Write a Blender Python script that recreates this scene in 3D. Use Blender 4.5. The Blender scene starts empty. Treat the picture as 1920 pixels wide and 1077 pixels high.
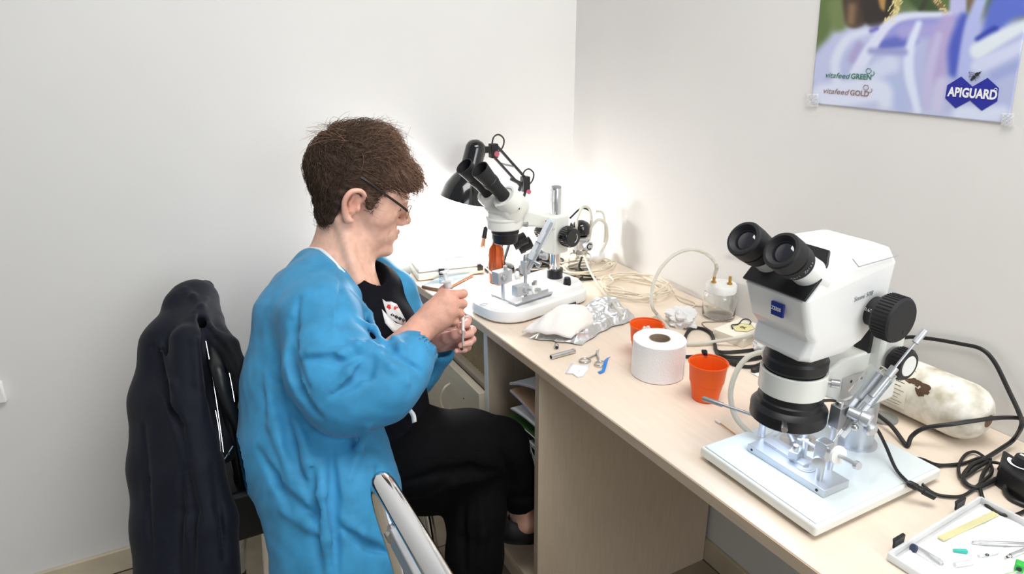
import bpy, math, random
import numpy as np
from mathutils import Vector, Matrix

# ------------------------------------------------------------------ camera, world, light, exposure
F_PX, PITCH, YAW, ROLL = 1261.4, 0.34434, 0.487, -0.00573
CAM = np.array([-0.6390, -1.1056, 1.3772])
FW = np.array([math.sin(YAW)*math.cos(PITCH), math.cos(YAW)*math.cos(PITCH), -math.sin(PITCH)])
_r = np.array([math.cos(YAW), -math.sin(YAW), 0.0]); _u = np.cross(_r, FW)
RT = _r*math.cos(ROLL) + _u*math.sin(ROLL)
UP = -_r*math.sin(ROLL) + _u*math.cos(ROLL)
scene = bpy.context.scene
C = scene.collection
cd = bpy.data.cameras.new('camera'); cam = bpy.data.objects.new('camera', cd); C.objects.link(cam)
cd.sensor_width = 36.0; cd.lens = F_PX/1920*36.0; cd.clip_start = 0.02
cam.matrix_world = Matrix(((RT[0], UP[0], -FW[0], CAM[0]), (RT[1], UP[1], -FW[1], CAM[1]), (RT[2], UP[2], -FW[2], CAM[2]), (0, 0, 0, 1)))
scene.camera = cam

w = bpy.data.worlds.new('world'); scene.world = w; w.use_nodes = True
bg = w.node_tree.nodes['Background']; bg.inputs[0].default_value = (0.93, 0.97, 1.0, 1); bg.inputs[1].default_value = 0.27

def area(name, loc, target, size, sizey, power, color):
    l = bpy.data.lights.new(name, 'AREA'); l.shape = 'RECTANGLE'; l.size = size; l.size_y = sizey
    l.energy = power; l.color = color
    o = bpy.data.objects.new(name, l); C.objects.link(o); o.location = loc
    o.rotation_euler = (Vector(target)-Vector(loc)).to_track_quat('-Z', 'Y').to_euler()
    return o
# ceiling fluorescent fitting behind and right of the camera, and a window behind on the left
area('ceiling_light', (0.0, -0.75, 2.55), (0.0, -0.7, 0), 1.2, 0.8, 25, (1.0, 0.985, 0.96))
area('window_light', (0.0, -3.1, 1.9), (0.1, 0.3, 1.0), 1.6, 1.3, 33, (0.90, 0.96, 1.0))

vs = scene.view_settings
vs.view_transform = 'Standard'; vs.look = 'None'; vs.gamma = 1.0; vs.use_curve_mapping = False
vs.exposure = 0.30

# ------------------------------------------------------------------ helpers
PI = math.pi
def V(*a): return np.array(a, float)
def nrm(v):
    v = np.asarray(v, float); return v/np.linalg.norm(v)
def ray(x, y): return FW + RT*(x-960)/F_PX - UP*(y-538.5)/F_PX
def at(x, y, d): return CAM + ray(x, y)*d                # point at depth d metres in front of the lens
def hit(x, y, p0, n):                                    # point on a real plane of the place
    d = ray(x, y); n = np.asarray(n, float); return CAM + d*(np.dot(np.asarray(p0, float)-CAM, n)/np.dot(d, n))
def onx(x, y, X): return hit(x, y, (X, 0, 0), (1, 0, 0))
def ony(x, y, Y): return hit(x, y, (0, Y, 0), (0, 1, 0))
def onz(x, y, Z=0.75): return hit(x, y, (0, 0, Z), (0, 0, 1))

def frame(d, up=(0, 0, 1)):
    d = nrm(d); up = np.asarray(up, float)
    if abs(np.dot(d, up)) > .98: up = V(1, 0, 0)
    a = nrm(np.cross(up, d)); b = np.cross(d, a)
    return a, b, d

def smooth_path(pts, n=8, closed=False):
    P = [np.asarray(p, float) for p in pts]
    if len(P) < 3: return P
    out = []
    m = len(P)
    rng = range(m) if closed else range(m-1)
    for i in rng:
        p1, p2 = P[i], P[(i+1) % m]
        p0 = P[(i-1) % m] if (closed or i > 0) else 2*p1-p2
        p3 = P[(i+2) % m] if (closed or i+2 < m) else 2*p2-p1
        for k in range(n):
            t = k/n
            out.append(.5*((2*p1)+(p2-p0)*t+(2*p0-5*p1+4*p2-p3)*t*t+(3*p1-p0-3*p2+p3)*t**3))
    if not closed: out.append(P[-1])
    return out

class MB:
    def __init__(s): s.v = []; s.f = []
    def add(s, vs, fs):
        o = len(s.v); s.v += [tuple(map(float, p)) for p in vs]; s.f += [tuple(i+o for i in f) for f in fs]; return s
    def box(s, c, size, rot=None):
        c = np.asarray(c, float); h = np.asarray(size, float)/2
        R = np.eye(3) if rot is None else np.asarray(rot, float)
        vs = [c + R@(h*V(x, y, z)) for z in (-1, 1) for y in (-1, 1) for x in (-1, 1)]
        return s.add(vs, [(0, 2, 3, 1), (4, 5, 7, 6), (0, 1, 5, 4), (2, 6, 7, 3), (0, 4, 6, 2), (1, 3, 7, 5)])
    def bb(s, lo, hi):
        lo = V(*lo); hi = V(*hi); return s.box((lo+hi)/2, hi-lo)
    def loft(s, rings, cap0=True, cap1=True, closed=True, loop=False):
        n = len(rings[0]); vs = [p for r in rings for p in r]; fs = []
        m = len(rings)
        for i in range(m if loop else m-1):
            j = (i+1) % m
            for k in range(n if closed else n-1):
                l = (k+1) % n
                fs.append((i*n+k, i*n+l, j*n+l, j*n+k))
        if not loop:
            if cap0: fs.append(tuple(range(n-1, -1, -1)))
            if cap1: fs.append(tuple(range((m-1)*n, m*n)))
        return s.add(vs, fs)
    def cyl(s, p0, p1, r0, r1=None, n=20, cap=True):
        r1 = r0 if r1 is None else r1
        p0 = np.asarray(p0, float); p1 = np.asarray(p1, float); a, b, d = frame(p1-p0)
        ring = lambda p, r: [p + r*(a*math.cos(2*PI*k/n)+b*math.sin(2*PI*k/n)) for k in range(n)]
        return s.loft([ring(p0, r0), ring(p1, r1)], cap, cap)
    def prof(s, p0, d, prof, n=24, cap=True):              # revolve (distance along d, radius)
        p0 = np.asarray(p0, float); a, b, d = frame(d)
        return s.loft([[p0+d*t+max(r, 1e-5)*(a*math.cos(2*PI*k/n)+b*math.sin(2*PI*k/n)) for k in range(n)] for t, r in prof], cap, cap)
    def tube(s, pts, r, n=8, cap=True, closed=False, flat=1.0):
        P = [np.asarray(p, float) for p in pts]; m = len(P)
        rr = r if hasattr(r, '__len__') else [r]*m
        T = []
        for i in range(m):
            if closed: t = P[(i+1) % m]-P[(i-1) % m]
            else: t = P[min(i+1, m-1)]-P[max(i-1, 0)]
            T.append(nrm(t+1e-12))
        a, b, _ = frame(T[0]); rings = []
        for i in range(m):
            a = nrm(a-np.dot(a, T[i])*T[i]); b = np.cross(T[i], a)
            rings.append([P[i]+rr[i]*(a*math.cos(2*PI*k/n)+flat*b*math.sin(2*PI*k/n)) for k in range(n)])
        return s.loft(rings, cap, cap, loop=closed)
    def prism(s, poly, d):                                  # 3-D polygon pushed along d
        d = np.asarray(d, float); poly = [np.asarray(p, float) for p in poly]; n = len(poly)
        vs = poly+[p+d for p in poly]
        return s.add(vs, [tuple(range(n-1, -1, -1)), tuple(range(n, 2*n))]+[(k, (k+1) % n, n+(k+1) % n, n+k) for k in range(n)])
    def ball(s, c, r, n=14, m=9, rot=None):
        c = np.asarray(c, float); r = np.broadcast_to(np.asarray(r, float), (3,)); R = np.eye(3) if rot is None else rot
        return s.loft([[c+R@(r*V(max(math.sin(PI*i/m), 1e-4)*math.cos(2*PI*k/n), max(math.sin(PI*i/m), 1e-4)*math.sin(2*PI*k/n), -math.cos(PI*i/m))) for k in range(n)] for i in range(m+1)])
    def build(s, name, mat, parent=None, bevel=0, seg=2, smooth=True, angle=35, kind=None, label=None, sub=0, solid=0):
        me = bpy.data.meshes.new(name); me.from_pydata(s.v, [], s.f)
        return link(name, me, mat, parent, bevel, seg, smooth, angle, kind, label, sub, solid)

def fix_normals(me):
    import bmesh
    bm = bmesh.new(); bm.from_mesh(me); bmesh.ops.recalc_face_normals(bm, faces=bm.faces); bm.to_mesh(me); bm.free()

def link(name, me, mat, parent=None, bevel=0, seg=2, smooth=True, angle=35, kind=None, label=None, sub=0, solid=0):
    fix_normals(me)
    if smooth:
        me.polygons.foreach_set('use_smooth', [True]*len(me.polygons))
        me.set_sharp_from_angle(angle=math.radians(angle))
    o = bpy.data.objects.new(name, me); C.objects.link(o)
    if mat: me.materials.append(mat)
    if parent is not None:
        o.parent = parent
        o.matrix_parent_inverse = Matrix.Translation(-parent_loc(parent))
    if bevel:
        m = o.modifiers.new('bevel', 'BEVEL'); m.width = bevel; m.segments = seg; m.limit_method = 'ANGLE'; m.angle_limit = math.radians(40)
    if solid:
        m = o.modifiers.new('solid', 'SOLIDIFY'); m.thickness = solid; m.offset = 0
    if sub:
        m = o.modifiers.new('sub', 'SUBSURF'); m.levels = sub; m.render_levels = sub
    if kind: o['kind'] = kind
    if label: o['label'] = label
    return o
def parent_loc(p): return p.location.copy() if p.parent is None else Vector((0, 0, 0))
def thing(name, label, cat, loc=(0, 0, 0), group=None):
    o = bpy.data.objects.new(name, None); C.objects.link(o); o.empty_display_size = .05
    o.location = tuple(float(x) for x in loc); o['label'] = label; o['category'] = cat
    if group: o['group'] = group
    return o
def tag(o, label, cat, group=None):
    o['label'] = label; o['category'] = cat
    if group: o['group'] = group
    return o

def text(name, s, size, mat, parent, p, xd, yd, shear=0, bold=0, align='LEFT', squash=1.0, ext=0.00015):
    cu = bpy.data.curves.new(name, 'FONT'); cu.body = s; cu.size = size; cu.shear = shear; cu.offset = bold*size; cu.align_x = align
    cu.extrude = ext; cu.resolution_u = 3
    ob = bpy.data.objects.new(name, cu); C.objects.link(ob)
    dg = bpy.context.evaluated_depsgraph_get(); dg.update()
    me = bpy.data.meshes.new_from_object(ob.evaluated_get(dg))
    bpy.data.objects.remove(ob)
    xd = nrm(xd); yd = nrm(yd - np.dot(yd, xd)*xd); zd = np.cross(xd, yd)
    M = Matrix(((xd[0]*squash, yd[0], zd[0], p[0]), (xd[1]*squash, yd[1], zd[1], p[1]), (xd[2]*squash, yd[2], zd[2], p[2]), (0, 0, 0, 1)))
    me.transform(M); me.materials.clear()
    return link(name, me, mat, parent, smooth=False)

# ------------------------------------------------------------------ materials
def srgb(r, g, b):
    f = lambda c: (c/255/12.92) if c <= 10 else ((c/255+.055)/1.055)**2.4
    return (f(r), f(g), f(b), 1)
MATS = {}
def mat(name, col, rough=.5, metal=0, var=.06, scale=30, bump=0, bscale=200, trans=0, ior=1.45, coat=0, alpha=1, sheen=0, sss=0, spec=.5, emit=None, transl=0, stretch=(1, 1, 1), ani=0):
    if name in MATS: return MATS[name]
    m = bpy.data.materials.new(name); m.use_nodes = True; nt = m.node_tree; N = nt.nodes; L = nt.links
    b = N['Principled BSDF']; MATS[name] = m
    tc = N.new('ShaderNodeTexCoord'); mp = N.new('ShaderNodeMapping'); mp.inputs['Scale'].default_value = stretch
    L.new(tc.outputs['Object'], mp.inputs[0])
    nz = N.new('ShaderNodeTexNoise'); nz.inputs['Scale'].default_value = scale; nz.inputs['Detail'].default_value = 4
    L.new(mp.outputs[0], nz.inputs['Vector'])
    cr = N.new('ShaderNodeValToRGB')
    lo = [max(0, c*(1-var)) for c in col[:3]]+[1]; hi = [min(1, c*(1+var)) for c in col[:3]]+[1]
    cr.color_ramp.elements[0].color = lo; cr.color_ramp.elements[1].color = hi
    cr.color_ramp.elements[0].position = .3; cr.color_ramp.elements[1].position = .7
    L.new(nz.outputs['Fac'], cr.inputs['Fac']); L.new(cr.outputs['Color'], b.inputs['Base Color'])
    b.inputs['Roughness'].default_value = rough; b.inputs['Metallic'].default_value = metal
    b.inputs['Transmission Weight'].default_value = trans; b.inputs['IOR'].default_value = ior
    b.inputs['Coat Weight'].default_value = coat; b.inputs['Alpha'].default_value = alpha
    b.inputs['Sheen Weight'].default_value = sheen; b.inputs['Specular IOR Level'].default_value = spec
    if sss:
        b.inputs['Subsurface Weight'].default_value = sss; b.inputs['Subsurface Radius'].default_value = (.010, .004, .002); b.inputs['Subsurface Scale'].default_value = .6
    if emit:
        b.inputs['Emission Color'].default_value = emit[0]; b.inputs['Emission Strength'].default_value = emit[1]
    if bump:
        n2 = N.new('ShaderNodeTexNoise'); n2.inputs['Scale'].default_value = bscale; n2.inputs['Detail'].default_value = 3
        L.new(mp.outputs[0], n2.inputs['Vector'])
        bp = N.new('ShaderNodeBump'); bp.inputs['Strength'].default_value = bump; bp.inputs['Distance'].default_value = .002
        L.new(n2.outputs['Fac'], bp.inputs['Height']); L.new(bp.outputs[0], b.inputs['Normal'])
    if transl:
        t = N.new('ShaderNodeBsdfTranslucent'); L.new(cr.outputs['Color'], t.inputs['Color'])
        mx = N.new('ShaderNodeMixShader'); mx.inputs[0].default_value = transl
        L.new(b.outputs[0], mx.inputs[1]); L.new(t.outputs[0], mx.inputs[2]); L.new(mx.outputs[0], N['Material Output'].inputs['Surface'])
    return m

M_wall = mat('wall_paint', srgb(225, 223, 220), .75, var=.015, scale=3, bump=.08, bscale=60)
M_tile = mat('floor_tile', srgb(158, 146, 126), .45, var=.18, scale=9, bump=.05)
M_grout = mat('grout', srgb(112, 104, 90), .9)
M_skirt = mat('skirting_tile', srgb(205, 192, 168), .45, var=.08, scale=14)
M_wood = mat('birch_laminate', srgb(228, 212, 194), .42, var=.035, scale=9, stretch=(14, 1.6, 14), bump=.02, bscale=40)
M_woodv = mat('birch_panel', srgb(214, 194, 170), .5, var=.05, scale=9, stretch=(14, 14, 1.4))
M_edge = mat('birch_edge', srgb(206, 184, 158), .5, var=.06, scale=9, stretch=(10, 1.5, 10))
M_white = mat('white_enamel', srgb(240, 240, 238), .32, var=.01, coat=.2)
M_cream = mat('cream_enamel', srgb(232, 233, 226), .35, var=.01, coat=.2)
M_black = mat('black_plastic', srgb(24, 24, 27), .38, var=.1)
M_blackgloss = mat('black_gloss', srgb(12, 12, 14), .14, var=.1, coat=.6)
M_rubber = mat('black_rubber', srgb(30, 30, 33), .6, var=.1, bump=.1)
M_cable = mat('black_cable', srgb(28, 27, 28), .42, var=.1)
M_chrome = mat('chrome', (.82, .83, .85, 1), .09, 1, var=.02)
M_steel = mat('steel', (.62, .62, .62, 1), .28, 1, var=.08, scale=60)
M_alu = mat('satin_aluminium', (.60, .62, .65, 1), .40, .8, var=.04, scale=40)
M_alud = mat('grey_metal', (.36, .37, .39, 1), .4, .75, var=.06)
M_glass = mat('clear_glass', (.97, .98, .97, 1), .03, trans=1, ior=1.45, var=0)
M_clear = mat('clear_plastic', (.96, .97, .98, 1), .12, trans=.92, ior=1.2, var=0)
M_frost = mat('frosted_plastic', (.93, .94, .95, 1), .35, trans=.55, ior=1.3, var=.01)
M_lens = mat('lens_glass', srgb(22, 22, 34), .04, var=0, coat=1)
M_paper = mat('white_paper', srgb(243, 243, 244), .85, var=.015, bump=.15, bscale=120)
M_tissue = mat('tissue_paper', srgb(244, 243, 242), .9, var=.02, bump=.35, bscale=300, transl=.25)
M_orange = mat('orange_plastic', srgb(255, 116, 40), .33, var=.03, transl=.28)
M_ivory = mat('ivory_cord', srgb(222, 212, 192), .55, var=.06)
M_hose = mat('silicone_hose', srgb(226, 224, 214), .35, var=.02, transl=.35)
M_brass = mat('brass', srgb(190, 150, 80), .35, .8, var=.1)
M_blue = mat('logo_blue', srgb(28, 48, 140), .5, var=.02)
M_ink = mat('print_ink', srgb(40, 42, 52), .6, var=.02)
M_whiteink = mat('white_ink', srgb(235, 235, 238), .6, var=.01)
M_greyink = mat('grey_ink', srgb(150, 152, 158), .6, var=.01)

# ------------------------------------------------------------------ the room
D, YB, SL = 0.567, 0.745, -0.0256
b = MB(); b.bb((-3.2, YB, 0), (D+.12, YB+.12, 2.7)); wb = b.build('wall_back', M_wall, smooth=False); wb['kind'] = 'structure'
b = MB(); b.bb((D, -3.2, 0), (D+.12, YB, 2.7)); wr = b.build('wall_right', M_wall, smooth=False); wr['kind'] = 'structure'
b = MB(); b.bb((-3.2, -3.2, -.1), (D, YB, -.004)); fl = b.build('floor', M_grout, smooth=False); fl['kind'] = 'structure'
T = .33; tile_me = None
for i in range(9):
    for j in range(8):
        x1 = D-.012-i*T; y1 = YB-.012-j*T
        if tile_me is None:
            q = MB().bb((-T+.004, -T+.004, -.006), (0, 0, 0)); o = q.build('floor_tile', M_tile, fl, bevel=.0015); tile_me = o.data
        else:
            o = bpy.data.objects.new('floor_tile', tile_me); C.objects.link(o); o.parent = fl
            m = o.modifiers.new('bevel', 'BEVEL'); m.width = .0015
        o.location = (x1, y1, 0)
q = MB()
for i in range(9): q.bb((D-.012-(i+1)*T+.003, YB-.011, 0), (D-.012-i*T, YB, .07))
o = q.build('baseboard_back', M_skirt, bevel=.003); o['kind'] = 'structure'
q = MB()
for i in range(9): q.bb((D-.011, YB-.012-(i+1)*T+.003, 0), (D, YB-.012-i*T, .07))
o = q.build('baseboard_right', M_skirt, bevel=.003); o['kind'] = 'structure'
# small wall socket at the left
p = ony(0, 733, YB)
t = thing('wall_socket', 'small white plastic socket on the wall at the left picture edge', 'socket', (p[0]-.03, YB, p[2]))
MB().box((p[0]-.018, YB-.008, p[2]), (.056, .016, .056)).build('cover_plate', M_white, t, bevel=.004)
MB().cyl((p[0]-.018, YB-.0175, p[2]), (p[0]-.018, YB-.012, p[2]), .016, n=24).build('socket_insert', M_cream, t, bevel=.001)
# ------------------------------------------------------------------ worktop and the units under it
H = .75; TH = .022
def edge_x(y):
    e = SL*y
    if y > .3: e -= .028*math.sin(min(1, (y-.3)/.28)*PI/2)
    return e
ys = [-1.5, -1.0, -.5, 0, .15, .3, .36, .42, .48, .54, .59, .63]
poly = [V(edge_x(y), y, H-TH) for y in ys]
for k in range(1, 7):
    t_ = k/6*PI/2; poly.append(V(edge_x(.63)+.09*(1-math.cos(t_)), .63+.10*math.sin(t_), H-TH))
poly += [V(D-.001, .73, H-TH), V(D-.001, -1.5, H-TH)]
q = MB(); q.prism(poly, (0, 0, TH))
desk = q.build('desk_worktop', M_wood, bevel=.0012, angle=50); tag(desk, 'long pale birch laminate worktop running along the right wall', 'worktop')
# edge banding strip, its own part
q = MB(); yy = [-1.5, -1.0, -.5, 0, .15, .3, .36, .42, .48, .54, .59, .63]
q.loft([[V(edge_x(y)-.0012, y, H-TH+.0015), V(edge_x(y)+.0005, y, H-TH+.0015), V(edge_x(y)+.0005, y, H-.002), V(edge_x(y)-.0012, y, H-.002)] for y in yy])
q.build('edge_banding', M_edge, desk)

su = thing('open_shelf_unit', 'birch open shelf compartment under the worktop holding folders and magazines', 'shelf', (.02, .0, 0))
MB().bb((.012, 0, 0), (D-.012, .018, H-TH)).build('side_panel', M_woodv, su, bevel=.0008)
MB().bb((.0108, .0006, .001), (.0122, .0174, H-TH-.001)).build('front_edging', M_edge, su)
MB().bb((.012, .254, .07), (D-.012, .272, H-TH)).build('divider_panel', M_woodv, su, bevel=.0008)
MB().bb((.0105, .2535, .072), (.0125, .2725, H-TH-.001)).build('divider_edging', M_white, su)
MB().bb((.02, .0185, .10), (D-.014, .2535, .118)).build('bottom_shelf', M_woodv, su, bevel=.0008)
MB().bb((.05, .0185, .0), (.066, .2535, .1)).build('plinth', M_woodv, su)
MB().bb((D-.02, .0185, .12), (D-.012, .2535, H-TH)).build('back_panel', M_woodv, su)

M_drawer = mat('drawer_front', srgb(222, 210, 186), .45, var=.04, scale=9, stretch=(10, 1.5, 10))
du = thing('drawer_unit', 'cream cabinet beyond the shelf with a drawer under an open niche', 'cabinet', (.02, .28, 0))
MB().bb((.03, .273, .02), (D-.014, .285, H-TH)).build('side_panel', M_woodv, du)
MB().bb((.03, .66, .02), (D-.014, .678, H-TH)).build('side_panel', M_woodv, du)
MB().bb((.03, .285, .53), (D-.014, .66, .545)).build('niche_floor', M_woodv, du)
MB().bb((D-.03, .285, .05), (D-.02, .66, H-TH)).build('back_panel', M_woodv, du)
dr = MB().bb((-.005, .274, .33), (.016, .676, .545)).build('drawer_front', M_drawer, du, bevel=.001)
MB().bb((-.005, .274, .06), (.016, .676, .322)).build('drawer_front', M_drawer, du, bevel=.001)
MB().bb((.016, .29, .345), (.4, .655, .35)).build('drawer_bottom', M_woodv, du)
hp = onx(843, 720, -.006); hq = onx(845, 768, -.006)
MB().tube(smooth_path([hp, hp+V(-.02, -.01, -.004), (hp+hq)/2+V(-.03, 0, 0), hq+V(-.02, 0, .004), hq], 6), .0032, 8).build('handle', mat('cream_plastic', srgb(226, 214, 188), .4), dr)
MB().cyl(onx(869, 748, -.0065), onx(869, 748, -.0065)+V(.002, 0, 0), .0018).build('screw_hole', M_black, dr)
# ribbed cardboard in the niche
M_card = mat('corrugated_card', srgb(186, 160, 122), .85, var=.12, scale=40)
q = MB()
n_ = 44
q.loft([[V(.05+.004*(k % 2), .30+.34*k/n_, .545), V(.05+.004*(k % 2)+.03, .30+.34*k/n_, .545), V(.05+.03+.004*(k % 2), .30+.34*k/n_, .715), V(.05+.004*(k % 2), .30+.34*k/n_, .715)] for k in range(n_+1)])
# only its rolled top shows under the worktop
for k in range(26):
    y0 = .29+.012*k
    q.cyl((.045, y0, .69+.004*math.sin(k*1.7)), (.045, y0+.007, .718), .0042, n=6)
tag(q.build('corrugated_cardboard', M_card), 'ribbed brown cardboard tucked in the niche just below the worktop', 'cardboard')

# the folders and magazines leaning in the open shelf: each sheet-like bundle is a thing
def folder(name, label, cat, y0, z0, y1, z1, dep, th, m, curve=.01, edge=None, nstr=0, x0=.03):
    """bundle seen from its front edge: runs from (y0,z0) high/far to (y1,z1) low/near; depth into the shelf = dep"""
    N_ = 8; top = []; A = V(y0, z0); B = V(y1, z1); dirv = nrm(B-A); nn = V(-dirv[1], dirv[0]);
    if nn[1] < 0: nn = -nn
    ring = []
    for k in range(N_+1):
        s_ = k/N_; c_ = A+(B-A)*s_+nn*curve*math.sin(PI*s_); ring.append(c_)
    q = MB()
    rows = [[V(x0, c[0], c[1]), V(x0+dep, c[0], c[1]), V(x0+dep, c[0]+nn[0]*th, c[1]+nn[1]*th), V(x0, c[0]+nn[0]*th, c[1]+nn[1]*th)] for c in ring]
    q.loft(rows)
    o = q.build(name, m, bevel=.0006)
    tag(o, label, cat, 'papers in the open shelf')
    for i in range(nstr):
        f0 = (i+.5)/nstr
        e = MB(); e.loft([[V(x0-.0016, c[0]+nn[0]*th*(f0-.2/nstr), c[1]+nn[1]*th*(f0-.2/nstr)), V(x0+.003, c[0]+nn[0]*th*(f0-.2/nstr), c[1]+nn[1]*th*(f0-.2/nstr)), V(x0+.003, c[0]+nn[0]*th*(f0+.2/nstr), c[1]+nn[1]*th*(f0+.2/nstr)), V(x0-.0016, c[0]+nn[0]*th*(f0+.2/nstr), c[1]+nn[1]*th*(f0+.2/nstr))] for c in ring])
        e.build('page_edge', edge or M_paper, o)
    return o
def nz_(px, py, x=.03): p_ = onx(px, py, x); return p_[1], p_[2]
M_kraft = mat('kraft_folder', srgb(196, 164, 130), .7, var=.05); M_lilac = mat('lilac_paper', srgb(214, 206, 222), .7)
M_green = mat('green_cover', srgb(58, 98, 48), .45, var=.15); M_navy = mat('navy_cover', srgb(40, 58, 110), .4, var=.1)
M_mag = mat('magazine_paper', srgb(198, 204, 206), .5, var=.1, scale=60); M_dkgr = mat('dark_brochure', srgb(60, 60, 66), .45, var=.2)
TK = .72
specs = [
 ('paper_bundle', 'lowest pale paper bundle at the bottom of the open shelf', 'paper', (992, 872), (1008, 960), .30, .012, M_mag, M_paper, 3),
 ('brochure', 'dark grey brochure low in the shelf under the blue one', 'brochure', (985, 812), (1009, 900), .29, .010, M_dkgr, M_paper, 2),
 ('brochure', 'navy blue brochure with white lettering in the open shelf', 'brochure', (963, 806), (1009, 872), .31, .012, M_navy, M_paper, 1),
 ('magazine', 'pale glossy magazine stack between blue and green covers in the shelf', 'magazine', (948, 795), (1009, 850), .30, .013, M_mag, M_paper, 4),
 ('folder', 'dark green folder lying on the magazines in the open shelf', 'folder', (950, 783), (1009, 829), .33, .006, M_green, M_paper, 1),
 ('magazine', 'thin white magazine pile above the green folder in the shelf', 'magazine', (958, 768), (1009, 806), .30, .006, M_paper, M_mag, 2),
 ('kraft_folder', 'brown kraft folder drooping on top of the shelf pile', 'folder', (957, 735), (1009, 792), .33, .010, M_kraft, M_lilac, 3),
 ('paper_bundle', 'white paper sheaf topping the pile under the worktop', 'paper', (956, 722), (1008, 733), .28, .007, M_paper, M_lilac, 2),
]
for nm, lb, ct, a_, b_, dep, th, m1, m2, ns in specs:
    y0, z0 = nz_(*a_); y1, z1 = nz_(*b_)
    y0 = min(y0, .247); y1 = max(y1, .0265)
    fo = folder(nm, lb, ct, y0, z0, y1, z1, dep, th*TK, m1, .004, m2, ns)
    if m1 is M_navy:
        A_ = V(.0295, y0, z0); B_ = V(.0295, y1, z1); xd = nrm(B_-A_)
        text('cover_lettering', '60 let', .011, M_whiteink, fo, A_+(B_-A_)*.18+V(-.0014, 0, .005), xd, np.cross(xd, V(1, 0, 0))*-1 if np.cross(xd, V(1, 0, 0))[2] < 0 else np.cross(xd, V(1, 0, 0)), bold=.02)
y0, z0 = nz_(985, 702)
q = MB(); q.bb((.12, .03, .60), (.32, .036, .70)); tag(q.build('lilac_sheet', M_lilac, bevel=.0005), 'lilac paper sheet standing against the panel above the shelf pile', 'paper')
# ------------------------------------------------------------------ poster
BL = V(D-.002, -.141, 1.264); BR = V(D-.002, -.513, 1.257); UPV = V(0, .012, .195)
def pos(u, v, off=0): return BL+(BR-BL)*u+UPV*v+V(-off, 0, 0)
def pz(zx, zy, off=0): return onx(1500+zx/4.488, zy/4.488, BL[0]-off)
NU, NV = 170, 210
U_, V_ = np.meshgrid(np.linspace(0, 1, NU), np.linspace(0, 2.75, NV))
_pp = np.stack([pos(u, v) for u, v in zip(U_.ravel(), V_.ravel())])-CAM; _zz = _pp@FW
ZX = ((960+F_PX*(_pp@RT)/_zz-1500)*4.488).reshape(U_.shape); ZY = ((538.5-F_PX*(_pp@UP)/_zz)*4.488).reshape(U_.shape)
col = np.zeros((NV, NU, 3)); col[:] = (196, 201, 228)
def seg_d(p0, p1, r0, r1):
    ax, ay = p0; bx, by = p1; dx, dy = bx-ax, by-ay
    t_ = np.clip(((ZX-ax)*dx+(ZY-ay)*dy)/(dx*dx+dy*dy+1e-9), 0, 1)
    return np.hypot(ZX-ax-t_*dx, ZY-ay-t_*dy)-(r0+(r1-r0)*t_)
def stroke(pts, rad, colr, soft=40, op=1.0):
    d = np.full(ZX.shape, 1e9)
    rad = rad if hasattr(rad, '__len__') else [rad]*len(pts)
    if len(pts) > 2:
        sp_ = smooth_path([V(*p_, r_) for p_, r_ in zip(pts, rad)], 5); pts = [(p_[0], p_[1]) for p_ in sp_]; rad = [p_[2] for p_ in sp_]
    for i in range(len(pts)-1): d = np.minimum(d, seg_d(pts[i], pts[i+1], rad[i], rad[i+1]))
    a = np.clip(.5-d/soft, 0, 1)*op; a = a*a*(3-2*a)
    global col
    col = col*(1-a[..., None])+np.array(colr, float)*a[..., None]
stroke([(100, -900), (2000, -900)], 1050, (88, 108, 62), 300)            # green blur above
stroke([(150, 0), (120, 480)], [260, 40], (92, 112, 62), 120)
stroke([(300, 60), (330, 200)], 70, (112, 128, 78), 90)
stroke([(1000, -40), (1090, 60)], 90, (60, 80, 48), 70)
stroke([(430, -500), (470, 150)], [120, 95], (70, 55, 44), 50)            # the insect's dark legs and body
stroke([(440, 60), (430, 180)], 35, (128, 102, 76), 70)
stroke([(560, -500), (640, 130)], [150, 110], (48, 40, 38), 50)
stroke([(700, -500), (740, 30)], [160, 70], (176, 136, 78), 40)
stroke([(780, 20), (730, 190)], [60, 26], (44, 38, 32), 30)
stroke([(830, -20), (800, 120), (725, 190)], [26, 24, 20], (190, 172, 110), 24)
stroke([(1150, 0), (1240, 120)], [36, 18], (120, 104, 60), 20)
stroke([(1020, 80), (1090, -60)], 22, (56, 62, 46), 30)
stroke([(1470, 60), (1450, -400)], 60, (120, 100, 80), 40)
stroke([(1330, 100), (1340, -400)], 70, (186, 186, 226), 40)
stroke([(120, 760), (600, 560), (1700, 600)], [260, 330, 420], (178, 186, 222), 120)
stroke([(150, 600), (330, 380), (560, 290)], [90, 70, 50], (190, 194, 228), 60)
stroke([(700, 330), (900, 230), (1300, 170)], [70, 75, 40], (150, 152, 214), 60)
stroke([(700, 380), (930, 330)], [45, 60], (98, 108, 190), 70)
stroke([(880, 270), (1250, 260)], 60, (165, 160, 215), 80)
stroke([(320, 740), (300, 520), (400, 330), (560, 265)], [40, 40, 36, 24], (214, 220, 240), 60)
stroke([(440, 500), (500, 380)], 34, (170, 160, 206), 60)
stroke([(470, 620), (600, 400), (740, 210), (900, 135), (1260, 120)], [50, 46, 40, 30, 22], (216, 220, 242), 44)
stroke([(600, 260), (650, 240)], 14, (112, 104, 190), 40)
stroke([(1150, 640), (1180, 400), (1250, 180)], [80, 95, 60], (178, 164, 208), 100)
stroke([(1300, 600), (1310, 400), (1380, 150)], [50, 60, 40], (78, 92, 188), 80)
stroke([(990, 930), (920, 620), (930, 400), (1000, 200)], [30, 42, 40, 26], (216, 224, 244), 50)
stroke([(1060, 880), (1100, 560), (1170, 300)], [30, 40, 30], (192, 186, 222), 60)
stroke([(1380, 620), (1440, 250), (1540, -50)], [60, 56, 50], (176, 184, 230), 60)
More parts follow.
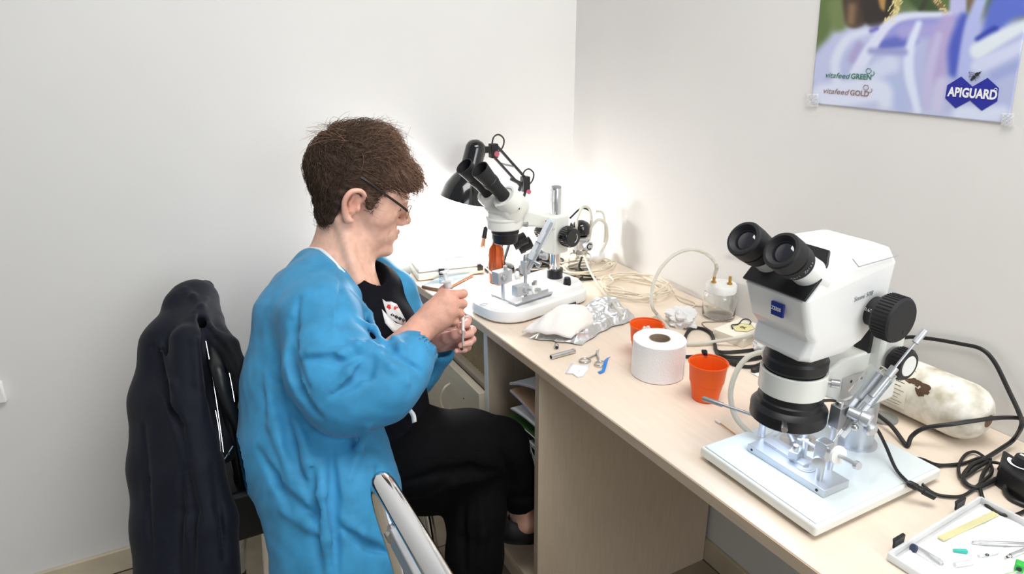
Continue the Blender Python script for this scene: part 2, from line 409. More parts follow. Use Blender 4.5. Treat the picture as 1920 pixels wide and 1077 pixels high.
stroke([(1560, 330), (1720, 60), (1900, -60)], [40, 130, 190], (92, 110, 200), 90)
stroke([(1500, 330), (1640, 260)], [24, 40], (48, 62, 166), 50)
stroke([(1500, 430), (1660, 330), (1900, 210)], [70, 62, 40], (220, 228, 236), 60)
stroke([(1500, 560), (1800, 420), (1950, 330)], [60, 50, 40], (206, 212, 238), 60)
stroke([(1640, 640), (1900, 520)], 42, (158, 168, 216), 70)
stroke([(560, 640), (760, 540)], [70, 80], (206, 214, 238), 100)
stroke([(600, 430), (880, 440)], 26, (150, 156, 204), 60)
stroke([(780, 700), (860, 900)], 60, (176, 188, 226), 80)
stroke([(200, 820), (640, 760), (720, 860)], [120, 100, 60], (216, 222, 242), 90)
stroke([(1150, 900), (1190, 700)], 50, (200, 196, 226), 80)
stroke([(1350, 960), (1700, 960)], 70, (212, 220, 242), 90)
rs = np.random.RandomState(3)
spk = rs.rand(NV, NU); m_ = (spk > .72) & (np.abs(ZX-790) < 90) & (ZY < 190) & (ZY > -60) & (np.abs(ZX-830+(ZY)*.45) < 45); col[m_] = (224, 212, 150)
m_ = (spk > .65) & (ZY < 125) & (np.abs(ZX-1150-.75*ZY) < 34); col[m_] = (214, 200, 150)
vsn = [pos(u, v) for u, v in zip(U_.ravel(), V_.ravel())]
fcs = [(j*NU+i, j*NU+i+1, (j+1)*NU+i+1, (j+1)*NU+i) for j in range(NV-1) for i in range(NU-1)]
me = bpy.data.meshes.new('poster'); me.from_pydata([tuple(p_) for p_ in vsn], [], fcs)
ca = me.color_attributes.new('print', 'FLOAT_COLOR', 'POINT')
lin = np.where(col <= 10, col/255/12.92, ((col/255+.055)/1.055)**2.4).reshape(-1, 3)
ca.data.foreach_set('color', np.c_[lin, np.ones(len(lin))].astype(np.float32).ravel())
mp_ = bpy.data.materials.new('poster_print'); mp_.use_nodes = True
an = mp_.node_tree.nodes.new('ShaderNodeVertexColor'); an.layer_name = 'print'
pb = mp_.node_tree.nodes['Principled BSDF']; pb.inputs['Roughness'].default_value = .3
mp_.node_tree.links.new(an.outputs['Color'], pb.inputs['Base Color'])
poster = link('poster', me, mp_, solid=.0012); tag(poster, 'glossy poster with blue flower photo and printed logos on the right wall', 'poster')
def zdir(a_, b_): return pz(*b_)-pz(*a_)
M_pgreen = mat('print_green', srgb(62, 122, 96), .5); M_pgold = mat('print_gold', srgb(150, 122, 112), .5); M_plogo = mat('print_blue', srgb(36, 42, 150), .45)
E_ = .0012
def ptext(nm, s_, a_, b_, h_, m_, **k):
    p0 = pz(*a_, E_); xd = zdir(a_, b_); wdt = np.linalg.norm(xd)
    o = text(nm, s_, 1.0, m_, poster, V(0, 0, 0), V(1, 0, 0), V(0, 1, 0), **k)
    xs = np.array([v.co.x for v in o.data.vertices]); y_ = np.array([v.co.y for v in o.data.vertices]); zs = np.array([v.co.z for v in o.data.vertices])
    yv = nrm(UPV); hm = h_
    for i, v in enumerate(o.data.vertices):
        v.co = Vector(p0+xd*(xs[i]-xs.min())/(xs.max()-xs.min())+yv*hm*(y_[i])+V(-zs[i], 0, 0))
    return o
hz = np.linalg.norm(pz(400, 650)-pz(400, 750))/100
ptext('lettering_line', 'vitafeed', (215, 652), (420, 664), 66*hz*1.0, M_pgreen, shear=.25)
ptext('lettering_line', 'GREEN', (428, 662), (597, 672), 62*hz*1.0, M_pgreen, bold=.02)
ptext('lettering_line', 'vitafeed', (197, 784), (412, 800), 66*hz, M_pgold, shear=.25)
ptext('lettering_line', 'GOLD', (420, 800), (577, 812), 62*hz, M_pgold, bold=.02)
def hexring(c, r, m_, ph=0.0, full=range(6), w_=.0005):
    ps = [pz(c[0]+r*math.cos(PI/3*k+ph), c[1]+r*math.sin(PI/3*k+ph), E_) for k in range(6)]
    q = MB()
    for k in full: q.tube([ps[k], ps[(k+1) % 6]], w_, 5)
    q.build('hexagon_outline', m_, poster)
hexring((578, 597), 23, M_pgreen, .1); hexring((607, 618), 20, M_pgreen, .1, (5, 0, 1)); hexring((555, 736), 24, M_pgold, .1); hexring((588, 760), 20, M_pgold, .1, (5, 0, 1))
for hx in ([(1240, 718), (1358, 645), (1452, 730), (1432, 845), (1310, 911), (1223, 826)], [(1452, 730), (1580, 656), (1674, 742), (1660, 852), (1530, 932), (1432, 845)]):
    MB().prism([pz(x, y, .0008) for x, y in hx], (-.0006, 0, 0)).build('logo_hexagon', M_plogo, poster)
E_ = .0018
ptext('logo_lettering', 'APIGUARD', (1238, 806), (1652, 838), 92*hz, M_whiteink, bold=.035)
# registered mark: ring and R
q = MB(); q.tube([pz(1646+13*math.cos(t_), 756+13*math.sin(t_), E_) for t_ in np.linspace(0, 2*PI, 14)[:-1]], .0004, 4, closed=True); q.build('registered_mark', M_whiteink, poster)
# printed bee above the logo
def pell(c, rx, ry, ang, m_, nm='bee_emblem', off=.0012):
    ca_, sa = math.cos(ang), math.sin(ang)
    MB().prism([pz(c[0]+rx*math.cos(t_)*ca_-ry*math.sin(t_)*sa, c[1]+rx*math.cos(t_)*sa+ry*math.sin(t_)*ca_, off) for t_ in np.linspace(0, 2*PI, 17)[:-1]], (-.0003, 0, 0)).build(nm, m_, poster)
pell((1490, 626), 20, 15, -.6, M_ink); pell((1512, 612), 8, 8, 0, M_ink)
for k in range(4): pell((1468-9*k, 646+9*k), 6, 17-2*k, -.75+.0*k, M_ink)
q = MB()
for a_, b_ in [((1512, 606), (1530, 600)), ((1480, 640), (1500, 660)), ((1470, 655), (1480, 685)), ((1500, 632), (1512, 648)), ((1478, 618), (1420, 606)), ((1420, 606), (1432, 626)), ((1432, 626), (1476, 628)), ((1430, 632), (1422, 648)), ((1422, 648), (1470, 640))]:
    q.tube([pz(*a_, E_), pz(*b_, E_)], .0003, 4)
q.build('bee_emblem', M_ink, poster)
# clear tape at the two lower corners
M_tape = mat('clear_tape', (.9, .9, .9, 1), .2, alpha=.35, var=.05)
for cx, cy, s1 in ((100, 845, 1), (1745, 1010, -1)):
    q = MB(); n_ = 9
    pts = [[pz(cx+(i/(n_-1)-.5)*110, cy+(j/(n_-1)-.5)*110, .0025+.0012*math.sin(i*1.9+j*2.7)) for i in range(n_)] for j in range(n_)]
    q.loft(pts, False, False, closed=False)
    tag(q.build('clear_tape', M_tape, solid=.0003), 'crinkled clear tape holding the %s lower corner of the poster' % ('left' if s1 > 0 else 'right'), 'tape')
# ------------------------------------------------------------------ large white stereo microscope (front)
MY = -.525
zm = thing('stereo_microscope', 'large white stereo microscope with blue badge on a flat square base', 'microscope', (.2, -.54, .75))
M_top = mat('base_top_glass', srgb(214, 222, 222), .16, var=.01, coat=.5)
b0 = MB().bb((.058, -.648, .7565), (.335, -.428, .7735)).build('base_plate', M_cream, zm, bevel=.004, seg=3)
MB().bb((.063, -.643, .7730), (.330, -.433, .7752)).build('base_top', M_top, b0, bevel=.0008)
for x_, y_ in ((.075, -.63), (.075, -.445), (.318, -.63), (.318, -.445)):
    MB().prof((x_, y_, .75), (0, 0, 1), [(0, .008), (.002, .010), (.0072, .0105)], 16).build('rubber_foot', M_rubber, b0)
# column
CX, CY = .283, -.538
MB().prof((CX, CY, .775), (0, 0, 1), [(0, .033), (.003, .033), (.003, .026), (.075, .0245), (.078, .016), (.26, .016)], 28).build('column', M_alu, zm, angle=30)
q = MB(); q.bb((CX-.022, CY-.03, .86), (CX+.03, CY+.03, .975)); arm0 = q.build('focus_block', M_cream, zm, bevel=.006, seg=3)
MB().bb((CX-.03, CY-.012, .90), (CX-.020, CY+.012, 1.02)).build('focus_rail', M_black, zm, bevel=.002)
# focus knobs on both sides
for s_ in (-1, 1):
    k = MB().prof((CX+.0, CY+s_*.03, .935), (0, s_, 0), [(0, .012), (.006, .012), (.006, .022), (.01, .0235), (.026, .0235), (.029, .021)], 28).build('focus_knob', M_black, arm0, angle=30)
    MB().prof((CX+.0, CY+s_*.0588, .935), (0, s_, 0), [(0, .016), (.0012, .015)], 24).build('knob_cap', M_white, arm0)
    q = MB()
    for a_ in range(28):
        an_ = 2*PI*a_/28; q.box((CX+.0236*math.cos(an_), CY+s_*.048, .935+.0236*math.sin(an_)), (.0016, .014, .0016))
    q.build('knob_ribs', M_black, arm0)
# carrier arm to ring
AX = .128
poly = [V(AX+.03, MY-.028, .898), V(AX+.09, MY-.025, .87), V(CX-.015, MY-.025, .87), V(CX-.015, MY-.025, .945), V(AX+.07, MY-.025, .945), V(AX+.035, MY-.028, .935)]
q = MB(); q.prism(poly, (0, .056, 0)); q.build('carrier_arm', M_cream, zm, bevel=.003)
MB().bb((AX+.075, MY-.0275, .878), (CX-.025, MY-.0245, .915)).build('arm_side_plate', M_alu, zm, bevel=.0006)
for x_ in (.095, .118):
    MB().cyl((AX+x_, MY-.0280, .905), (AX+x_, MY-.0270, .905), .0022, n=12).build('screw', M_ink, zm)
q = MB(); n_ = 40
ring = lambda r, z: [V(AX+r*math.cos(2*PI*k/n_), MY+r*math.sin(2*PI*k/n_), z) for k in range(n_)]
q.loft([ring(.0455, .905), ring(.0465, .906), ring(.0465, .938), ring(.0455, .939), ring(.0425, .939), ring(.0425, .905)], loop=True)
q.build('mounting_ring', M_cream, zm)
MB().prof((AX+.033, MY-.033, .921), (.707, -.707, 0), [(0, .004), (.004, .004), (.004, .0065), (.015, .0065), (.016, .0055)], 16).build('clamp_screw', M_steel, zm)
MB().prof((AX, MY, .895), (0, 0, 1), [(0, .040), (.045, .0415), (.05, .0445), (.062, .0445), (.066, .042), (.082, .042)], 36).build('lens_barrel', M_black, zm, angle=30)
# ring light
rl = MB().prof((AX, MY, .858), (0, 0, 1), [(.004, .020), (.0, .050), (.003, .0535), (.020, .0535), (.024, .050), (.027, .046), (.034, .0455), (.036, .043), (.046, .0415)], 44).build('ring_light', M_black, zm, angle=25)
MB().prof((AX-.044, MY-.030, .877), (-.72, -.68, -.05), [(0, .0035), (.012, .0035), (.012, .0045), (.020, .0045)], 14).build('light_screw', M_steel, rl)
MB().prof((AX, MY, .8572), (0, 0, 1), [(0, .030), (0, .046), (.0012, .046), (.0012, .030)], 40, cap=False).build('led_ring', mat('led_ring_lit', (.75, .84, 1, 1), .4, emit=((.62, .76, 1, 1), 5)), rl)
l_ = bpy.data.lights.new('ring_lamp', 'AREA'); l_.shape = 'DISK'; l_.size = .085; l_.energy = .10; l_.color = (.70, .80, 1.0)
lo_ = bpy.data.objects.new('ring_lamp', l_); C.objects.link(lo_); lo_.location = (AX, MY, .854)
# body of the head: loft of horizontal-ish sections, widest at the top, waisted near the bottom
def octo(x0, x1, y0, y1, z, ch, dz=0.0):                    # chamfered rectangle section with sloping z along x
    P_ = [(x0+ch, y0), (x1-ch, y0), (x1, y0+ch), (x1, y1-ch), (x1-ch, y1), (x0+ch, y1), (x0, y1-ch), (x0, y0+ch)]
    return [V(x, y, z+dz*(x-x0)/(x1-x0)) for x, y in P_]
YL, YR = MY+.052, MY-.052
secs = [octo(.088, .175, YR+.006, YL-.006, .972, .012), octo(.082, .205, YR+.002, YL-.002, .979, .010, .010), octo(.090, .228, YR+.001, YL-.001, 1.005, .008, .01),
        octo(.078, .236, YR, YL, 1.020, .006, .018), octo(.062, .240, YR, YL, 1.066, .005, .030)]
q = MB(); q.loft(secs, True, False)
# sloping top with eyepiece plate: rises from the front edge to the ridge, then falls to the back
sec = secs[-1]
top = [octo(.100, .225, YR+.002, YL-.002, 1.105, .006, .012)[k] for k in range(8)]
top2 = octo(.125, .20, YR+.012, YL-.012, 1.128, .006, -.002)
q2 = MB(); q.loft([sec, top, top2], False, True)
head = q.build('head_housing', M_white, zm, bevel=.003, seg=3, angle=28)
# black plate on the sloping front
pn = nrm(np.cross(V(0, 1, 0), V(.062, 0, .056))); pn = pn if pn[0] < 0 else -pn
def plate_pt(y_, s_): return V(.061+.060*s_, y_, 1.067+.0585*s_)
outline = [(YR+.000, .02), (YR+.000, .45), (YR+.006, .72), (YR+.016, .95), (YL-.016, .95), (YL-.004, .72), (YL-.000, .45), (YL-.000, .02)]
q = MB(); q.prism([plate_pt(y_, s_)+pn*.001 for y_, s_ in outline], pn*.004); q.build('eyepiece_plate', M_black, zm, bevel=.001)
MB().cyl(plate_pt(YR+.010, .42)+pn*.004, plate_pt(YR+.010, .42)+pn*.006, .0026, n=14).build('plate_screw', M_steel, zm)
# eyepieces
ED = nrm(V(-.83, 0, .555))
for y_ in (MY+.031, MY-.031):
    base = V(.094, y_, 1.094)
    MB().prof(base-ED*.012, ED, [(0, .0215), (.012, .0215), (.05, .0190), (.052, .0190)], 32).build('eyepiece_tube', M_white, zm, angle=30)
    ey = MB().prof(base+ED*.036, ED, [(0, .019), (.0, .0225), (.004, .0235), (.018, .0245), (.019, .0225), (.021, .0225), (.022, .0250), (.040, .0250), (.043, .0235), (.0435, .020), (.0395, .0165), (.037, .0150)], 36).build('eyepiece', M_rubber, zm, angle=25)
    MB().prof(base+ED*.071, ED, [(0, .016), (.0025, .0135), (.004, .008), (.0045, .0002)], 28).build('lens', M_lens, ey)
    if y_ < MY:
        # printed name bent along the lower rim of the near eyepiece
        a_, b_, d_ = frame(ED)
        tx = 'Carl Zeiss'
        for i, ch in enumerate(tx):
            if ch == ' ': continue
            an_ = math.radians(222+6.6*i); rr = .0242
            rad = V(0, -1, 0)*math.sin(an_)*-1
            side = V(0, -1, 0); dn = -np.cross(side, ED)
            if dn[2] > 0: dn = -dn
            th_ = math.radians(-62+9.2*i)
            nrmv = side*math.cos(th_+.35)*1.0+dn*math.sin(-th_+.1)
            phi = math.radians(70-8.6*i)
            nv = nrm(side*math.cos(phi)+dn*math.sin(phi)); tv = np.cross(ED, nv)
            p_ = base+ED*(.0435)+nv*(.0246)
            text('engraving', ch, .0062, M_greyink, ey, p_, nrm(np.cross(ED, nv)) if np.dot(np.cross(ED, nv), V(1, 0, 1)) > 0 else -nrm(np.cross(ED, nv)), ED, ext=.0001)
# badge and lettering
px0 = .0715
bc = onx(1460, 580, .066)
bd = MB().prism([bc+V(-.001, .010, .0095), bc+V(-.001, -.010, .0095), bc+V(.001, -.0095, -.0095), bc+V(.001, .0095, -.0095)], (-.0035, 0, 0)).build('badge', M_blue, head)
text('badge_lettering', 'ZEISS', .0068, M_whiteink, bd, bc+V(-.0047, .0085, -.001), V(0, -1, 0), V(0, 0, 1), bold=.02, ext=.0002)
text('model_lettering', 'Stemi 508', .0095, M_greyink, head, V(.158, YR-.0006, 1.052), V(1, 0, .10), V(0, 0, 1), shear=.2, ext=.0002)
MB().tube([V(.14, YR-.0004, 1.115), V(.155, YR-.0008, 1.102), V(.236, YR-.0002, 1.105)], .0006, 5).build('seam', M_greyink, head)
# zoom knobs
for s_ in (-1, 1):
    kn = MB().prof((.205, MY+s_*.050, 1.030), (0, s_, 0), [(0, .021), (.016, .021), (.016, .029), (.020, .0315), (.042, .0315), (.0445, .029), (.0445, .001)], 40).build('zoom_knob', M_rubber, zm, angle=30)
    q = MB()
    for k in range(40):
        an_ = 2*PI*k/40; q.box((.205+.0317*math.cos(an_), MY+s_*.0805, 1.030+.0317*math.sin(an_)), (.0016, .020, .0016), )
    q.build('knob_ribs', M_rubber, kn)
    MB().cyl((.205+.008, MY+s_*.0942, 1.012), (.205+.008, MY+s_*.0950, 1.012), .0025, n=12).build('screw_hole', M_ink, kn)
text('knob_scale', '0.63', .0065, M_whiteink, zm, V(.1822, MY-.0535, 1.036), V(0, -1, 0), V(0, 0, 1), ext=.0001)
# transmitted stage lens below the head
MB().prof((.205, -.497, .7752), (0, 0, 1), [(0, .030), (.0025, .030), (.003, .016), (.012, .016), (.013, .012), (.022, .012)], 30).build('stage_disc', M_steel, zm)

# ------------------------------------------------------------------ insemination instrument on the base of the front microscope
ii = thing('insemination_instrument', 'small aluminium manipulator stand with posts on the front microscope base', 'instrument', (.14, -.54, .7752))
B0, B1 = V(.112, -.474, 0), V(.118, -.612, 0)
MB().prism([V(.112, -.474, .7755), V(.165, -.474, .7755), V(.169, -.612, .7755), V(.116, -.612, .7755)], (0, 0, .012)).build('base_bar', M_alu, ii, bevel=.0008)
for s_ in (.483, .600):
    MB().cyl((.1135+.003*(s_ > .5), -s_, .7815), (.1120+.003*(s_ > .5), -s_, .7815), .0022, n=12).build('screw_hole', M_ink, ii)
MB().bb((.135, -.560, .7872), (.150, -.485, .7925)).build('slide_rail', M_alu, ii, bevel=.0006)
MB().prof((.140, -.560, .7870), (0, 0, 1), [(0, .014), (.0016, .014), (.0016, .010), (.0022, .010)], 24).build('stage_disc', M_alu, ii)
MB().prof((.140, -.560, .7880), (0, 0, 1), [(0, .004), (.002, .004)], 12).build('stage_screw', M_steel, ii)
# queen holder clamp
q = MB(); q.box((.142, -.538, .799), (.022, .014, .012), np.array(Matrix.Rotation(.35, 3, 'Z')))
cl = q.build('holder_clamp', M_alu, ii, bevel=.0012)
MB().prof((.138, -.540, .804), (-.1, -.1, 1), [(0, .0045), (.010, .0045), (.0115, .0035)], 14).build('clamp_screw', M_steel, cl)
MB().cyl((.154, -.545, .79), (.154, -.545, .822), .003, n=12).build('clamp_pin', M_alu, cl)
MB().cyl((.160, -.520, .800), (.170, -.500, .806), .004, n=12).build('holder_tube', M_alud, cl)
# left post with hook carrier
lp = V(.148, -.468, 0)
MB().prof((lp[0], lp[1], .787), (0, 0, 1), [(0, .0055), (.047, .0055)], 18).build('post', M_alu, ii)
MB().box((lp[0], lp[1], .845), (.018, .017, .030)).build('post_block', M_alu, ii, bevel=.001)
MB().prof((lp[0]-.009, lp[1]-.002, .832), (-.9, -.4, 0), [(0, .003), (.004, .003), (.004, .0085), (.009, .0085), (.009, .003), (.011, .003)], 18).build('lock_knob', M_alu, ii, angle=30)
hd0 = at(1347, 757, 1.105); hd1 = at(1428, 784, 1.075)
rodh = MB().prof(hd1, hd0-hd1, [(-.006, .0026), (.062, .0024), (.062, .0042), (.094, .0042), (.096, .003)], 14).build('hook_handle', M_alud, ii)
nd0 = at(1438, 786, 1.07); nd1 = at(1478, 796, 1.035)
hub = MB().prof(nd0, nd1-nd0, [(-.012, .0075), (-.004, .0075), (-.003, .005), (.008, .0052), (.009, .0035), (.026, .0036), (.029, .0015)], 16).build('needle_hub', mat('needle_hub_blue', srgb(104, 184, 226), .35, transl=.2), ii)
MB().cyl(nd0+(nd1-nd0)*.4, at(1496, 802, 1.03), .0007, n=6).build('needle', M_steel, hub)
# right post with cross carriers
rp = V(.146, -.588, 0); rp2 = V(.160, -.590, 0)
MB().prof((rp[0]-.012, rp[1], .787), (0, 0, 1), [(0, .0052), (.036, .0052)], 18).build('post', M_alu, ii)
MB().box((rp[0]-.012, rp[1], .835), (.018, .018, .030)).build('post_block', M_alu, ii, bevel=.001)
MB().prof((rp[0]-.021, rp[1]-.002, .822), (-.85, -.5, 0), [(0, .003), (.003, .003), (.003, .0085), (.008, .0085), (.0085, .004)], 18).build('lock_knob', M_alu, ii, angle=30)
c0 = at(1555, 845, .945); c1 = at(1607, 873, .90)
hk = MB().prof(c0, c1-c0, [(-.02, .006), (-.006, .006), (-.006, .0045), (.0, .0045), (.012, .003), (.044, .003), (.046, .0062), (.052, .0058)], 14).build('hook_shaft', M_alu, ii)
wc = c0+(c1-c0)*.30
MB().prof(wc, c1-c0, [(-.001, .013), (.002, .0135), (.0035, .013)], 26).build('white_washer', M_white, hk)
rb0 = at(1503, 823, .985); rb1 = at(1535, 842, .97)
MB().prof(rb1, rb0-rb1, [(0, .0022), (.024, .0022), (.026, .0012)], 10).build('probe_rod', M_alu, ii)
MB().prof((rp2[0]+.008, rp2[1]+.012, .787), (0, 0, 1), [(0, .0055), (.085, .0055)], 18).build('tall_post', M_alu, ii)
MB().box((rp2[0]+.008, rp2[1]+.012, .876), (.018, .017, .034)).build('tall_post_block', M_alud, ii, bevel=.001)
MB().prof((rp2[0]+.008, rp2[1]+.012, .893), (0, 0, 1), [(0, .006), (.006, .006), (.007, .005)], 16).build('post_screw', M_steel, ii)
# inclined syringe carrier
s0 = at(1568, 812, .975); s1 = at(1655, 705, .965)
ax = nrm(s1-s0); sd = nrm(np.cross(ax, V(-.55, -.8, .2))); nn_ = np.cross(sd, ax)
if np.dot(nn_, CAM-s0) < 0: nn_ = -nn_
Rm = np.stack([ax, sd, nn_], 1); ln_ = np.linalg.norm(s1-s0)
mid = (s0+s1)/2
car = MB().box(mid, (ln_, .026, .008), Rm).build('carrier_plate', M_alu, ii, bevel=.0008)
MB().box(mid+nn_*.006+ax*-.01, (ln_*.62, .010, .006), Rm).build('carrier_slot', M_alud, car, bevel=.0006)
MB().box(mid+nn_*.006+ax*.035+sd*.0, (.055, .024, .009), Rm).build('acrylic_slide', M_clear, car, bevel=.001)
MB().box(mid+nn_*.006+ax*.03+sd*(.016 if np.dot(sd, RT) < 0 else -.016), (.05, .022, .004), Rm).build('acrylic_wing', M_clear, car, bevel=.0006)
text('engraving', 'SCHLEY', .0075, M_ink, car, mid+nn_*.0043-ax*.030+sd*(-.011 if np.dot(sd, RT) < 0 else .011), ax, np.cross(nn_, ax), ext=.0001)
MB().prof(s1+ax*-.004+nn_*.012, ax, [(-.03, .0045), (.006, .0045), (.006, .0062), (.022, .0062), (.022, .0018), (.066, .0018), (.066, .0050), (.088, .0045), (.089, .002)], 14).build('plunger_rod', M_alu, car, angle=30)
MB().prof(s0-ax*.001+nn_*.010, -ax, [(-.06, .0022), (.0, .0022), (.004, .0008), (.05, .0005)], 8).build('glass_tip', M_glass, car)
sk = mid+ax*-.006-sd*(np.sign(np.dot(sd, UP)))*.016+nn_*-.002
dk = nrm(RT*.75-UP*.62-FW*.2)
kk = MB().prof(at(1592, 772, .955), nrm(at(1622, 786, .94)-at(1592, 772, .955)), [(0, .008), (.016, .0085), (.018, .0105), (.030, .0105), (.032, .008)], 20).build('drive_knob', M_alu, ii, angle=30)
MB().prof(at(1622, 796, .945), nrm(at(1640, 812, .93)-at(1622, 796, .945)), [(0, .005), (.006, .005), (.006, .009), (.014, .009), (.016, .007)], 20).build('drive_knob', M_alu, ii, angle=30)
MB().ball(at(1603, 802, .945), .005).build('lock_ball', M_steel, ii)
# ------------------------------------------------------------------ second stereo microscope, on a rounded white stand
O1 = V(.245, .323, .75); an1 = math.radians(12)
A1 = V(-math.cos(an1), -math.sin(an1), 0); B1_ = V(-A1[1], A1[0], 0)
def L1(a, b, z): return V(O1[0], O1[1], 0)+A1*a+B1_*b+V(0, 0, z)
def h1(px, py, b=0): return hit(px, py, L1(0, b, 0), B1_)
m1 = thing('stereo_microscope', 'cream stereo microscope with chrome pole on a rounded white stand', 'microscope', (O1[0], O1[1], .75))
def rrect(a0, a1, b0, b1, rf, rb, z, n=8):
    P_ = []
    for (ca_, cb, r, t0) in ((a1-rf, b1-rf, rf, 0), (a0+rb, b1-rb, rb, PI/2), (a0+rb, b0+rb, rb, PI), (a1-rf, b0+rf, rf, 1.5*PI)):
        for k in range(n+1):
            t_ = t0+PI/2*k/n; P_.append(L1(ca_+r*math.cos(t_), cb+r*math.sin(t_), z))
    return P_
def ins(d): return (-.055+d, .245-d, -.092+d, .092-d)
q = MB(); q.loft([rrect(*ins(.006), .07, .04, .753), rrect(*ins(.001), .075, .045, .757), rrect(*ins(0), .075, .045, .766), rrect(*ins(.003), .075, .045, .780), rrect(*ins(.010), .07, .04, .785)])
bs = q.build('base', M_white, m1, angle=30)
q = MB(); q.loft([rrect(*ins(.012), .07, .04, .750), rrect(*ins(.010), .07, .04, .7545)]); q.build('base_shadow_gap', M_black, bs)  # inset black slab stands in for the shadow gap under the base
q = MB(); q.loft([rrect(-.048, .075, -.080, .080, .03, .035, .783), rrect(-.046, .068, -.076, .076, .03, .035, .796), rrect(-.040, .058, -.068, .068, .025, .03, .803)]); q.build('base_hump', M_white, bs, angle=30)
MB().prof(L1(.15, 0, .784), (0, 0, 1), [(0, .045), (.002, .045), (.0025, .044)], 36).build('stage_plate', M_white, bs)
pk = h1(1063, 545, .06); MB().prof((pk[0], pk[1], .797), (0, 0, 1), [(0, .0105), (.012, .010), (.022, .0085), (.024, .007)], 18).build('dimmer_knob', M_black, bs)
ps_ = h1(1072, 574, .0925); 
Rb = np.stack([A1, B1_, V(0, 0, 1)], 1)
MB().box(ps_+B1_*.000, (.028, .004, .016), Rb).build('rocker_switch', M_blackgloss, bs, bevel=.0006)
MB().box(ps_+B1_*.0025-A1*.004, (.009, .003, .010), Rb).build('rocker', M_black, bs, bevel=.0006)
tq = h1(1042, 584, .0935); text('base_lettering', 'OLYMPUS', .0085, M_greyink, bs, tq+B1_*.0006, -A1, V(0, 0, 1), ext=.0002)
rq = h1(1036, 583, .0935); MB().tube([rq+(-A1*math.cos(t_)+V(0, 0, 1)*math.sin(t_))*.004 for t_ in np.linspace(0, 2*PI, 15)[:-1]], .0005, 4, closed=True).build('base_emblem', M_greyink, bs)
oq = onz(907, 571, .7853); MB().tube([oq+V(.010*math.cos(t_), .0055*math.sin(t_), .0004) for t_ in np.linspace(0, 2*PI, 19)[:-1]], .0007, 5, closed=True).build('base_emblem', M_greyink, bs)
MB().prof(L1(0, 0, .803), (0, 0, 1), [(0, .0205), (.022, .0205), (.024, .019)], 28).build('pole_collar', M_black, m1)
MB().prof(L1(0, 0, .80), (0, 0, 1), [(0, .0138), (.236, .0138), (.240, .0125)], 28).build('pole', M_chrome, m1, angle=30)
MB().prof(L1(0, 0, 1.040), (0, 0, 1), [(0, .0128), (.004, .0125), (.005, .011)], 24).build('pole_cap', M_alud, m1)
q = MB(); q.loft([[L1(-.026+.052*(k in (1, 2)), -.026+.05*(k in (2, 3)), z) for k in range(4)] for z in (.872, .974)])
fb = q.build('focus_block', M_cream, m1, bevel=.006, seg=3)
for s_ in (1, -1):
    kn = MB().prof(L1(-.004, s_*.024, .922), B1_*s_, [(0, .014), (.006, .014), (.006, .024), (.010, .0255), (.034, .0255), (.038, .0235), (.038, .001)], 34).build('focus_knob', M_blackgloss, m1, angle=30)
    q = MB()
    for k in range(26):
        t_ = 2*PI*k/26; q.tube([L1(-.004, s_*.034, .922)+(A1*math.cos(t_)+V(0, 0, 1)*math.sin(t_))*.0255, L1(-.004, s_*.056, .922)+(A1*math.cos(t_)+V(0, 0, 1)*math.sin(t_))*.0255], .0013, 5)
    q.build('knob_ribs', M_blackgloss, kn)
    MB().tube([L1(-.004, s_*.0622, .922)+(A1*math.cos(t_)+V(0, 0, 1)*math.sin(t_))*.013 for t_ in np.linspace(2.4, 4.4, 12)], .0007, 5).build('knob_mark', M_whiteink, kn)
# arm
q = MB(); q.loft([[L1(a, b, z) for b, z in ((-w_, z0), (w_, z0), (w_, z1), (-w_, z1))] for a, w_, z0, z1 in ((.015, .024, .935, .972), (.06, .022, .950, .985), (.105, .026, .962, 1.002), (.13, .028, .965, 1.008))])
q.build('arm', M_cream, m1, bevel=.006, seg=3)
MB().cyl(L1(.055, .0225, .968), L1(.055, .0240, .968), .002, n=10).build('screw', M_ink, m1)
ac = .168
q = MB(); n_ = 36
def oval(ra, rb_, z, ca_=ac): return [L1(ca_+ra*math.cos(2*PI*k/n_), rb_*math.sin(2*PI*k/n_), z) for k in range(n_)]
q.loft([oval(.042, .038, .966), oval(.045, .041, .969), oval(.046, .042, .990), oval(.043, .040, .998), oval(.042, .04, 1.006)])
q.build('nosepiece', M_cream, m1, angle=30)
q = MB(); q.loft([oval(.046, .0425, .9885), oval(.0475, .0435, .990), oval(.0475, .0435, .9935), oval(.046, .0425, .995)]); q.build('nosepiece_rim', M_cream, m1)
MB().prof(L1(ac-.028, .036, .977), B1_-A1*.5, [(0, .0045), (.006, .0045), (.007, .0065), (.010, .0065)], 16).build('nosepiece_screw', M_steel, m1)
MB().prof(L1(ac, 0, .966), (0, 0, -1), [(0, .034), (.010, .0345), (.012, .033), (.034, .0305), (.036, .028), (.036, .02), (.030, .018)], 36).build('objective_housing', M_black, m1, angle=30)
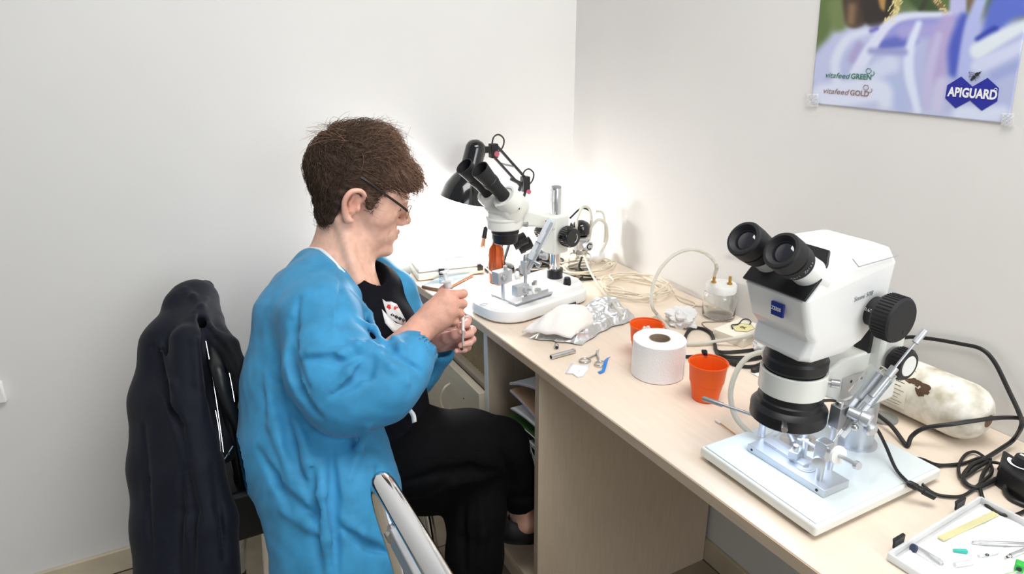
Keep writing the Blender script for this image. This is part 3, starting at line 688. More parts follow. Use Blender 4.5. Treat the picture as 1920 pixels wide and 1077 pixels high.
# slanted binocular body
E1 = nrm(A1*.70+V(0, 0, .72)); 
cen = L1(ac-.006, 0, 1.018)
q = MB()
def brick(t, hw, hh, ru=8):
    c_ = cen+E1*t; u_ = B1_; w2 = np.cross(E1, u_)
    return [c_+u_*(hw*math.copysign(abs(math.cos(t_))**.5, math.cos(t_)))+w2*(hh*math.copysign(abs(math.sin(t_))**.5, math.sin(t_))) for t_ in np.linspace(0, 2*PI, 33)[:-1]]
q.loft([brick(-.034, .036, .036), brick(-.02, .045, .040), brick(.020, .048, .038), brick(.026, .046, .036)])
q.build('head_housing', M_cream, m1, angle=40)
for s_ in (1, -1):
    c_ = cen+B1_*s_*.030+E1*.014
    MB().prof(c_, E1, [(0, .030), (.028, .0305), (.034, .029), (.034, .024), (.031, .022), (.031, .002)], 34).build('tube_housing', M_cream, m1, angle=30)
    ey = MB().prof(c_+E1*.030+B1_*s_*-.001, E1, [(0, .0155), (.038, .0155), (.040, .0165), (.047, .0165), (.049, .0185), (.060, .0190), (.062, .0175), (.068, .0185), (.100, .0215), (.1005, .0195), (.080, .016), (.078, .001)], 32).build('eyepiece', M_rubber, m1, angle=25)
    MB().prof(c_+E1*(.0885+.02), E1, [(0, .0155), (.0015, .012), (.002, .001)], 20).build('lens', M_lens, ey)
    MB().tube([c_+E1*.0905+.0172*(np.cross(E1, B1_)*math.cos(t_)+B1_*math.sin(t_)) for t_ in np.linspace(0, 2*PI, 25)[:-1]], .0005, 4, closed=True).build('eyepiece_ring', M_greyink, ey)
q = MB(); q.box(cen+E1*.078, (.03, .012, .022), np.stack([B1_, np.cross(E1, B1_), E1], 1)); q.build('hinge_link', M_black, m1, bevel=.001)
MB().cyl(cen+B1_*.048+E1*.004, cen+B1_*.0495+E1*.004, .0022, n=10).build('screw', M_ink, m1)

# ------------------------------------------------------------------ insemination instrument on the far stage
i1 = thing('insemination_instrument', 'bright aluminium manipulator stand on the far microscope stage', 'instrument', (O1[0]-.13, O1[1]-.02, .7865))
def pl(px, py, b, z=None): return h1(px, py, b)
# stepped base plate
zb = .786
pa = h1(968, 573, .060); pb_ = h1(1037, 556, .060)
def la(p): return float(np.dot(p-V(O1[0], O1[1], 0), A1))
a0, a1_ = la(pa), la(pb_)
q = MB(); prof_ = [(a0, zb), (a1_, zb), (a1_, zb+.008), (a1_+.018, zb+.011), (a1_+.018, zb+.020), (a0-.018, zb+.018), (a0-.018, zb+.009), (a0, zb+.006)]
q.prism([L1(a, .062, z) for a, z in prof_], -B1_*.004); q.build('base_rail', M_alu, i1, bevel=.0006)
MB().prism([L1(a0, .062, zb), L1(a1_, .062, zb), L1(a1_, -.04, zb), L1(a0, -.04, zb)], (0, 0, .005)).build('base_bar', M_alu, i1, bevel=.0006)
def post(px, b, z1, r=.0045, nm='post'):
    a_ = la(h1(px, 540, b)); o = MB().prof(L1(a_, b, zb+.004), (0, 0, 1), [(0, r), (z1-zb-.004, r)], 16).build(nm, M_alu, i1); return a_
ap = post(985, .045, .885)
MB().box(L1(ap, .045, .872), (.018, .018, .034), Rb).build('post_block', M_alu, i1, bevel=.001)
MB().prof(L1(ap, .045, .889), (0, 0, 1), [(0, .006), (.012, .006), (.014, .005)], 14).build('post_screw', M_steel, i1)
MB().prof(L1(ap, .045, zb+.005), (0, 0, 1), [(0, .009), (.004, .009), (.006, .006)], 16).build('post_foot', M_alu, i1)
MB().box(L1(ap+.020, .05, .820), (.038, .020, .026), Rb).build('cross_block', M_alu, i1, bevel=.001)
hb = L1(ap+.012, .061, .822); he = at(1012, 544, 1.60)
hk = MB().prof(hb, he-hb, [(-.004, .009), (.004, .009), (.006, .0032), (np.linalg.norm(he-hb)-.02, .0032), (np.linalg.norm(he-hb)-.02, .005), (np.linalg.norm(he-hb), .005)], 14).build('hook_shaft', M_alu, i1)
MB().prof(hb+(he-hb)*.62, he-hb, [(-.001, .011), (.003, .011), (.004, .009)], 22).build('white_washer', M_white, hk)
MB().prof(L1(ap-.016, .052, .828), B1_-A1*.6, [(0, .004), (.004, .004), (.004, .010), (.010, .010), (.011, .005)], 18).build('lock_knob', M_steel, i1, angle=30)
al = post(943, .01, .84)
MB().box(L1(al+.002, .01, .850), (.045, .026, .030), Rb).build('carrier_block', M_alu, i1, bevel=.0012)
MB().prof(L1(al+.006, .024, .850), B1_, [(0, .008), (.004, .008), (.006, .003), (.010, .003)], 16).build('clamp_screw', M_steel, i1)
MB().prof(L1(al-.006, .012, .865), (0, 0, 1), [(0, .005), (.010, .005)], 14).build('post_screw', M_steel, i1)
MB().prof(L1(al-.028, .02, .848), B1_*.8-A1*.5, [(0, .004), (.004, .004), (.004, .011), (.009, .011), (.012, .007)], 20).build('lock_knob', M_white, i1, angle=30)
n0 = L1(al+.022, .015, .850); n1_ = at(884, 478, 1.80)
MB().prof(n0, n1_-n0, [(0, .0018), (np.linalg.norm(n1_-n0), .0016)], 8).build('hook_handle', M_alud, i1)
n2 = at(948, 506, 1.64); MB().prof(L1(al+.008, .03, .848), n2-L1(al+.008, .03, .848), [(0, .003), (.03, .0028), (.032, .0012), (.05, .0006)], 10).build('needle_hub', M_white, i1)
# inclined syringe carrier
s0 = at(985, 508, 1.63); s1 = at(1035, 412, 1.63); ax = nrm(s1-s0); nn_ = nrm((CAM-s0)-np.dot(CAM-s0, ax)*ax); sd = np.cross(nn_, ax); Rm = np.stack([ax, sd, nn_], 1); ln_ = np.linalg.norm(s1-s0); mid = (s0+s1)/2
car = MB().box(mid, (ln_, .022, .008), Rm).build('carrier_plate', M_alu, i1, bevel=.0008)
MB().box(mid+nn_*.006-sd*.004, (ln_*.9, .006, .006), Rm).build('carrier_slot', M_alud, car, bevel=.0005)
MB().box(mid+nn_*.007+ax*.02+sd*.004, (.03, .012, .006), Rm).build('slide_block', M_alu, car, bevel=.0006)
MB().box(mid+nn_*.007-ax*.03+sd*.003, (.022, .012, .006), Rm).build('slide_block', M_alu, car, bevel=.0006)
MB().prof(at(1012, 480, 1.60), RT*.9+UP*-.1-FW*.3, [(0, .006), (.008, .006), (.008, .009), (.018, .009), (.020, .007)], 18).build('drive_knob', M_alu, i1, angle=30)
MB().prof(at(1003, 492, 1.60), RT*.8-UP*.5-FW*.3, [(0, .005), (.008, .005), (.008, .008), (.015, .008)], 18).build('drive_knob', M_steel, i1, angle=30)
# twin black barrels of the clip-on light beside the post
for k, (p_, e_) in enumerate((((962, 458), (990, 444)), ((972, 466), (1000, 452)))):
    MB().prof(at(*p_, 1.70+.02*k), at(*e_, 1.70+.02*k)-at(*p_, 1.70+.02*k), [(0, .017), (.012, .018), (.014, .016), (.036, .0165), (.038, .012)], 22).build('black_barrel', M_black, i1, angle=30)
# spare glass tip lying on the stand
pt_ = onz(925, 549, .7875); MB().prof(pt_, V(.9, .1, 0), [(0, .002), (.018, .002), (.019, .001)], 8).build('spare_tip', M_glass, i1)

# ------------------------------------------------------------------ black architect lamp with its light
lamp = thing('desk_lamp', 'black jointed desk lamp with bell shade behind the far microscope', 'lamp', (.215, .585, .75))
M_lampb = M_blackgloss
MB().prof((.215, .585, .75), (0, 0, 1), [(0, .044), (.006, .046), (.014, .044), (.020, .034), (.024, .014), (.024, .002)], 36).build('lamp_base', M_lampb, lamp, angle=30)
LY = .625
top_ = ony(896, 262, LY); rim_ = ony(869, 374, LY+.012)
axl = nrm(rim_-top_); LL = np.linalg.norm(rim_-top_)
shp = [(0, .004), (.004, .016), (.012, .025), (.022, .029), (LL*.48, .030), (LL*.56, .034), (LL*.66, .047), (LL*.80, .062), (LL, .072)]
sh = MB(); sh.prof(top_, axl, shp+[(LL, .0705), (LL*.80, .0605), (LL*.66, .0455), (LL*.56, .0325), (LL*.48, .0285), (.024, .027)], 40, cap=True)
shade = sh.build('lamp_shade', M_lampb, lamp, angle=40)
q = MB()
for k in range(5): 
    a_, b_, _ = frame(axl); t_ = PI*.9+.35*(k-2); q.ball(top_+axl*.009+.0215*(a_*math.cos(t_)+b_*math.sin(t_)), .0022, 8, 5)
q.build('vent_holes', M_greyink, shade)
bulb_p = top_+axl*(LL*.72)
MB().ball(bulb_p-axl*.012, (.022, .022, .022)).build('bulb', mat('lamp_bulb', (1, .98, .95, 1), .3, emit=((1, .97, .92, 1), 25)), lamp)
l_ = bpy.data.lights.new('lamp_light', 'POINT'); l_.energy = 10.0; l_.shadow_soft_size = .065; l_.color = (1, .985, .96)
lo_ = bpy.data.objects.new('lamp_light', l_); C.objects.link(lo_); lo_.location = tuple(rim_+axl*.012)
j1 = ony(925, 280, LY+.01); j2 = ony(982, 343, LY+.03); j3 = V(.225, .60, .772)
hd = MB().box((j1+top_+axl*.03)/2, (.03, .016, .018), np.stack([nrm(j1-top_-axl*.03), V(0, 1, 0), nrm(np.cross(nrm(j1-top_-axl*.03), V(0, 1, 0)))], 1)).build('head_joint', M_black, lamp, bevel=.002)
MB().box(j1+V(.0, 0, -.004), (.022, .022, .040)).build('joint_block', M_black, lamp, bevel=.002)
MB().cyl(j1+V(.004, -.015, -.012), j1+V(.004, -.011, -.012), .008, n=16).build('joint_knob', mat('pink_knob', srgb(176, 92, 110), .4), lamp)
M_armk = mat('lamp_arm', srgb(60, 60, 64), .35, .5, var=.1)
dv = nrm(j2-j1); pv = nrm(np.cross(dv, V(0, 1, 0)))
for s_ in (-1, 1):
    MB().tube([j1+pv*.014*s_, j2+pv*.014*s_], .0045, 8).build('upper_arm', M_armk, lamp)
MB().tube([j1+dv*.05+pv*-.012, j1+dv*.095+pv*.012], .003, 8).build('spring', M_alud, lamp)
MB().tube([j2-dv*.045+pv*-.02, j2+dv*.01-pv*.004], .006, 8).build('link_bar', M_armk, lamp)
MB().box(j2+V(.005, 0, -.004), (.024, .022, .046)).build('joint_block', M_black, lamp, bevel=.002)
MB().cyl(j2+V(.010, -.016, -.026), j2+V(.010, -.011, -.026), .007, n=16).build('joint_knob', MATS['pink_knob'], lamp)
for s_ in (-1, 1):
    MB().tube([j2+V(.012*s_, 0, -.01), j3+V(.012*s_, 0, 0)], .0045, 8).build('lower_arm', M_armk, lamp)
for jj, kx in ((j1, 1), (j2, 1)):
    MB().tube(smooth_path([jj+V(-.004, 0, .016), jj+V(.002, 0, .034), jj+V(.018, 0, .040), jj+V(.034, 0, .026), jj+V(.030, 0, .004), jj+V(.012, 0, -.012)], 6), .0023, 8).build('lamp_cable', M_cable, lamp)

# ------------------------------------------------------------------ things around the far microscope
M_amber = mat('amber_glass', srgb(150, 66, 22), .08, var=.1, trans=.5, ior=1.4)
bt = thing('amber_bottle', 'small amber glass bottle behind the far manipulator', 'bottle', (.175, .50, .75))
bp_ = ony(930, 463, .50)
MB().prof((bp_[0], .50, .75), (0, 0, 1), [(0, .020), (.003, .022), (.090, .022), (.100, .020), (.112, .011), (.116, .010), (.128, .010)], 28).build('bottle_body', M_amber, bt, angle=40)
MB().prof((bp_[0], .50, .876), (0, 0, 1), [(0, .0125), (.018, .0125), (.019, .011)], 24).build('bottle_cap', M_black, bt)
MB().prof((bp_[0], .50, .80), (0, 0, 1), [(0, .0223), (.030, .0223)], 28, cap=False).build('bottle_label', mat('red_label', srgb(210, 50, 60), .5), bt) if False else None
br = thing('marker_brush', 'black handled brush with copper tip hanging beside the far microscope', 'brush', (0, 0, 0))
bt0, bt1 = at(913, 412, 1.86), at(905, 461, 1.86); dd = nrm(bt1-bt0); ll = np.linalg.norm(bt1-bt0)
MB().prof(bt0, dd, [(-.01, .0015), (.0, .003), (ll*.30, .0035)], 10).build('wire_hook', M_steel, br)
MB().prof(bt0+dd*ll*.28, dd, [(0, .0065), (ll*.42, .0075), (ll*.44, .006)], 14).build('brush_handle', M_black, br)
q = MB()
for k in range(12):
    t_ = 2*PI*k/12; o_ = V(math.cos(t_), math.sin(t_), 0)*.004; q.tube([bt0+dd*ll*.70+o_, bt0+dd*(ll*.98+.004*(k % 3))+o_*1.3], .0013, 5)
q.build('copper_bristles', mat('copper', srgb(200, 150, 120), .35, .6), br)

# phone at the worktop edge
ph = thing('mobile_phone', 'mobile phone with brown edge lying on the worktop by the hands', 'phone', (0.03, .57, .7505))
c4 = [onz(790, 536, .753), onz(824, 553, .753), onz(891, 518, .753), onz(853, 508, .753)]
cc = sum(c4)/4; u1 = nrm(c4[2]-c4[1]); u2 = nrm(np.cross(V(0, 0, 1), u1)); lx = .155; ly = .074
Rp = np.stack([u1, u2, V(0, 0, 1)], 1); cc[2] = .7546
MB().box(cc, (lx, ly, .008), Rp).build('phone_body', mat('bronze_metal', srgb(150, 112, 84), .35, .5), ph, bevel=.003, seg=3)
MB().box(cc+V(0, 0, .0042), (lx-.004, ly-.004, .0012), Rp).build('screen', mat('phone_glass', srgb(96, 110, 118), .12, var=.25, scale=30, coat=1), ph, bevel=.0004)

# clear plastic case with gloves pouch
cs = thing('plastic_case', 'closed white plastic case with black latches at the far worktop end', 'box', (.09, .65, .75))
def caserot(p): return p
cx0 = onz(774, 522); ce = onz(905, 507)
uu = nrm(V(.99, -.14, 0)); uv = V(-uu[1], uu[0], 0)
Rc = np.stack([uu, uv, V(0, 0, 1)], 1)
cc = V(.074, .656, 0)
MB().box(cc+V(0, 0, .762), (.20, .13, .022), Rc).build('case_tray', mat('milky_plastic', srgb(238, 234, 222), .35, var=.02), cs, bevel=.008, seg=3)
MB().box(cc+V(0, 0, .781), (.194, .124, .014), Rc).build('case_lid', M_white, cs, bevel=.006, seg=3)
for s_ in (-.03, .085):
    MB().box(cc+uu*s_-uv*.066+V(0, 0, .773), (.016, .006, .020), Rc).build('latch', M_black, cs, bevel=.0015)
def crumple(name, mt, c, size, seed, amp, nx=22, ny=16, rot=0, dome=0, th=.0006, label=None, cat=None, jag=0):
    rs_ = np.random.RandomState(seed); q = MB(); rows = []
    ph_ = rs_.rand(14, 4)
    def f(x, y):
        s_ = 0
        for i in range(14):
            fr = 3+5*ph_[i, 0]*(1+i*.18); s_ += abs(math.sin(fr*(x*math.cos(6.28*ph_[i, 1])+y*math.sin(6.28*ph_[i, 1]))*2.2+6.28*ph_[i, 2]))/(1+i*.25)
        return s_/5
    for j in range(ny):
        row = []
        for i in range(nx):
            x = (i/(nx-1)-.5); y = (j/(ny-1)-.5); e = 1.0
            jx = jag*(f(y*2, .3)-.6) if i in (0, nx-1) else 0; jy = jag*(f(x*2, .7)-.6) if j in (0, ny-1) else 0
            z = amp*f(x, y)*(1-.6*max(abs(x), abs(y))*2*0)+dome*max(0, 1-4*(x*x+y*y))
            X_ = (x+jx+.03*(f(y, x)-.6))*size[0]; Y_ = (y+jy+.03*(f(y+.3, x)-.6))*size[1]
            row.append(V(c[0]+X_*math.cos(rot)-Y_*math.sin(rot), c[1]+X_*math.sin(rot)+Y_*math.cos(rot), c[2]+z))
        rows.append(row)
    q.loft(rows, False, False, closed=False)
    o = q.build(name, mt, angle=25, solid=th)
    if label: tag(o, label, cat)
    return o
M_bag = mat('clear_bag', (.93, .95, .98, 1), .15, alpha=.42, var=.02, coat=.4)
gp = thing('glove_pouch', 'clear plastic pouch with purple glove lying on the plastic case', 'pouch', (.10, .66, .79))
o = crumple('pouch_film', M_bag, (.10, .66, .792), (.15, .10), 5, .016, rot=-.1, dome=.022); o.parent = gp; o.matrix_parent_inverse = Matrix.Translation(-gp.location)
o = crumple('white_glove', mat('white_latex', srgb(240, 240, 240), .5), (.095, .655, .79), (.10, .05), 8, .012, rot=.1, dome=.010); o.parent = gp; o.matrix_parent_inverse = Matrix.Translation(-gp.location)
o = crumple('purple_glove', mat('purple_latex', srgb(126, 112, 196), .45), (.135, .685, .806), (.085, .045), 9, .010, rot=-.25, dome=.010, jag=.2); o.parent = gp; o.matrix_parent_inverse = Matrix.Translation(-gp.location)
# ------------------------------------------------------------------ things on the worktop
# toilet roll
tr = thing('toilet_roll', 'white embossed toilet paper roll standing between the two orange cups', 'toilet roll', (.194, -.16, .75))
M_emb = mat('embossed_paper', srgb(246, 246, 247), .9, var=.01, bump=.5, bscale=260)
MB().prof((.194, -.16, .7505), (0, 0, 1), [(0, .0215), (0, .051), (.0015, .0525), (.0755, .0525), (.077, .051), (.077, .0215)], 56, cap=False).build('paper', M_emb, tr, angle=40)
MB().prof((.194, -.16, .7505), (0, 0, 1), [(.0, .0214), (.0775, .0214), (.0775, .0198), (.0, .0198), (0, .0214)], 32, cap=False).build('cardboard_core', mat('core_card', srgb(168, 150, 130), .9), tr)
q = MB(); t_ = -1.05; q.loft([[V(.194+(.0526+.0012*k)*math.cos(t_-.05*k*0+.0), -.16+(.0526+.0012*k)*math.sin(t_), z) for k in range(2)] for z in (.7515, .826)], False, False, closed=False); q.build('loose_end', M_emb, tr, solid=.0006)

# orange plastic cups
M_orin = M_orange
def cup(label, cx, cy, sc):
    t = thing('plastic_cup', label, 'cup', (cx, cy, .75), 'orange plastic cups')
    h_ = .074*sc; R1 = .0355*sc; R0 = .0245*sc
    pr_ = [(.0, R0*.9), (.001, R0), (h_*.16, R0*1.06), (h_*.38, R0+(R1-R0)*.42), (h_*.47, R0+(R1-R0)*.50), (h_*.50, R0+(R1-R0)*.66), (h_*.93, R1*.97), (h_*.96, R1), (h_*.985, R1+.0012), (h_, R1+.0004)]
    inner = [(a, max(r-.0011, .001)) for a, r in pr_[::-1]]
    MB().prof((cx, cy, .7503), (0, 0, 1), pr_+[(h_-.0005, R1-.001)]+inner[1:-1]+[(.0016, .0002)], 44).build('cup_wall', M_orange, t, angle=30)
    for zf, k in ((.30, 0), (.70, 1)):
        pass
    q = MB(); q.tube([V(cx+(R1+.0006)*math.cos(a), cy+(R1+.0006)*math.sin(a), .7503+h_) for a in np.linspace(0, 2*PI, 45)[:-1]], .0010, 6, closed=True); q.build('cup_rim', M_orange, t)
    return t, h_
c1, h_ = cup('orange plastic cup with tissue inside, half hidden behind the toilet roll', .2225, -.0845, 1.0)
c2, _ = cup('orange plastic cup in front, with a dark scrap on its rim', .207, -.283, 1.0)
def wad(name, label, cat, c, r, seed, mt, amp=.35, n=26, m=16):
    rs_ = np.random.RandomState(seed); K = rs_.randn(16, 3)*3.2; P_ = rs_.rand(16)*6.28
    q = MB(); rings = []
    for i in range(m+1):
        ring = []
        for k in range(n):
            th_ = PI*i/m; d_ = V(max(math.sin(th_), 1e-3)*math.cos(2*PI*k/n), max(math.sin(th_), 1e-3)*math.sin(2*PI*k/n), -math.cos(th_))
            s_ = 1+amp*(np.abs(np.sin(K@d_+P_)).mean()-.62)*3.4
            ring.append(np.asarray(c)+np.asarray(r)*d_*s_)
        rings.append(ring)
    q.loft(rings); return tag(q.build(name, mt, angle=22), label, cat)
p_ = onz(1207, 606, .805); wad('tissue_scrap', 'torn white tissue scrap inside the far orange cup', 'tissue', (.2225, -.0845, .804), (.010, .010, .014), 4, M_tissue, .6)
wad('dark_scrap', 'small dark scrap resting on the rim of the front orange cup', 'scrap', (.226, -.252, .8275), (.004, .006, .005), 7, M_ink, .7)
wad('crumpled_tissue', 'crumpled white tissue on the worktop behind the toilet roll', 'tissue', (.405, .012, .768), (.034, .032, .020), 11, M_tissue, .75, 40, 24)

# foil sheet with cotton pad
M_foil = mat('aluminium_foil', (.74, .75, .76, 1), .38, .95, var=.03, bump=.35, bscale=90)
fo = thing('foil_sheet', 'crumpled aluminium foil sheet holding white cotton beside the far microscope', 'foil', (.2, .13, .75))
cs4 = [V(.045, .112, 0), V(.135, .024, 0), V(.335, .078, 0), V(.350, .200, 0)]
rs_ = np.random.RandomState(2); NX, NY = 92, 54
K = rs_.randn(30, 2); K /= np.linalg.norm(K, axis=1)[:, None]; FQ = 70+rs_.rand(30)*260; PH = rs_.rand(30)*6.28
rows = []
for j in range(NY):
    row = []
    for i in range(NX):
        u = i/(NX-1); v = j/(NY-1)
        p_ = (cs4[0]*(1-u)+cs4[3]*u)*(1-v)+(cs4[1]*(1-u)+cs4[2]*u)*v
        p_ = p_+V(0, .022*math.sin(PI*u)*(v-.2), 0)
        s_ = sum((1-abs(math.sin(.5*FQ[k]*(p_[0]*K[k, 0]+p_[1]*K[k, 1])+PH[k]+1.2*math.sin(45*p_[0]+k)+math.sin(60*p_[1]+2*k))))**2*(110/FQ[k]) for k in range(30))/9
        e_ = min(1, min(u, 1-u)*8+.12)*min(1, min(v, 1-v)*6+.12)
        z = .7512+.019*s_*e_+.030*math.exp(-((u-.70)**2/.05+(v-.30)**2/.10))*e_+.010*e_
        row.append(p_+V(.003*math.sin(v*19+u*7), .002*math.sin(u*23), z))
    rows.append(row)
q = MB(); q.loft(rows, False, False, closed=False); q.build('foil', M_foil, fo, smooth=False, solid=.0003)
cp = MB(); rows = []
for j in range(26):
    row = []
    for i in range(30):
        u = i/29; v = j/25
        p_ = (V(.040, .128, 0)*(1-u)+V(.245, .175, 0)*u)*(1-v)+(V(.120, .046, 0)*(1-u)+V(.215, .088, 0)*u)*v
        p_ = p_+V(-.012*math.sin(PI*v)*(1-u), .012*math.sin(PI*u)*(1-v)-.006*math.sin(PI*u)*v, 0)
        r_ = max(0, 1-((u-.5)/.52)**2)*max(0, 1-((v-.5)/.52)**2)
        row.append(p_+V(0, 0, .760+.046*r_**.6+.0025*abs(math.sin(u*11+v*8))*r_+.0018*math.sin(v*19+u*6)))
    rows.append(row)
cp.loft(rows, False, False, closed=False); cp.build('cotton_pad', mat('cotton', srgb(240, 237, 232), .95, var=.02, bump=.4, bscale=240), fo, angle=60, solid=.003)

# metal tube, cap, scissors, tissue bit, blue strip
mt_ = thing('metal_tube', 'short brushed metal tube lying near the worktop edge', 'tube', (.07, .01, .75))
a_, b_ = onz(1033, 670, .7555), onz(1077, 658, .7555); dd = nrm(b_-a_); ll = np.linalg.norm(b_-a_)
MB().prof(a_, dd, [(0, .0058), (.004, .0058), (.0045, .0052), (ll-.0045, .0052), (ll-.004, .0058), (ll, .0058), (ll, .0042), (.0, .0042), (0, .0058)], 20, cap=False).build('tube_wall', M_steel, mt_, angle=30)
MB().prof(a_+dd*.003, dd, [(0, .0041), (.001, .0041)], 14).build('tube_bore', M_ink, mt_)
cpn = thing('metal_ferrule', 'tiny metal ferrule at the edge of the foil sheet', 'ferrule', tuple(onz(1044, 650, .75)))
a_ = onz(1044, 652, .7552); MB().prof(a_, V(.45, .9, .05), [(0, .0038), (.001, .005), (.010, .005), (.012, .0035), (.018, .003)], 16).build('ferrule_body', M_steel, cpn)
MB().prof(a_+nrm(V(.45, .9, .05))*-.0003, V(.45, .9, .05), [(0, .0036), (.0005, .0036)], 14).build('ferrule_bore', M_ink, cpn)
sc = thing('scissors', 'small nail scissors with open rings beside a tissue bit', 'scissors', (.11, -.04, .75))
tip = onz(1121, 657, .753); piv = onz(1119, 664, .753); r1c = onz(1097, 676, .753); r2c = onz(1126, 683, .753)
for k, rc in enumerate((r1c, r2c)):
    zz = V(0, 0, .0014*k)
    d_ = nrm(rc-piv); e_ = rc-d_*.011
    b = MB(); b.tube([tip+zz+V(.003*(k*2-1), 0, 0), piv+zz, e_+zz], [.0012, .0022, .0022], 8); 
    bl = b.build('blade_arm', M_steel, sc)
    MB().tube([rc+zz+V(.0125*math.cos(t_), .010*math.sin(t_), 0) for t_ in np.linspace(0, 2*PI, 27)[:-1]], .0017, 8, closed=True).build('finger_ring', M_steel, sc)
MB().cyl(piv+V(0, 0, -.0015), piv+V(0, 0, .0035), .0024, n=12).build('pivot_screw', M_steel, sc)
pl_ = [(1060, 701), (1072, 682), (1082, 685), (1106, 684), (1102, 694), (1092, 706), (1083, 708), (1074, 701)]
q = MB(); cen_ = onz(1084, 694, .7545); P_ = [onz(x, y, .7512+.001*(i % 2)) for i, (x, y) in enumerate(pl_)]
mids = [(p_+cen_)/2+V(0, 0, .0025*((i % 3)-.5)) for i, p_ in enumerate(P_)]
vs_ = P_+mids+[cen_]; n_ = len(P_); q.add(vs_, [(i, (i+1) % n_, n_+(i+1) % n_, n_+i) for i in range(n_)]+[(n_+i, n_+(i+1) % n_, 2*n_) for i in range(n_)])
tag(q.build('tissue_piece', M_paper, solid=.0022, angle=10), 'small torn white tissue piece lying by the scissors', 'tissue')
path = [onz(1142, 671, .756), onz(1137, 676, .757), onz(1134, 688, .755), onz(1130, 699, .7525), onz(1125, 697, .7515)]
q = MB(); sp = smooth_path(path, 5); q.loft([[p_+V(-.0055, 0, 0), p_+V(.0055, .002, 0)] for p_ in sp], False, False, closed=False)
tag(q.build('plastic_strip', mat('blue_plastic', srgb(32, 128, 214), .4), solid=.0009), 'bent bright blue plastic strip right of the scissors', 'strip')

# glass jar with two nozzles and hose
jr = thing('glass_jar', 'clear glass jar with white lid and two brass nozzles by the wall', 'jar', (.525, .012, .75))
jx, jy = .522, .008
gl = [(0, .030), (.003, .037), (.008, .0395), (.055, .0395), (.062, .037), (.066, .033), (.070, .0325)]
MB().prof((jx, jy, .7505), (0, 0, 1), gl+[(.070, .0305), (.066, .031), (.060, .0345), (.055, .0372), (.008, .0372), (.004, .034), (.0028, .002)], 40).build('jar_body', M_glass, jr, angle=50)
MB().prof((jx, jy, .8155), (0, 0, 1), [(0, .0355), (.001, .0365), (.017, .0365), (.020, .0345), (.020, .002)], 40).build('lid', mat('white_lid', srgb(236, 236, 234), .4, transl=.15), jr)
nz1 = V(jx-.012, jy+.014, .8355); nz2 = V(jx+.012, jy-.014, .8355)
for nzp in (nz1, nz2):
    MB().prof(nzp, (0, 0, 1), [(0, .0065), (.003, .0065), (.0035, .0038), (.010, .0034), (.011, .0044), (.014, .0036), (.020, .0034)], 14).build('nozzle', M_brass, jr, angle=30)
hp_ = [nz1+V(0, 0, .015), nz1+V(-.003, .004, .035)]
Yh = jy+.02
hose = [nz1+V(0, 0, .018), hit(1343, 497, nz1, (0.5, -.5, 0)), at(1325, 477, 1.66), at(1296, 468, 1.65), at(1265, 478, 1.65), at(1240, 502, 1.64), at(1226, 530, 1.62), at(1221, 558, 1.60), at(1224, 578, 1.585), onz(1232, 590, .757), onz(1250, 612, .757), onz(1272, 640, .756), onz(1300, 645, .757), onz(1340, 641, .760), at(1395, 631, 1.47), at(1435, 615, 1.50)]
ho = MB(); ho.tube(smooth_path(hose, 8), .0042, 10); tag(ho.build('silicone_hose', M_hose), 'pale silicone hose arching from the glass jar nozzle', 'hose')
# white box with hexagon emblem
bx = thing('cardboard_box', 'flat white cardboard box with yellow hexagon emblem by the wall', 'box', (.48, -.1, .75))
c4 = [onz(1340, 640), onz(1378, 655), onz(1440, 637), onz(1400, 608)]
uu = nrm(V(.95, -.31, 0)*1.0); uu = nrm(c4[2]-c4[1]); uu = nrm(V(.985, .17, 0)); uv = V(-uu[1], uu[0], 0); Rc = np.stack([uu, uv, V(0, 0, 1)], 1)
bcen = V(.480, -.108, .760)
M_box = mat('box_card', srgb(236, 230, 214), .6, var=.02)
bb_ = MB().box(bcen, (.105, .080, .0195), Rc).build('box_body', M_box, bx, bevel=.001)
MB().prism([bcen+V(0, 0, .0102)+uu*(.005+.030*math.cos(a))+uv*(.022*math.sin(a)) for a in np.linspace(0, 2*PI, 7)[:-1]], (0, 0, .0004)).build('hexagon_emblem', mat('emblem_yellow', srgb(222, 214, 160), .6), bb_)
MB().tube([bcen+V(0, 0, .0107)+uu*(.005+.030*math.cos(a))+uv*(.022*math.sin(a)) for a in np.linspace(0, 2*PI, 7)[:-1]], .0005, 4, closed=True).build('emblem_outline', mat('olive_ink', srgb(120, 108, 60), .6), bb_)
q = MB()
for (dx, dy, rx, ry, rt) in ((0, 0, .006, .003, .6), (-.004, .004, .004, .0022, 1.2), (.005, -.002, .004, .002, 0), (.002, .006, .005, .0015, -.3), (-.003, -.005, .0045, .0012, .9)):
    q.prism([bcen+V(0, 0, .0106)+uu*(.005+dx+rx*math.cos(a)*math.cos(rt)-ry*math.sin(a)*math.sin(rt))+uv*(dy+rx*math.cos(a)*math.sin(rt)+ry*math.sin(a)*math.cos(rt)) for a in np.linspace(0, 2*PI, 11)[:-1]], (0, 0, .0003))
q.build('bee_emblem', MATS['olive_ink'], bb_)
# dark wire clip by the box
q = MB(); q.tube(smooth_path([onz(1374, 617, .772), onz(1372, 610, .773), onz(1384, 608, .773), onz(1392, 600, .772), onz(1402, 599, .774), onz(1408, 604, .773), onz(1405, 609, .771)], 6), .0013, 6)
tag(q.build('wire_clip', M_ink), 'thin bent dark wire lying on the hexagon box', 'wire')
q = MB(); q.tube(smooth_path([onz(1342, 626, .7515), onz(1320, 612, .7515), onz(1318, 605, .7515), onz(1340, 604, .7515), onz(1380, 603, .7515), onz(1400, 599, .7515)], 8), .0011, 6)
tag(q.build('thin_wire', mat('grey_wire', srgb(120, 112, 96), .5)), 'thin grey wire loop between the glass jar and the box', 'wire')
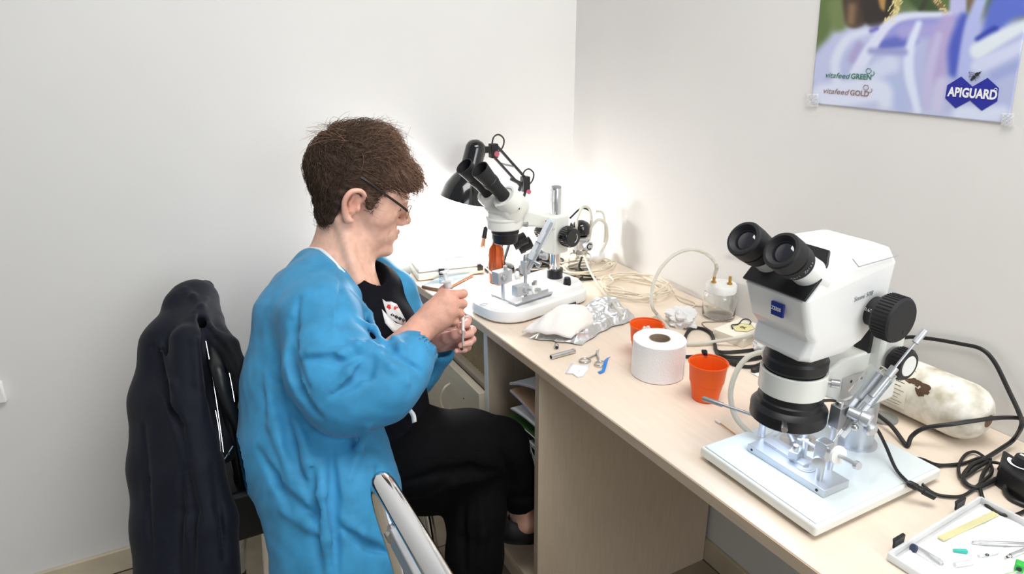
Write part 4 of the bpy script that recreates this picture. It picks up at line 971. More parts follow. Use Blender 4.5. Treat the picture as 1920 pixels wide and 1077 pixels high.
# black power cable coil behind the cup
q = MB(); zc = .7545
def oz(*l, z=zc): return [onz(x, y, z) for x, y in l]
q.tube(smooth_path(oz((1250, 668), (1282, 669), (1310, 669))+oz((1340, 668), (1345, 655), (1340, 632), (1320, 618), (1300, 614), (1287, 625), (1284, 640), z=.760)[::-1]*0+oz((1345, 672), (1370, 678), (1420, 672), (1450, 662)), 8), .0038, 8)
q.tube(smooth_path(oz((1284, 640), (1287, 627), (1298, 616), (1318, 617), (1334, 627), (1340, 645), (1344, 658), (1362, 661), (1400, 658), (1445, 652)), 8), .0040, 8)
q.tube(smooth_path(oz((1343, 660), (1355, 668), (1385, 671), (1430, 668), (1462, 655)), 8), .0040, 8)
q.tube(smooth_path(oz((1360, 676), (1385, 686), (1415, 687), (1435, 676), (1448, 660), (1440, 650)), 8), .0038, 8)
tag(q.build('power_cable', M_cable), 'coiled black power cable lying behind the front orange cup', 'cable')
pk_ = thing('power_plug', 'black plug with pale ticket beside the coiled cable', 'plug', tuple(onz(1420, 695)))
MB().prof(onz(1410, 695, .757), onz(1445, 688, .757)-onz(1410, 695, .757), [(0, .004), (.004, .006), (.022, .006), (.026, .0042), (.06, .004)], 12).build('plug_body', M_cable, pk_)
MB().prism([onz(1408, 700, .7512), onz(1425, 709, .7512), onz(1450, 706, .7512), onz(1440, 692, .7512)], (0, 0, .0006)).build('paper_ticket', M_paper, pk_)
wad('crumpled_wrapper', 'crumpled clear plastic wrapper beside the hexagon box', 'wrapper', onz(1437, 652, .768), (.026, .024, .018), 21, M_bag, .8, 34, 20)

# white cords heaped behind the far microscope: one long tangled cord
def cordloop(seed, cx, cy, rx, ry, turns, z0, jit):
    rs__ = np.random.RandomState(seed); pts = []
    n_ = turns*10
    for i in range(n_):
        t_ = 2*PI*i/10; k_ = 1+jit*(rs__.rand()-.5)
        pts.append(V(cx+rx*k_*math.cos(t_)+.012*rs__.randn()*jit*3, cy+ry*k_*math.sin(t_)+.012*rs__.randn()*jit*3, z0+.0045*(i/10)+.004*rs__.rand()))
    return pts
q = MB(); q.tube(smooth_path(cordloop(1, .455, .245, .085, .085, 5, .753, .26)+[onz(1262, 545, .753), onz(1275, 563, .753), onz(1300, 572, .753), onz(1325, 575, .753)], 6), .0021, 6)
tag(q.build('ivory_cord', M_ivory), 'loosely coiled thin ivory cord on the worktop by the right wall', 'cord')
q = MB(); q.tube(smooth_path(cordloop(5, .44, .46, .085, .055, 4, .753, .3), 6), .0021, 6)
tag(q.build('ivory_cord', M_ivory), 'tangled thin ivory cord heap in the corner behind the far microscope', 'cord')
q = MB(); q.tube(smooth_path([V(.33, .50, .753), V(.40, .40, .754), V(.44, .36, .756), V(.50, .33, .770), V(.535, .27, .775), V(.50, .22, .765), V(.52, .16, .756), V(.53, .10, .753), V(.50, .075, .753)], 8), .0018, 6)
tag(q.build('ivory_cord', M_ivory), 'single ivory cord trailing along the wall towards the glass jar', 'cord')
q = MB(); q.tube(smooth_path([onz(1062, 520, .7545), onz(1085, 516, .7545), onz(1110, 518, .7545), onz(1114, 522, .7545), onz(1095, 524, .7545), onz(1064, 526, .7545)], 8), .0036, 8); q.tube(smooth_path([onz(1073, 534, .7545), onz(1085, 526, .7545), onz(1092, 520, .758)], 6), .0036, 8)
tag(q.build('power_cable', M_cable), 'short loop of black cable behind the far microscope pole', 'cable')
q = MB(); q.tube(smooth_path([at(1091, 482, 1.95), at(1086, 498, 1.95), onz(1088, 505, .7545), onz(1100, 512, .7545)], 6), .0034, 8)
tag(q.build('cable_end', M_cable), 'black cable end hanging down near the glass washing bottle', 'cable')
q = MB(); q.tube(smooth_path(cordloop(8, .30, .505, .055, .05, 4, .7545, .5), 6), .0032, 8)
tag(q.build('cable_tangle', M_cable), 'tangled black cable heap on the worktop behind the far manipulator', 'cable')
pbx = thing('power_adapter', 'black power adapter block among cables behind the far microscope', 'adapter', (.345, .585, .75))
MB().box((.345, .585, .768), (.075, .048, .034), np.array(Matrix.Rotation(.4, 3, 'Z'))).build('adapter_body', M_black, pbx, bevel=.004, seg=3)
MB().tube(smooth_path([V(.38, .60, .768), V(.41, .60, .760), V(.43, .575, .7545), V(.40, .545, .7545)], 6), .0028, 8).build('adapter_lead', M_cable, pbx)
# washing bottle device with valve and white tubes behind the far microscope
wbt = thing('gas_washing_bottle', 'small glass bottle with steel valve head and white tubes behind the far microscope', 'bottle', (.43, .48, .75))
wx, wy = .432, .485
MB().prof((wx, wy, .7505), (0, 0, 1), [(0, .030), (.002, .034), (.035, .035), (.045, .030), (.05, .022), (.05, .020), (.044, .027), (.034, .0325), (.003, .0315), (.003, .002)], 32).build('glass_body', M_glass, wbt, angle=40)
MB().prof((wx, wy, .80), (0, 0, 1), [(0, .022), (.012, .024), (.014, .020), (.040, .020), (.044, .026), (.05, .026), (.053, .022)], 28).build('valve_head', M_steel, wbt, angle=30)
vc = MB().prof((wx+.004, wy-.020, .828), (.1, -1, .0), [(0, .010), (.010, .010), (.010, .0145), (.018, .0145), (.019, .013)], 24).build('valve_knob', M_alu, wbt, angle=30)
MB().tube([V(wx+.0055, wy-.0395, .828)+V(.008*math.cos(a), 0, .008*math.sin(a)) for a in np.linspace(.6, 5.4, 16)], .0018, 6).build('knob_mark', M_ink, vc)
MB().prof((wx, wy, .853), (0, 0, 1), [(0, .018), (.006, .026), (.030, .027), (.040, .020), (.046, .006)], 28).build('black_dome', M_blackgloss, wbt, angle=40)
MB().prof((wx-.034, wy+.0, .855), (0, 0, 1), [(0, .012), (.020, .010), (.040, .002)], 14).build('dark_cone', M_black, wbt)
q = MB(); q.tube(smooth_path([V(wx-.020, wy-.01, .86), V(wx-.022, wy-.012, .905), V(wx-.004, wy-.012, .940), V(wx+.022, wy-.01, .930), V(wx+.030, wy-.008, .88), V(wx+.026, wy-.006, .835)], 8), .0042, 8); q.build('white_tube', M_hose, wbt)
q = MB(); q.tube(smooth_path([V(wx+.02, wy-.01, .865), V(wx+.05, wy-.01, .895), V(wx+.080, wy-.01, .880), V(wx+.088, wy-.01, .835), V(wx+.07, wy-.01, .795)], 8), .0045, 8); q.build('white_tube', M_hose, wbt)
q = MB(); q.tube(smooth_path([V(wx+.05, wy, .92), V(wx+.075, wy+.0, .912), V(wx+.086, wy+.0, .87), V(wx+.085, wy, .82)], 8), .0035, 8); q.build('white_tube', M_hose, wbt)
q = MB(); q.tube(smooth_path([V(wx-.02, wy+.03, .90), V(wx+.02, wy+.03, .925), V(wx+.055, wy+.03, .905), V(wx+.055, wy+.03, .84), V(wx+.03, wy+.03, .79)], 8), .0028, 8); q.build('black_lead', M_cable, wbt)
MB().ball((wx+.075, wy+.02, .775), (.026, .022, .022)).build('white_bulb', M_white, wbt)
q = MB(); q.tube(smooth_path([onz(1095, 480, .80), onz(1110, 515, .775), onz(1130, 545, .760), onz(1150, 570, .790), onz(1168, 592, .785)], 8), .0035, 8)
tag(q.build('clear_hose', M_hose), 'straight pale hose running down onto the foil sheet', 'hose')

# ------------------------------------------------------------------ worn white gas cylinder on its side
M_tank = bpy.data.materials.new('worn_tank_paint'); M_tank.use_nodes = True
N = M_tank.node_tree.nodes; L = M_tank.node_tree.links; pb2 = N['Principled BSDF']; pb2.inputs['Roughness'].default_value = .5
tc = N.new('ShaderNodeTexCoord'); n1 = N.new('ShaderNodeTexNoise'); n1.inputs['Scale'].default_value = 30; n1.inputs['Detail'].default_value = 8
n2 = N.new('ShaderNodeTexNoise'); n2.inputs['Scale'].default_value = 60; n2.inputs['Detail'].default_value = 10; n2.inputs['Roughness'].default_value = .65
r1 = N.new('ShaderNodeValToRGB'); r1.color_ramp.elements[0].color = srgb(180, 172, 150); r1.color_ramp.elements[1].color = srgb(238, 234, 224); r1.color_ramp.elements[0].position = .32; r1.color_ramp.elements[1].position = .6
r2 = N.new('ShaderNodeValToRGB'); r2.color_ramp.elements[0].position = .69; r2.color_ramp.elements[1].position = .74
mx = N.new('ShaderNodeMix'); mx.data_type = 'RGBA'
for n_ in (n1, n2): L.new(tc.outputs['Object'], n_.inputs['Vector'])
L.new(n1.outputs['Fac'], r1.inputs['Fac']); L.new(n2.outputs['Fac'], r2.inputs['Fac']); L.new(r2.outputs['Color'], mx.inputs['Factor'])
L.new(r1.outputs['Color'], mx.inputs[6]); mx.inputs[7].default_value = srgb(92, 66, 48); L.new(mx.outputs[2], pb2.inputs['Base Color'])
TX, TR = .490, .049; TZ = .75+TR
tk = thing('gas_cylinder', 'scuffed white gas cylinder lying on its side along the right wall', 'cylinder', (TX, -.5, .75))
q = MB(); q.prof((TX, -.625, TZ), (0, 1, 0), [(0, .012), (.002, .022), (.010, .035), (.022, .0445), (.036, .0485), (.046, TR), (.36, TR), (.385, .044), (.40, .03), (.405, .016), (.43, .015)], 48); q.build('tank_body', M_tank, tk, angle=50)
MB().prof((TX, -.6255, TZ), (0, 1, 0), [(0, .001), (.0, .011), (.003, .013)], 20).build('base_dimple', mat('rust', srgb(120, 92, 72), .8, var=.3), tk)
MB().prof((TX, -.195, TZ), (0, 1, 0), [(0, .018), (.012, .018), (.014, .010), (.035, .010)], 18).build('valve', M_brass, tk)
q = MB()
def tankpt(y, a, r=TR+.0004): return V(TX+r*math.cos(a), y, TZ+r*math.sin(a))
lab = MB(); lab.loft([[tankpt(y, a) for a in np.linspace(PI*.62, PI*1.18, 14)] for y in (-.515, -.40)], False, False, closed=False); lb = lab.build('paper_label', mat('aged_label', srgb(222, 214, 196), .7, var=.04), tk, solid=.0003)
for k in range(11):
    a_ = PI*(.66+.045*k); y0 = -.510+.004*(k % 3)
    q = MB(); q.loft([[tankpt(y, a_+s_, TR+.0009) for s_ in (-.009, .009)] for y in np.linspace(y0, y0+.055+.02*((k*7) % 5)/5, 6)], False, False, closed=False); q.build('label_print', M_ink if k in (4, 5) else mat('faded_ink', srgb(120, 112, 100), .7), lb, solid=.0001)
# a peeled patch of paint
rs_ = np.random.RandomState(9)
for k in range(12):
    y0 = -.535+.013*rs_.randn(); a0_ = PI*(.80+.03*rs_.randn())
    MB().prism([tankpt(y0+.007*(.4+rs_.rand())*math.cos(t_), a0_+.10*(.4+rs_.rand())*math.sin(t_), TR+.0002) for t_ in np.linspace(0, 2*PI, 10)[:-1]], V(-.0003, 0, .0003)).build('paint_chip', mat('rust_patch', srgb(84, 62, 44), .85, var=.2), tk)

# ------------------------------------------------------------------ light controller, cables and tray at the right
lc = thing('light_controller', 'black light controller box with round dial at the right picture edge', 'controller', (.44, -.72, .75))
MB().prism([V(.448, -.672, .7505), V(.400, -.692, .7505), V(.375, -.765, .7505), V(.423, -.755, .7505)], (0, 0, .036)).build('controller_box', M_black, lc, bevel=.003, seg=3)
dcen = onz(1917, 870, .7875); MB().prof(dcen, (0, 0, 1), [(0, .0125), (.006, .012), (.012, .0105), (.013, .009)], 24).build('dial_knob', M_rubber, lc)
MB().tube([dcen+V(.0165*math.cos(a), .0165*math.sin(a), .0004) for a in np.linspace(1.6, 5.0, 22)], [.0005+.0022*(1-i/21) for i in range(22)], 6, flat=.3).build('dial_scale', M_whiteink, lc)
MB().box(dcen+V(.0, .002, .0133), (.004, .008, .001)).build('dial_pointer', M_whiteink, lc)
def cable(name, label, pts, r=.0034, mt=None, n=8):
    q = MB(); q.tube(smooth_path(pts, 9), r, 8); return tag(q.build(name, mt or M_cable), label, 'cable')
cable('ring_light_cable', 'black cable from the ring light down to its inline connector', [V(AX+.053, MY, .868), at(1565, 752, 1.10), at(1605, 770, 1.06), onz(1640, 800, .835), onz(1660, 835, .800), onz(1680, 880, .782), onz(1705, 908, .779)], .0026)
ic = thing('inline_connector', 'black inline cable connector resting on the front base corner', 'connector', tuple(onz(1715, 915, .776)))
a_, b_ = onz(1700, 905, .782), onz(1738, 924, .772); MB().prof(a_, b_-a_, [(0, .003), (.004, .0052), (.014, .0055), (.016, .0042), (.022, .0042), (.024, .0058), (.040, .0058), (.041, .004)], 14).build('connector_shell', M_cable, ic, angle=30)
Zt = .7536
cable('controller_cable', 'thin black cable loop running from the base corner to the controller', [onz(1742, 888, Zt), onz(1745, 880, Zt), onz(1765, 874, Zt), onz(1800, 871, Zt), onz(1835, 862, Zt), onz(1850, 866, .7585), onz(1875, 870, .765), V(.415, -.686, .770)], .0024)
cable('looped_cable', 'long black cable loop curving past the base corner', [onz(1860, 862, .760), onz(1838, 859, .757), onz(1806, 869, Zt), onz(1760, 872, Zt), onz(1728, 861, Zt), onz(1708, 860, .760), onz(1706, 870, .765), onz(1722, 900, .764), onz(1750, 925, .755), onz(1785, 932, Zt), onz(1810, 928, Zt), onz(1840, 905, .757), onz(1857, 890, .758), onz(1860, 878, .758), onz(1850, 862, .758), onz(1830, 848, .756), onz(1812, 852, .756), onz(1799, 870, .756), onz(1798, 888, .756), onz(1806, 896, .757), onz(1830, 880, .757), onz(1852, 866, .762)], .0024)
cable('coiled_cable', 'black cable coil tied beside the controller box', [V(.402, -.690, .758), onz(1870, 898, .757), onz(1850, 908, .757), onz(1830, 915, .756), onz(1812, 908, .756), onz(1806, 895, .756), onz(1820, 875, .758), onz(1845, 862, .760), onz(1880, 840, .764), onz(1900, 825, .768), onx(1915, 800, .50), onx(1912, 778, .530), onx(1890, 730, .550), onx(1865, 680, .556), onx(1840, 655, .557), onx(1800, 645, .557), onx(1740, 635, .556), onx(1700, 633, .552), onx(1675, 642, .545), onx(1660, 660, .535), onx(1650, 690, .53)], .0036)
cable('drooping_cable', 'black cable draped across the gas cylinder', [onz(1645, 778, .768), onz(1672, 800, .764), onz(1696, 832, .7545), onz(1702, 836, .7545), onz(1710, 818, .768), onz(1735, 803, .785), onz(1790, 795, .800), onz(1860, 785, .808), onz(1905, 784, .805), onz(1935, 790, .80)], .0036)
cable('tray_cable', 'black cable passing down behind the instrument tray', [onz(1857, 868, .760), onz(1843, 890, .757), onz(1838, 915, .756), onz(1845, 940, .755), onz(1858, 955, .754), onz(1880, 966, .754), onz(1905, 966, .754), onz(1930, 955, .754)], .0028)
cable('controller_lead', 'thick black lead leaving the controller box at the lower right edge', [V(.402, -.708, .765), onz(1884, 918, .757), onz(1895, 935, .7545), onz(1915, 945, .7545), onz(1945, 955, .7545)], .0034)
wsk = thing('glass_disc', 'thin round glass disc lying between cylinder and front microscope', 'disc', tuple(onz(1660, 790)))
MB().prof(onz(1655, 785, .7505), (0, 0, 1), [(0, .024), (.0015, .0245), (.003, .024)], 32).build('disc_plate', mat('smoked_glass', (.55, .57, .55, 1), .06, trans=.7, var=0), wsk)
sw = thing('cotton_swab', 'cotton swab with thin wooden stick beside the front base', 'swab', tuple(onz(1360, 800)))
a_, b_ = onz(1341, 787, .7535), onz(1385, 820, .7535); dd = nrm(b_-a_)
MB().prof(a_, dd, [(.008, .0011), (np.linalg.norm(b_-a_), .0011)], 8).build('stick', mat('swab_stick', srgb(190, 140, 96), .6), sw)
MB().prof(a_, dd, [(0, .0004), (.002, .0022), (.007, .0027), (.012, .0018), (.014, .0011)], 12).build('cotton_tip', M_tissue, sw)
q = MB(); q.tube(smooth_path([V(AX+.01, MY+.06, .935), at(1435, 660, 1.17), at(1405, 668, 1.16), at(1382, 695, 1.15), at(1370, 735, 1.14), at(1376, 775, 1.13), at(1395, 802, 1.12), at(1425, 822, 1.10), at(1455, 812, 1.08), at(1490, 785, 1.05)], 8), .0046, 10)
tag(q.build('vacuum_hose', M_hose), 'milky hose curving round the front microscope to the needle', 'hose')

# instrument tray: open plastic case with paper towel and tools
ty = thing('instrument_tray', 'open clear plastic tray lined with paper towel at the lower right corner', 'tray', (.23, -.80, .75))
T0, T1 = V(.112, -.716, 0), V(.332, -.706, 0)                      # the back edge that the photo shows
uu = nrm(T1-T0); uv = V(uu[1], -uu[0], 0); W_, Dp = .222, .17
def tp(a, b, z): return T0+uu*a+uv*b+V(0, 0, z)
M_tray = mat('tray_plastic', (.95, .96, .97, 1), .25, trans=.35, ior=1.2, var=0, transl=.3)
MB().prism([tp(0, 0, .7505), tp(W_, 0, .7505), tp(W_, Dp, .7505), tp(0, Dp, .7505)], (0, 0, .002)).build('tray_floor', M_tray, ty, bevel=.0006)
for a0_, b0_, a1_2, b1_2 in ((0, 0, W_, 0), (0, 0, 0, Dp), (W_, 0, W_, Dp), (0, Dp, W_, Dp)):
    p0, p1 = tp(a0_, b0_, .7525), tp(a1_2, b1_2, .7525); dn = nrm(np.cross(p1-p0, V(0, 0, 1)))*.0018
    MB().prism([p0-dn, p1-dn, p1+dn, p0+dn], (0, 0, .010)).build('tray_wall', M_tray, ty, bevel=.0006)
for a_ in (.03, .178):
    lt = MB(); lt.loft([[tp(a_-.012, -.004, z), tp(a_+.012, -.004, z), tp(a_+.012, b, z+.001), tp(a_-.012, b, z+.001)] for z, b in ((.757, -.0065), (.764, -.007), (.770, -.0085))]); lt.build('latch', M_black, ty, bevel=.001)
pt = thing('paper_towel', 'white embossed paper towel lining the instrument tray', 'paper towel', (.22, -.8, .7526))
rows = [[tp(.006+(W_-.012)*i/30, .006+(Dp-.012)*j/24, .7532+.0006*math.sin(i*1.3)*math.sin(j*1.1)+.0008*math.sin(i*.4+j*.3)) for i in range(31)] for j in range(25)]
q = MB(); q.loft(rows, False, False, closed=False); q.build('towel_sheet', M_emb, pt, solid=.0006)
zt = .7562
def rod(name, label, cat, p0, p1, prof_, mt, n=12):
    a_, b_ = onz(*p0, zt), onz(*p1, zt); l__ = np.linalg.norm(b_-a_); q = MB(); q.prof(a_, b_-a_, [(t_*l__, r) for t_, r in prof_], n); return tag(q.build(name, mt, angle=30), label, cat)
M_wax = mat('pale_yellow_glass', srgb(228, 222, 172), .3, transl=.2)
a_, b_ = onz(1764, 1011, zt), onz(1868, 963, zt)
st = MB().prism([a_+V(0, -.004, -.0015), b_+V(0, -.004, -.0015), b_+V(0, .005, -.0015), a_+V(0, .005, -.0015)], (0, 0, .0022)).build('yellow_strip', M_wax, None, bevel=.0006); tag(st, 'flat pale yellow strip lying along the back of the tray', 'strip')
rod('metal_probe', 'polished metal rod tool lying in the instrument tray', 'tool', (1822, 1018), (1935, 1022), [(0, .001), (.01, .0022), (.12, .0026), (.13, .0030), (1, .0030)], M_steel)
rod('glass_vial', 'glass tube with dark stopper at the left end of the tray', 'tube', (1716, 1030), (1768, 1060), [(0, .0045), (.02, .0055), (.92, .0055), (.98, .004), (1, .001)], M_glass, 18)
a_ = onz(1716, 1030, zt); MB().prof(a_, V(-.5, .3, .2), [(0, .0052), (.001, .0058), (.004, .0058), (.0045, .004)], 18).build('stopper', mat('blue_grey_rubber', srgb(60, 70, 96), .5), None)
o = bpy.data.objects['stopper']; tag(o, 'small blue grey stopper at the mouth of the tray glass tube', 'stopper')
rod('teal_cap', 'small teal plastic needle cap in the instrument tray', 'cap', (1787, 1032), (1814, 1035), [(0, .0015), (.1, .002), (.5, .0026), (.9, .0034), (1, .002)], mat('teal_plastic', srgb(60, 186, 170), .35))
rod('clear_needle_sheath', 'clear plastic needle sheath near the front of the tray', 'sheath', (1790, 1060), (1826, 1054), [(0, .0030), (.9, .0036), (1, .001)], M_frost)
rod('glass_capillary', 'thin glass capillary by the right tray edge', 'capillary', (1884, 1047), (1930, 1028), [(0, .0012), (.2, .0022), (.22, .0028), (1, .0028)], M_glass)
rod('white_label_tube', 'clear tube with tiny black ring mark in the tray', 'tube', (1835, 1044), (1870, 1036), [(0, .0022), (1, .0022)], M_frost)
q = MB(); c_ = onz(1851, 1041, zt+.0024); q.tube([c_+V(.0022*math.cos(t_), .0015*math.sin(t_), 0) for t_ in np.linspace(0, 2*PI, 13)[:-1]], .0006, 5, closed=True); o = q.build('ring_mark', M_ink, bpy.data.objects['white_label_tube'])
gb = thing('green_marker_block', 'bright green cube shaped clip in the lower right tray corner', 'clip', tuple(onz(1912, 1064, .7545)))
gc = onz(1912, 1062, .7605); MB().box(gc, (.012, .010, .0105), np.array(Matrix.Rotation(.4, 3, 'Z'))).build('clip_body', mat('green_plastic', srgb(52, 186, 70), .35), gb, bevel=.0012)
MB().cyl(gc+V(-.0063, -.0025, -.0005), gc+V(-.0069, -.0029, -.0005), .0028, n=14).build('clip_hole', M_ink, gb)
MB().tube([gc+V(-.004, -.003, -.003), onz(1885, 1077, .7555), onz(1870, 1090, .7555)], .0008, 6).build('clip_wire', mat('pale_green_wire', srgb(170, 196, 150), .5), gb)
# ------------------------------------------------------------------ implicit-surface modelling for the soft shapes
class SDF:
    def __init__(s, lo, hi, h):
        s.lo = np.asarray(lo, float); s.h = h
        s.n = np.ceil((np.asarray(hi, float)-s.lo)/h).astype(int)+1
        s.F = np.full(s.n, .06, np.float32)
        s.ax = [(s.lo[i]+h*np.arange(s.n[i])).astype(np.float32) for i in range(3)]
    def sl(s, lo, hi):
        a = np.clip(np.floor((np.asarray(lo)-s.lo)/s.h).astype(int), 0, s.n); b = np.clip(np.ceil((np.asarray(hi)-s.lo)/s.h).astype(int)+1, 0, s.n)
        return tuple(slice(int(i), int(j)) for i, j in zip(a, b))
    def P(s, S): return s.ax[0][S[0]][:, None, None], s.ax[1][S[1]][None, :, None], s.ax[2][S[2]][None, None, :]
    def comb(s, S, d, k, mode):
        F = s.F[S]
        if mode == 'u':
            if k > 0:
                hh = np.clip(.5+.5*(F-d)/k, 0, 1); s.F[S] = F*(1-hh)+d*hh-k*hh*(1-hh)
            else: s.F[S] = np.minimum(F, d)
        elif mode == 's':
            d = -d
            if k > 0:
                hh = np.clip(.5-.5*(F-d)/k, 0, 1); s.F[S] = F*(1-hh)+d*hh+k*hh*(1-hh)
            else: s.F[S] = np.maximum(F, d)
        elif mode == 'add': s.F[S] = F+d
    def cone(s, p0, p1, r0, r1=None, k=.01, mode='u', flat=None):
        r1 = r0 if r1 is None else r1; p0 = np.asarray(p0, float); p1 = np.asarray(p1, float)
        m = max(r0, r1)+k+.012
        S = s.sl(np.minimum(p0, p1)-m, np.maximum(p0, p1)+m); X, Y, Z = s.P(S)
        d = (p1-p0); L2 = float(d@d)+1e-12
        t = np.clip(((X-p0[0])*d[0]+(Y-p0[1])*d[1]+(Z-p0[2])*d[2])/L2, 0, 1)
        dx, dy, dz = X-p0[0]-t*d[0], Y-p0[1]-t*d[1], Z-p0[2]-t*d[2]
        if flat is not None:                                   # (unit axis, factor): squeeze along an axis
            a, f = flat; q = (dx*a[0]+dy*a[1]+dz*a[2])*(1/f-1); dx = dx+q*a[0]; dy = dy+q*a[1]; dz = dz+q*a[2]
        s.comb(S, np.sqrt(dx*dx+dy*dy+dz*dz)-(r0+(r1-r0)*t), k, mode); return s
    def path(s, pts, rr, k=.01, mode='u', flat=None):
        for i in range(len(pts)-1): s.cone(pts[i], pts[i+1], rr[i], rr[i+1], k, mode, flat)
        return s
    def ell(s, c, r, R=np.eye(3), k=.01, mode='u'):
        c = np.asarray(c, float); r = np.asarray(r, float); R = np.asarray(R, float); m = r.max()+k+.012
        S = s.sl(c-m, c+m); X, Y, Z = s.P(S); X = X-c[0]; Y = Y-c[1]; Z = Z-c[2]
        q = [(X*R[0, i]+Y*R[1, i]+Z*R[2, i]) for i in range(3)]
        k0 = np.sqrt(sum((q[i]/r[i])**2 for i in range(3)))+1e-6; k1 = np.sqrt(sum((q[i]/r[i]**2)**2 for i in range(3)))+1e-6
        s.comb(S, k0*(k0-1)/k1, k, mode); return s
    def mesh(s):
        F = s.F; n = s.n; ins = F < 0
        c = [ins[i:n[0]-1+i, j:n[1]-1+j, k:n[2]-1+k] for i in (0, 1) for j in (0, 1) for k in (0, 1)]
        sm = np.zeros(c[0].shape, np.int8)
        for a in c: sm += a
        act = (sm > 0) & (sm < 8); idx = np.full(act.shape, -1, np.int64); I = np.argwhere(act); idx[act] = np.arange(len(I))
        acc = np.zeros((len(I), 3)); cnt = np.zeros(len(I))
        offs = [(i, j, k) for i in (0, 1) for j in (0, 1) for k in (0, 1)]
        val = {o: F[I[:, 0]+o[0], I[:, 1]+o[1], I[:, 2]+o[2]] for o in offs}
        for o in offs:
            for ax in range(3):
                if o[ax] == 0:
                    e = list(o); e[ax] = 1; e = tuple(e); a, b_ = val[o], val[e]; m = (a < 0) != (b_ < 0)
                    t = np.where(m, a/(a-b_+1e-12), 0); pt = np.tile(np.array(o, float), (len(I), 1)); pt[:, ax] += t
                    acc[m] += pt[m]; cnt[m] += 1
        Vv = s.lo+s.h*(I+acc/cnt[:, None])
        faces = []
        for ax in range(3):
            a1, a2 = (ax+1) % 3, (ax+2) % 3
            sl0 = [slice(None)]*3; sl1 = [slice(None)]*3; sl0[ax] = slice(0, -1); sl1[ax] = slice(1, None)
            E = ins[tuple(sl0)] != ins[tuple(sl1)]
            for a in (a1, a2):
                E = np.moveaxis(E, a, 0).copy(); E[0] = False; E[-1] = False; E = np.moveaxis(E, 0, a)
            J = np.argwhere(E)
            def cell(d1, d2):
                q = J.copy(); q[:, a1] += d1; q[:, a2] += d2; return idx[q[:, 0], q[:, 1], q[:, 2]]
            Q = np.stack([cell(-1, -1), cell(0, -1), cell(0, 0), cell(-1, 0)], 1)
            fl_ = ins[J[:, 0], J[:, 1], J[:, 2]]; Q[~fl_] = Q[~fl_][:, ::-1]
            faces.append(Q)
        Q = np.concatenate(faces); Q = Q[(Q >= 0).all(1)]
        return Vv, Q
def relax(Vv, Q, it=2, lam=.5):
    e = np.concatenate([Q[:, [0, 1]], Q[:, [1, 2]], Q[:, [2, 3]], Q[:, [3, 0]]]); e = np.concatenate([e, e[:, ::-1]])
    for _ in range(it):
        acc = np.zeros_like(Vv); cn = np.zeros(len(Vv)); np.add.at(acc, e[:, 0], Vv[e[:, 1]]); np.add.at(cn, e[:, 0], 1)
        Vv = Vv*(1-lam)+lam*acc/np.maximum(cn, 1)[:, None]
    return Vv
def np_mesh(name, Vv, Q, mt, parent, cols=None, attr='tint', bump_=None):
    me = bpy.data.meshes.new(name); me.vertices.add(len(Vv)); me.vertices.foreach_set('co', np.asarray(Vv, np.float32).ravel())
    k = Q.shape[1]; me.loops.add(len(Q)*k); me.loops.foreach_set('vertex_index', Q.astype(np.int32).ravel())
    me.polygons.add(len(Q)); me.polygons.foreach_set('loop_start', np.arange(0, len(Q)*k, k, dtype=np.int32))
    try: me.polygons.foreach_set('loop_total', np.full(len(Q), k, np.int32))
    except Exception: pass
    me.update(calc_edges=True); me.validate()
    if cols is not None:
        ca_ = me.color_attributes.new(attr, 'FLOAT_COLOR', 'POINT'); ca_.data.foreach_set('color', np.c_[cols, np.ones(len(cols))].astype(np.float32).ravel())
    me.polygons.foreach_set('use_smooth', [True]*len(me.polygons))
    o = bpy.data.objects.new(name, me); C.objects.link(o); me.materials.append(mt)
    if parent is not None: o.parent = parent; o.matrix_parent_inverse = Matrix.Translation(-parent_loc(parent))
    return o
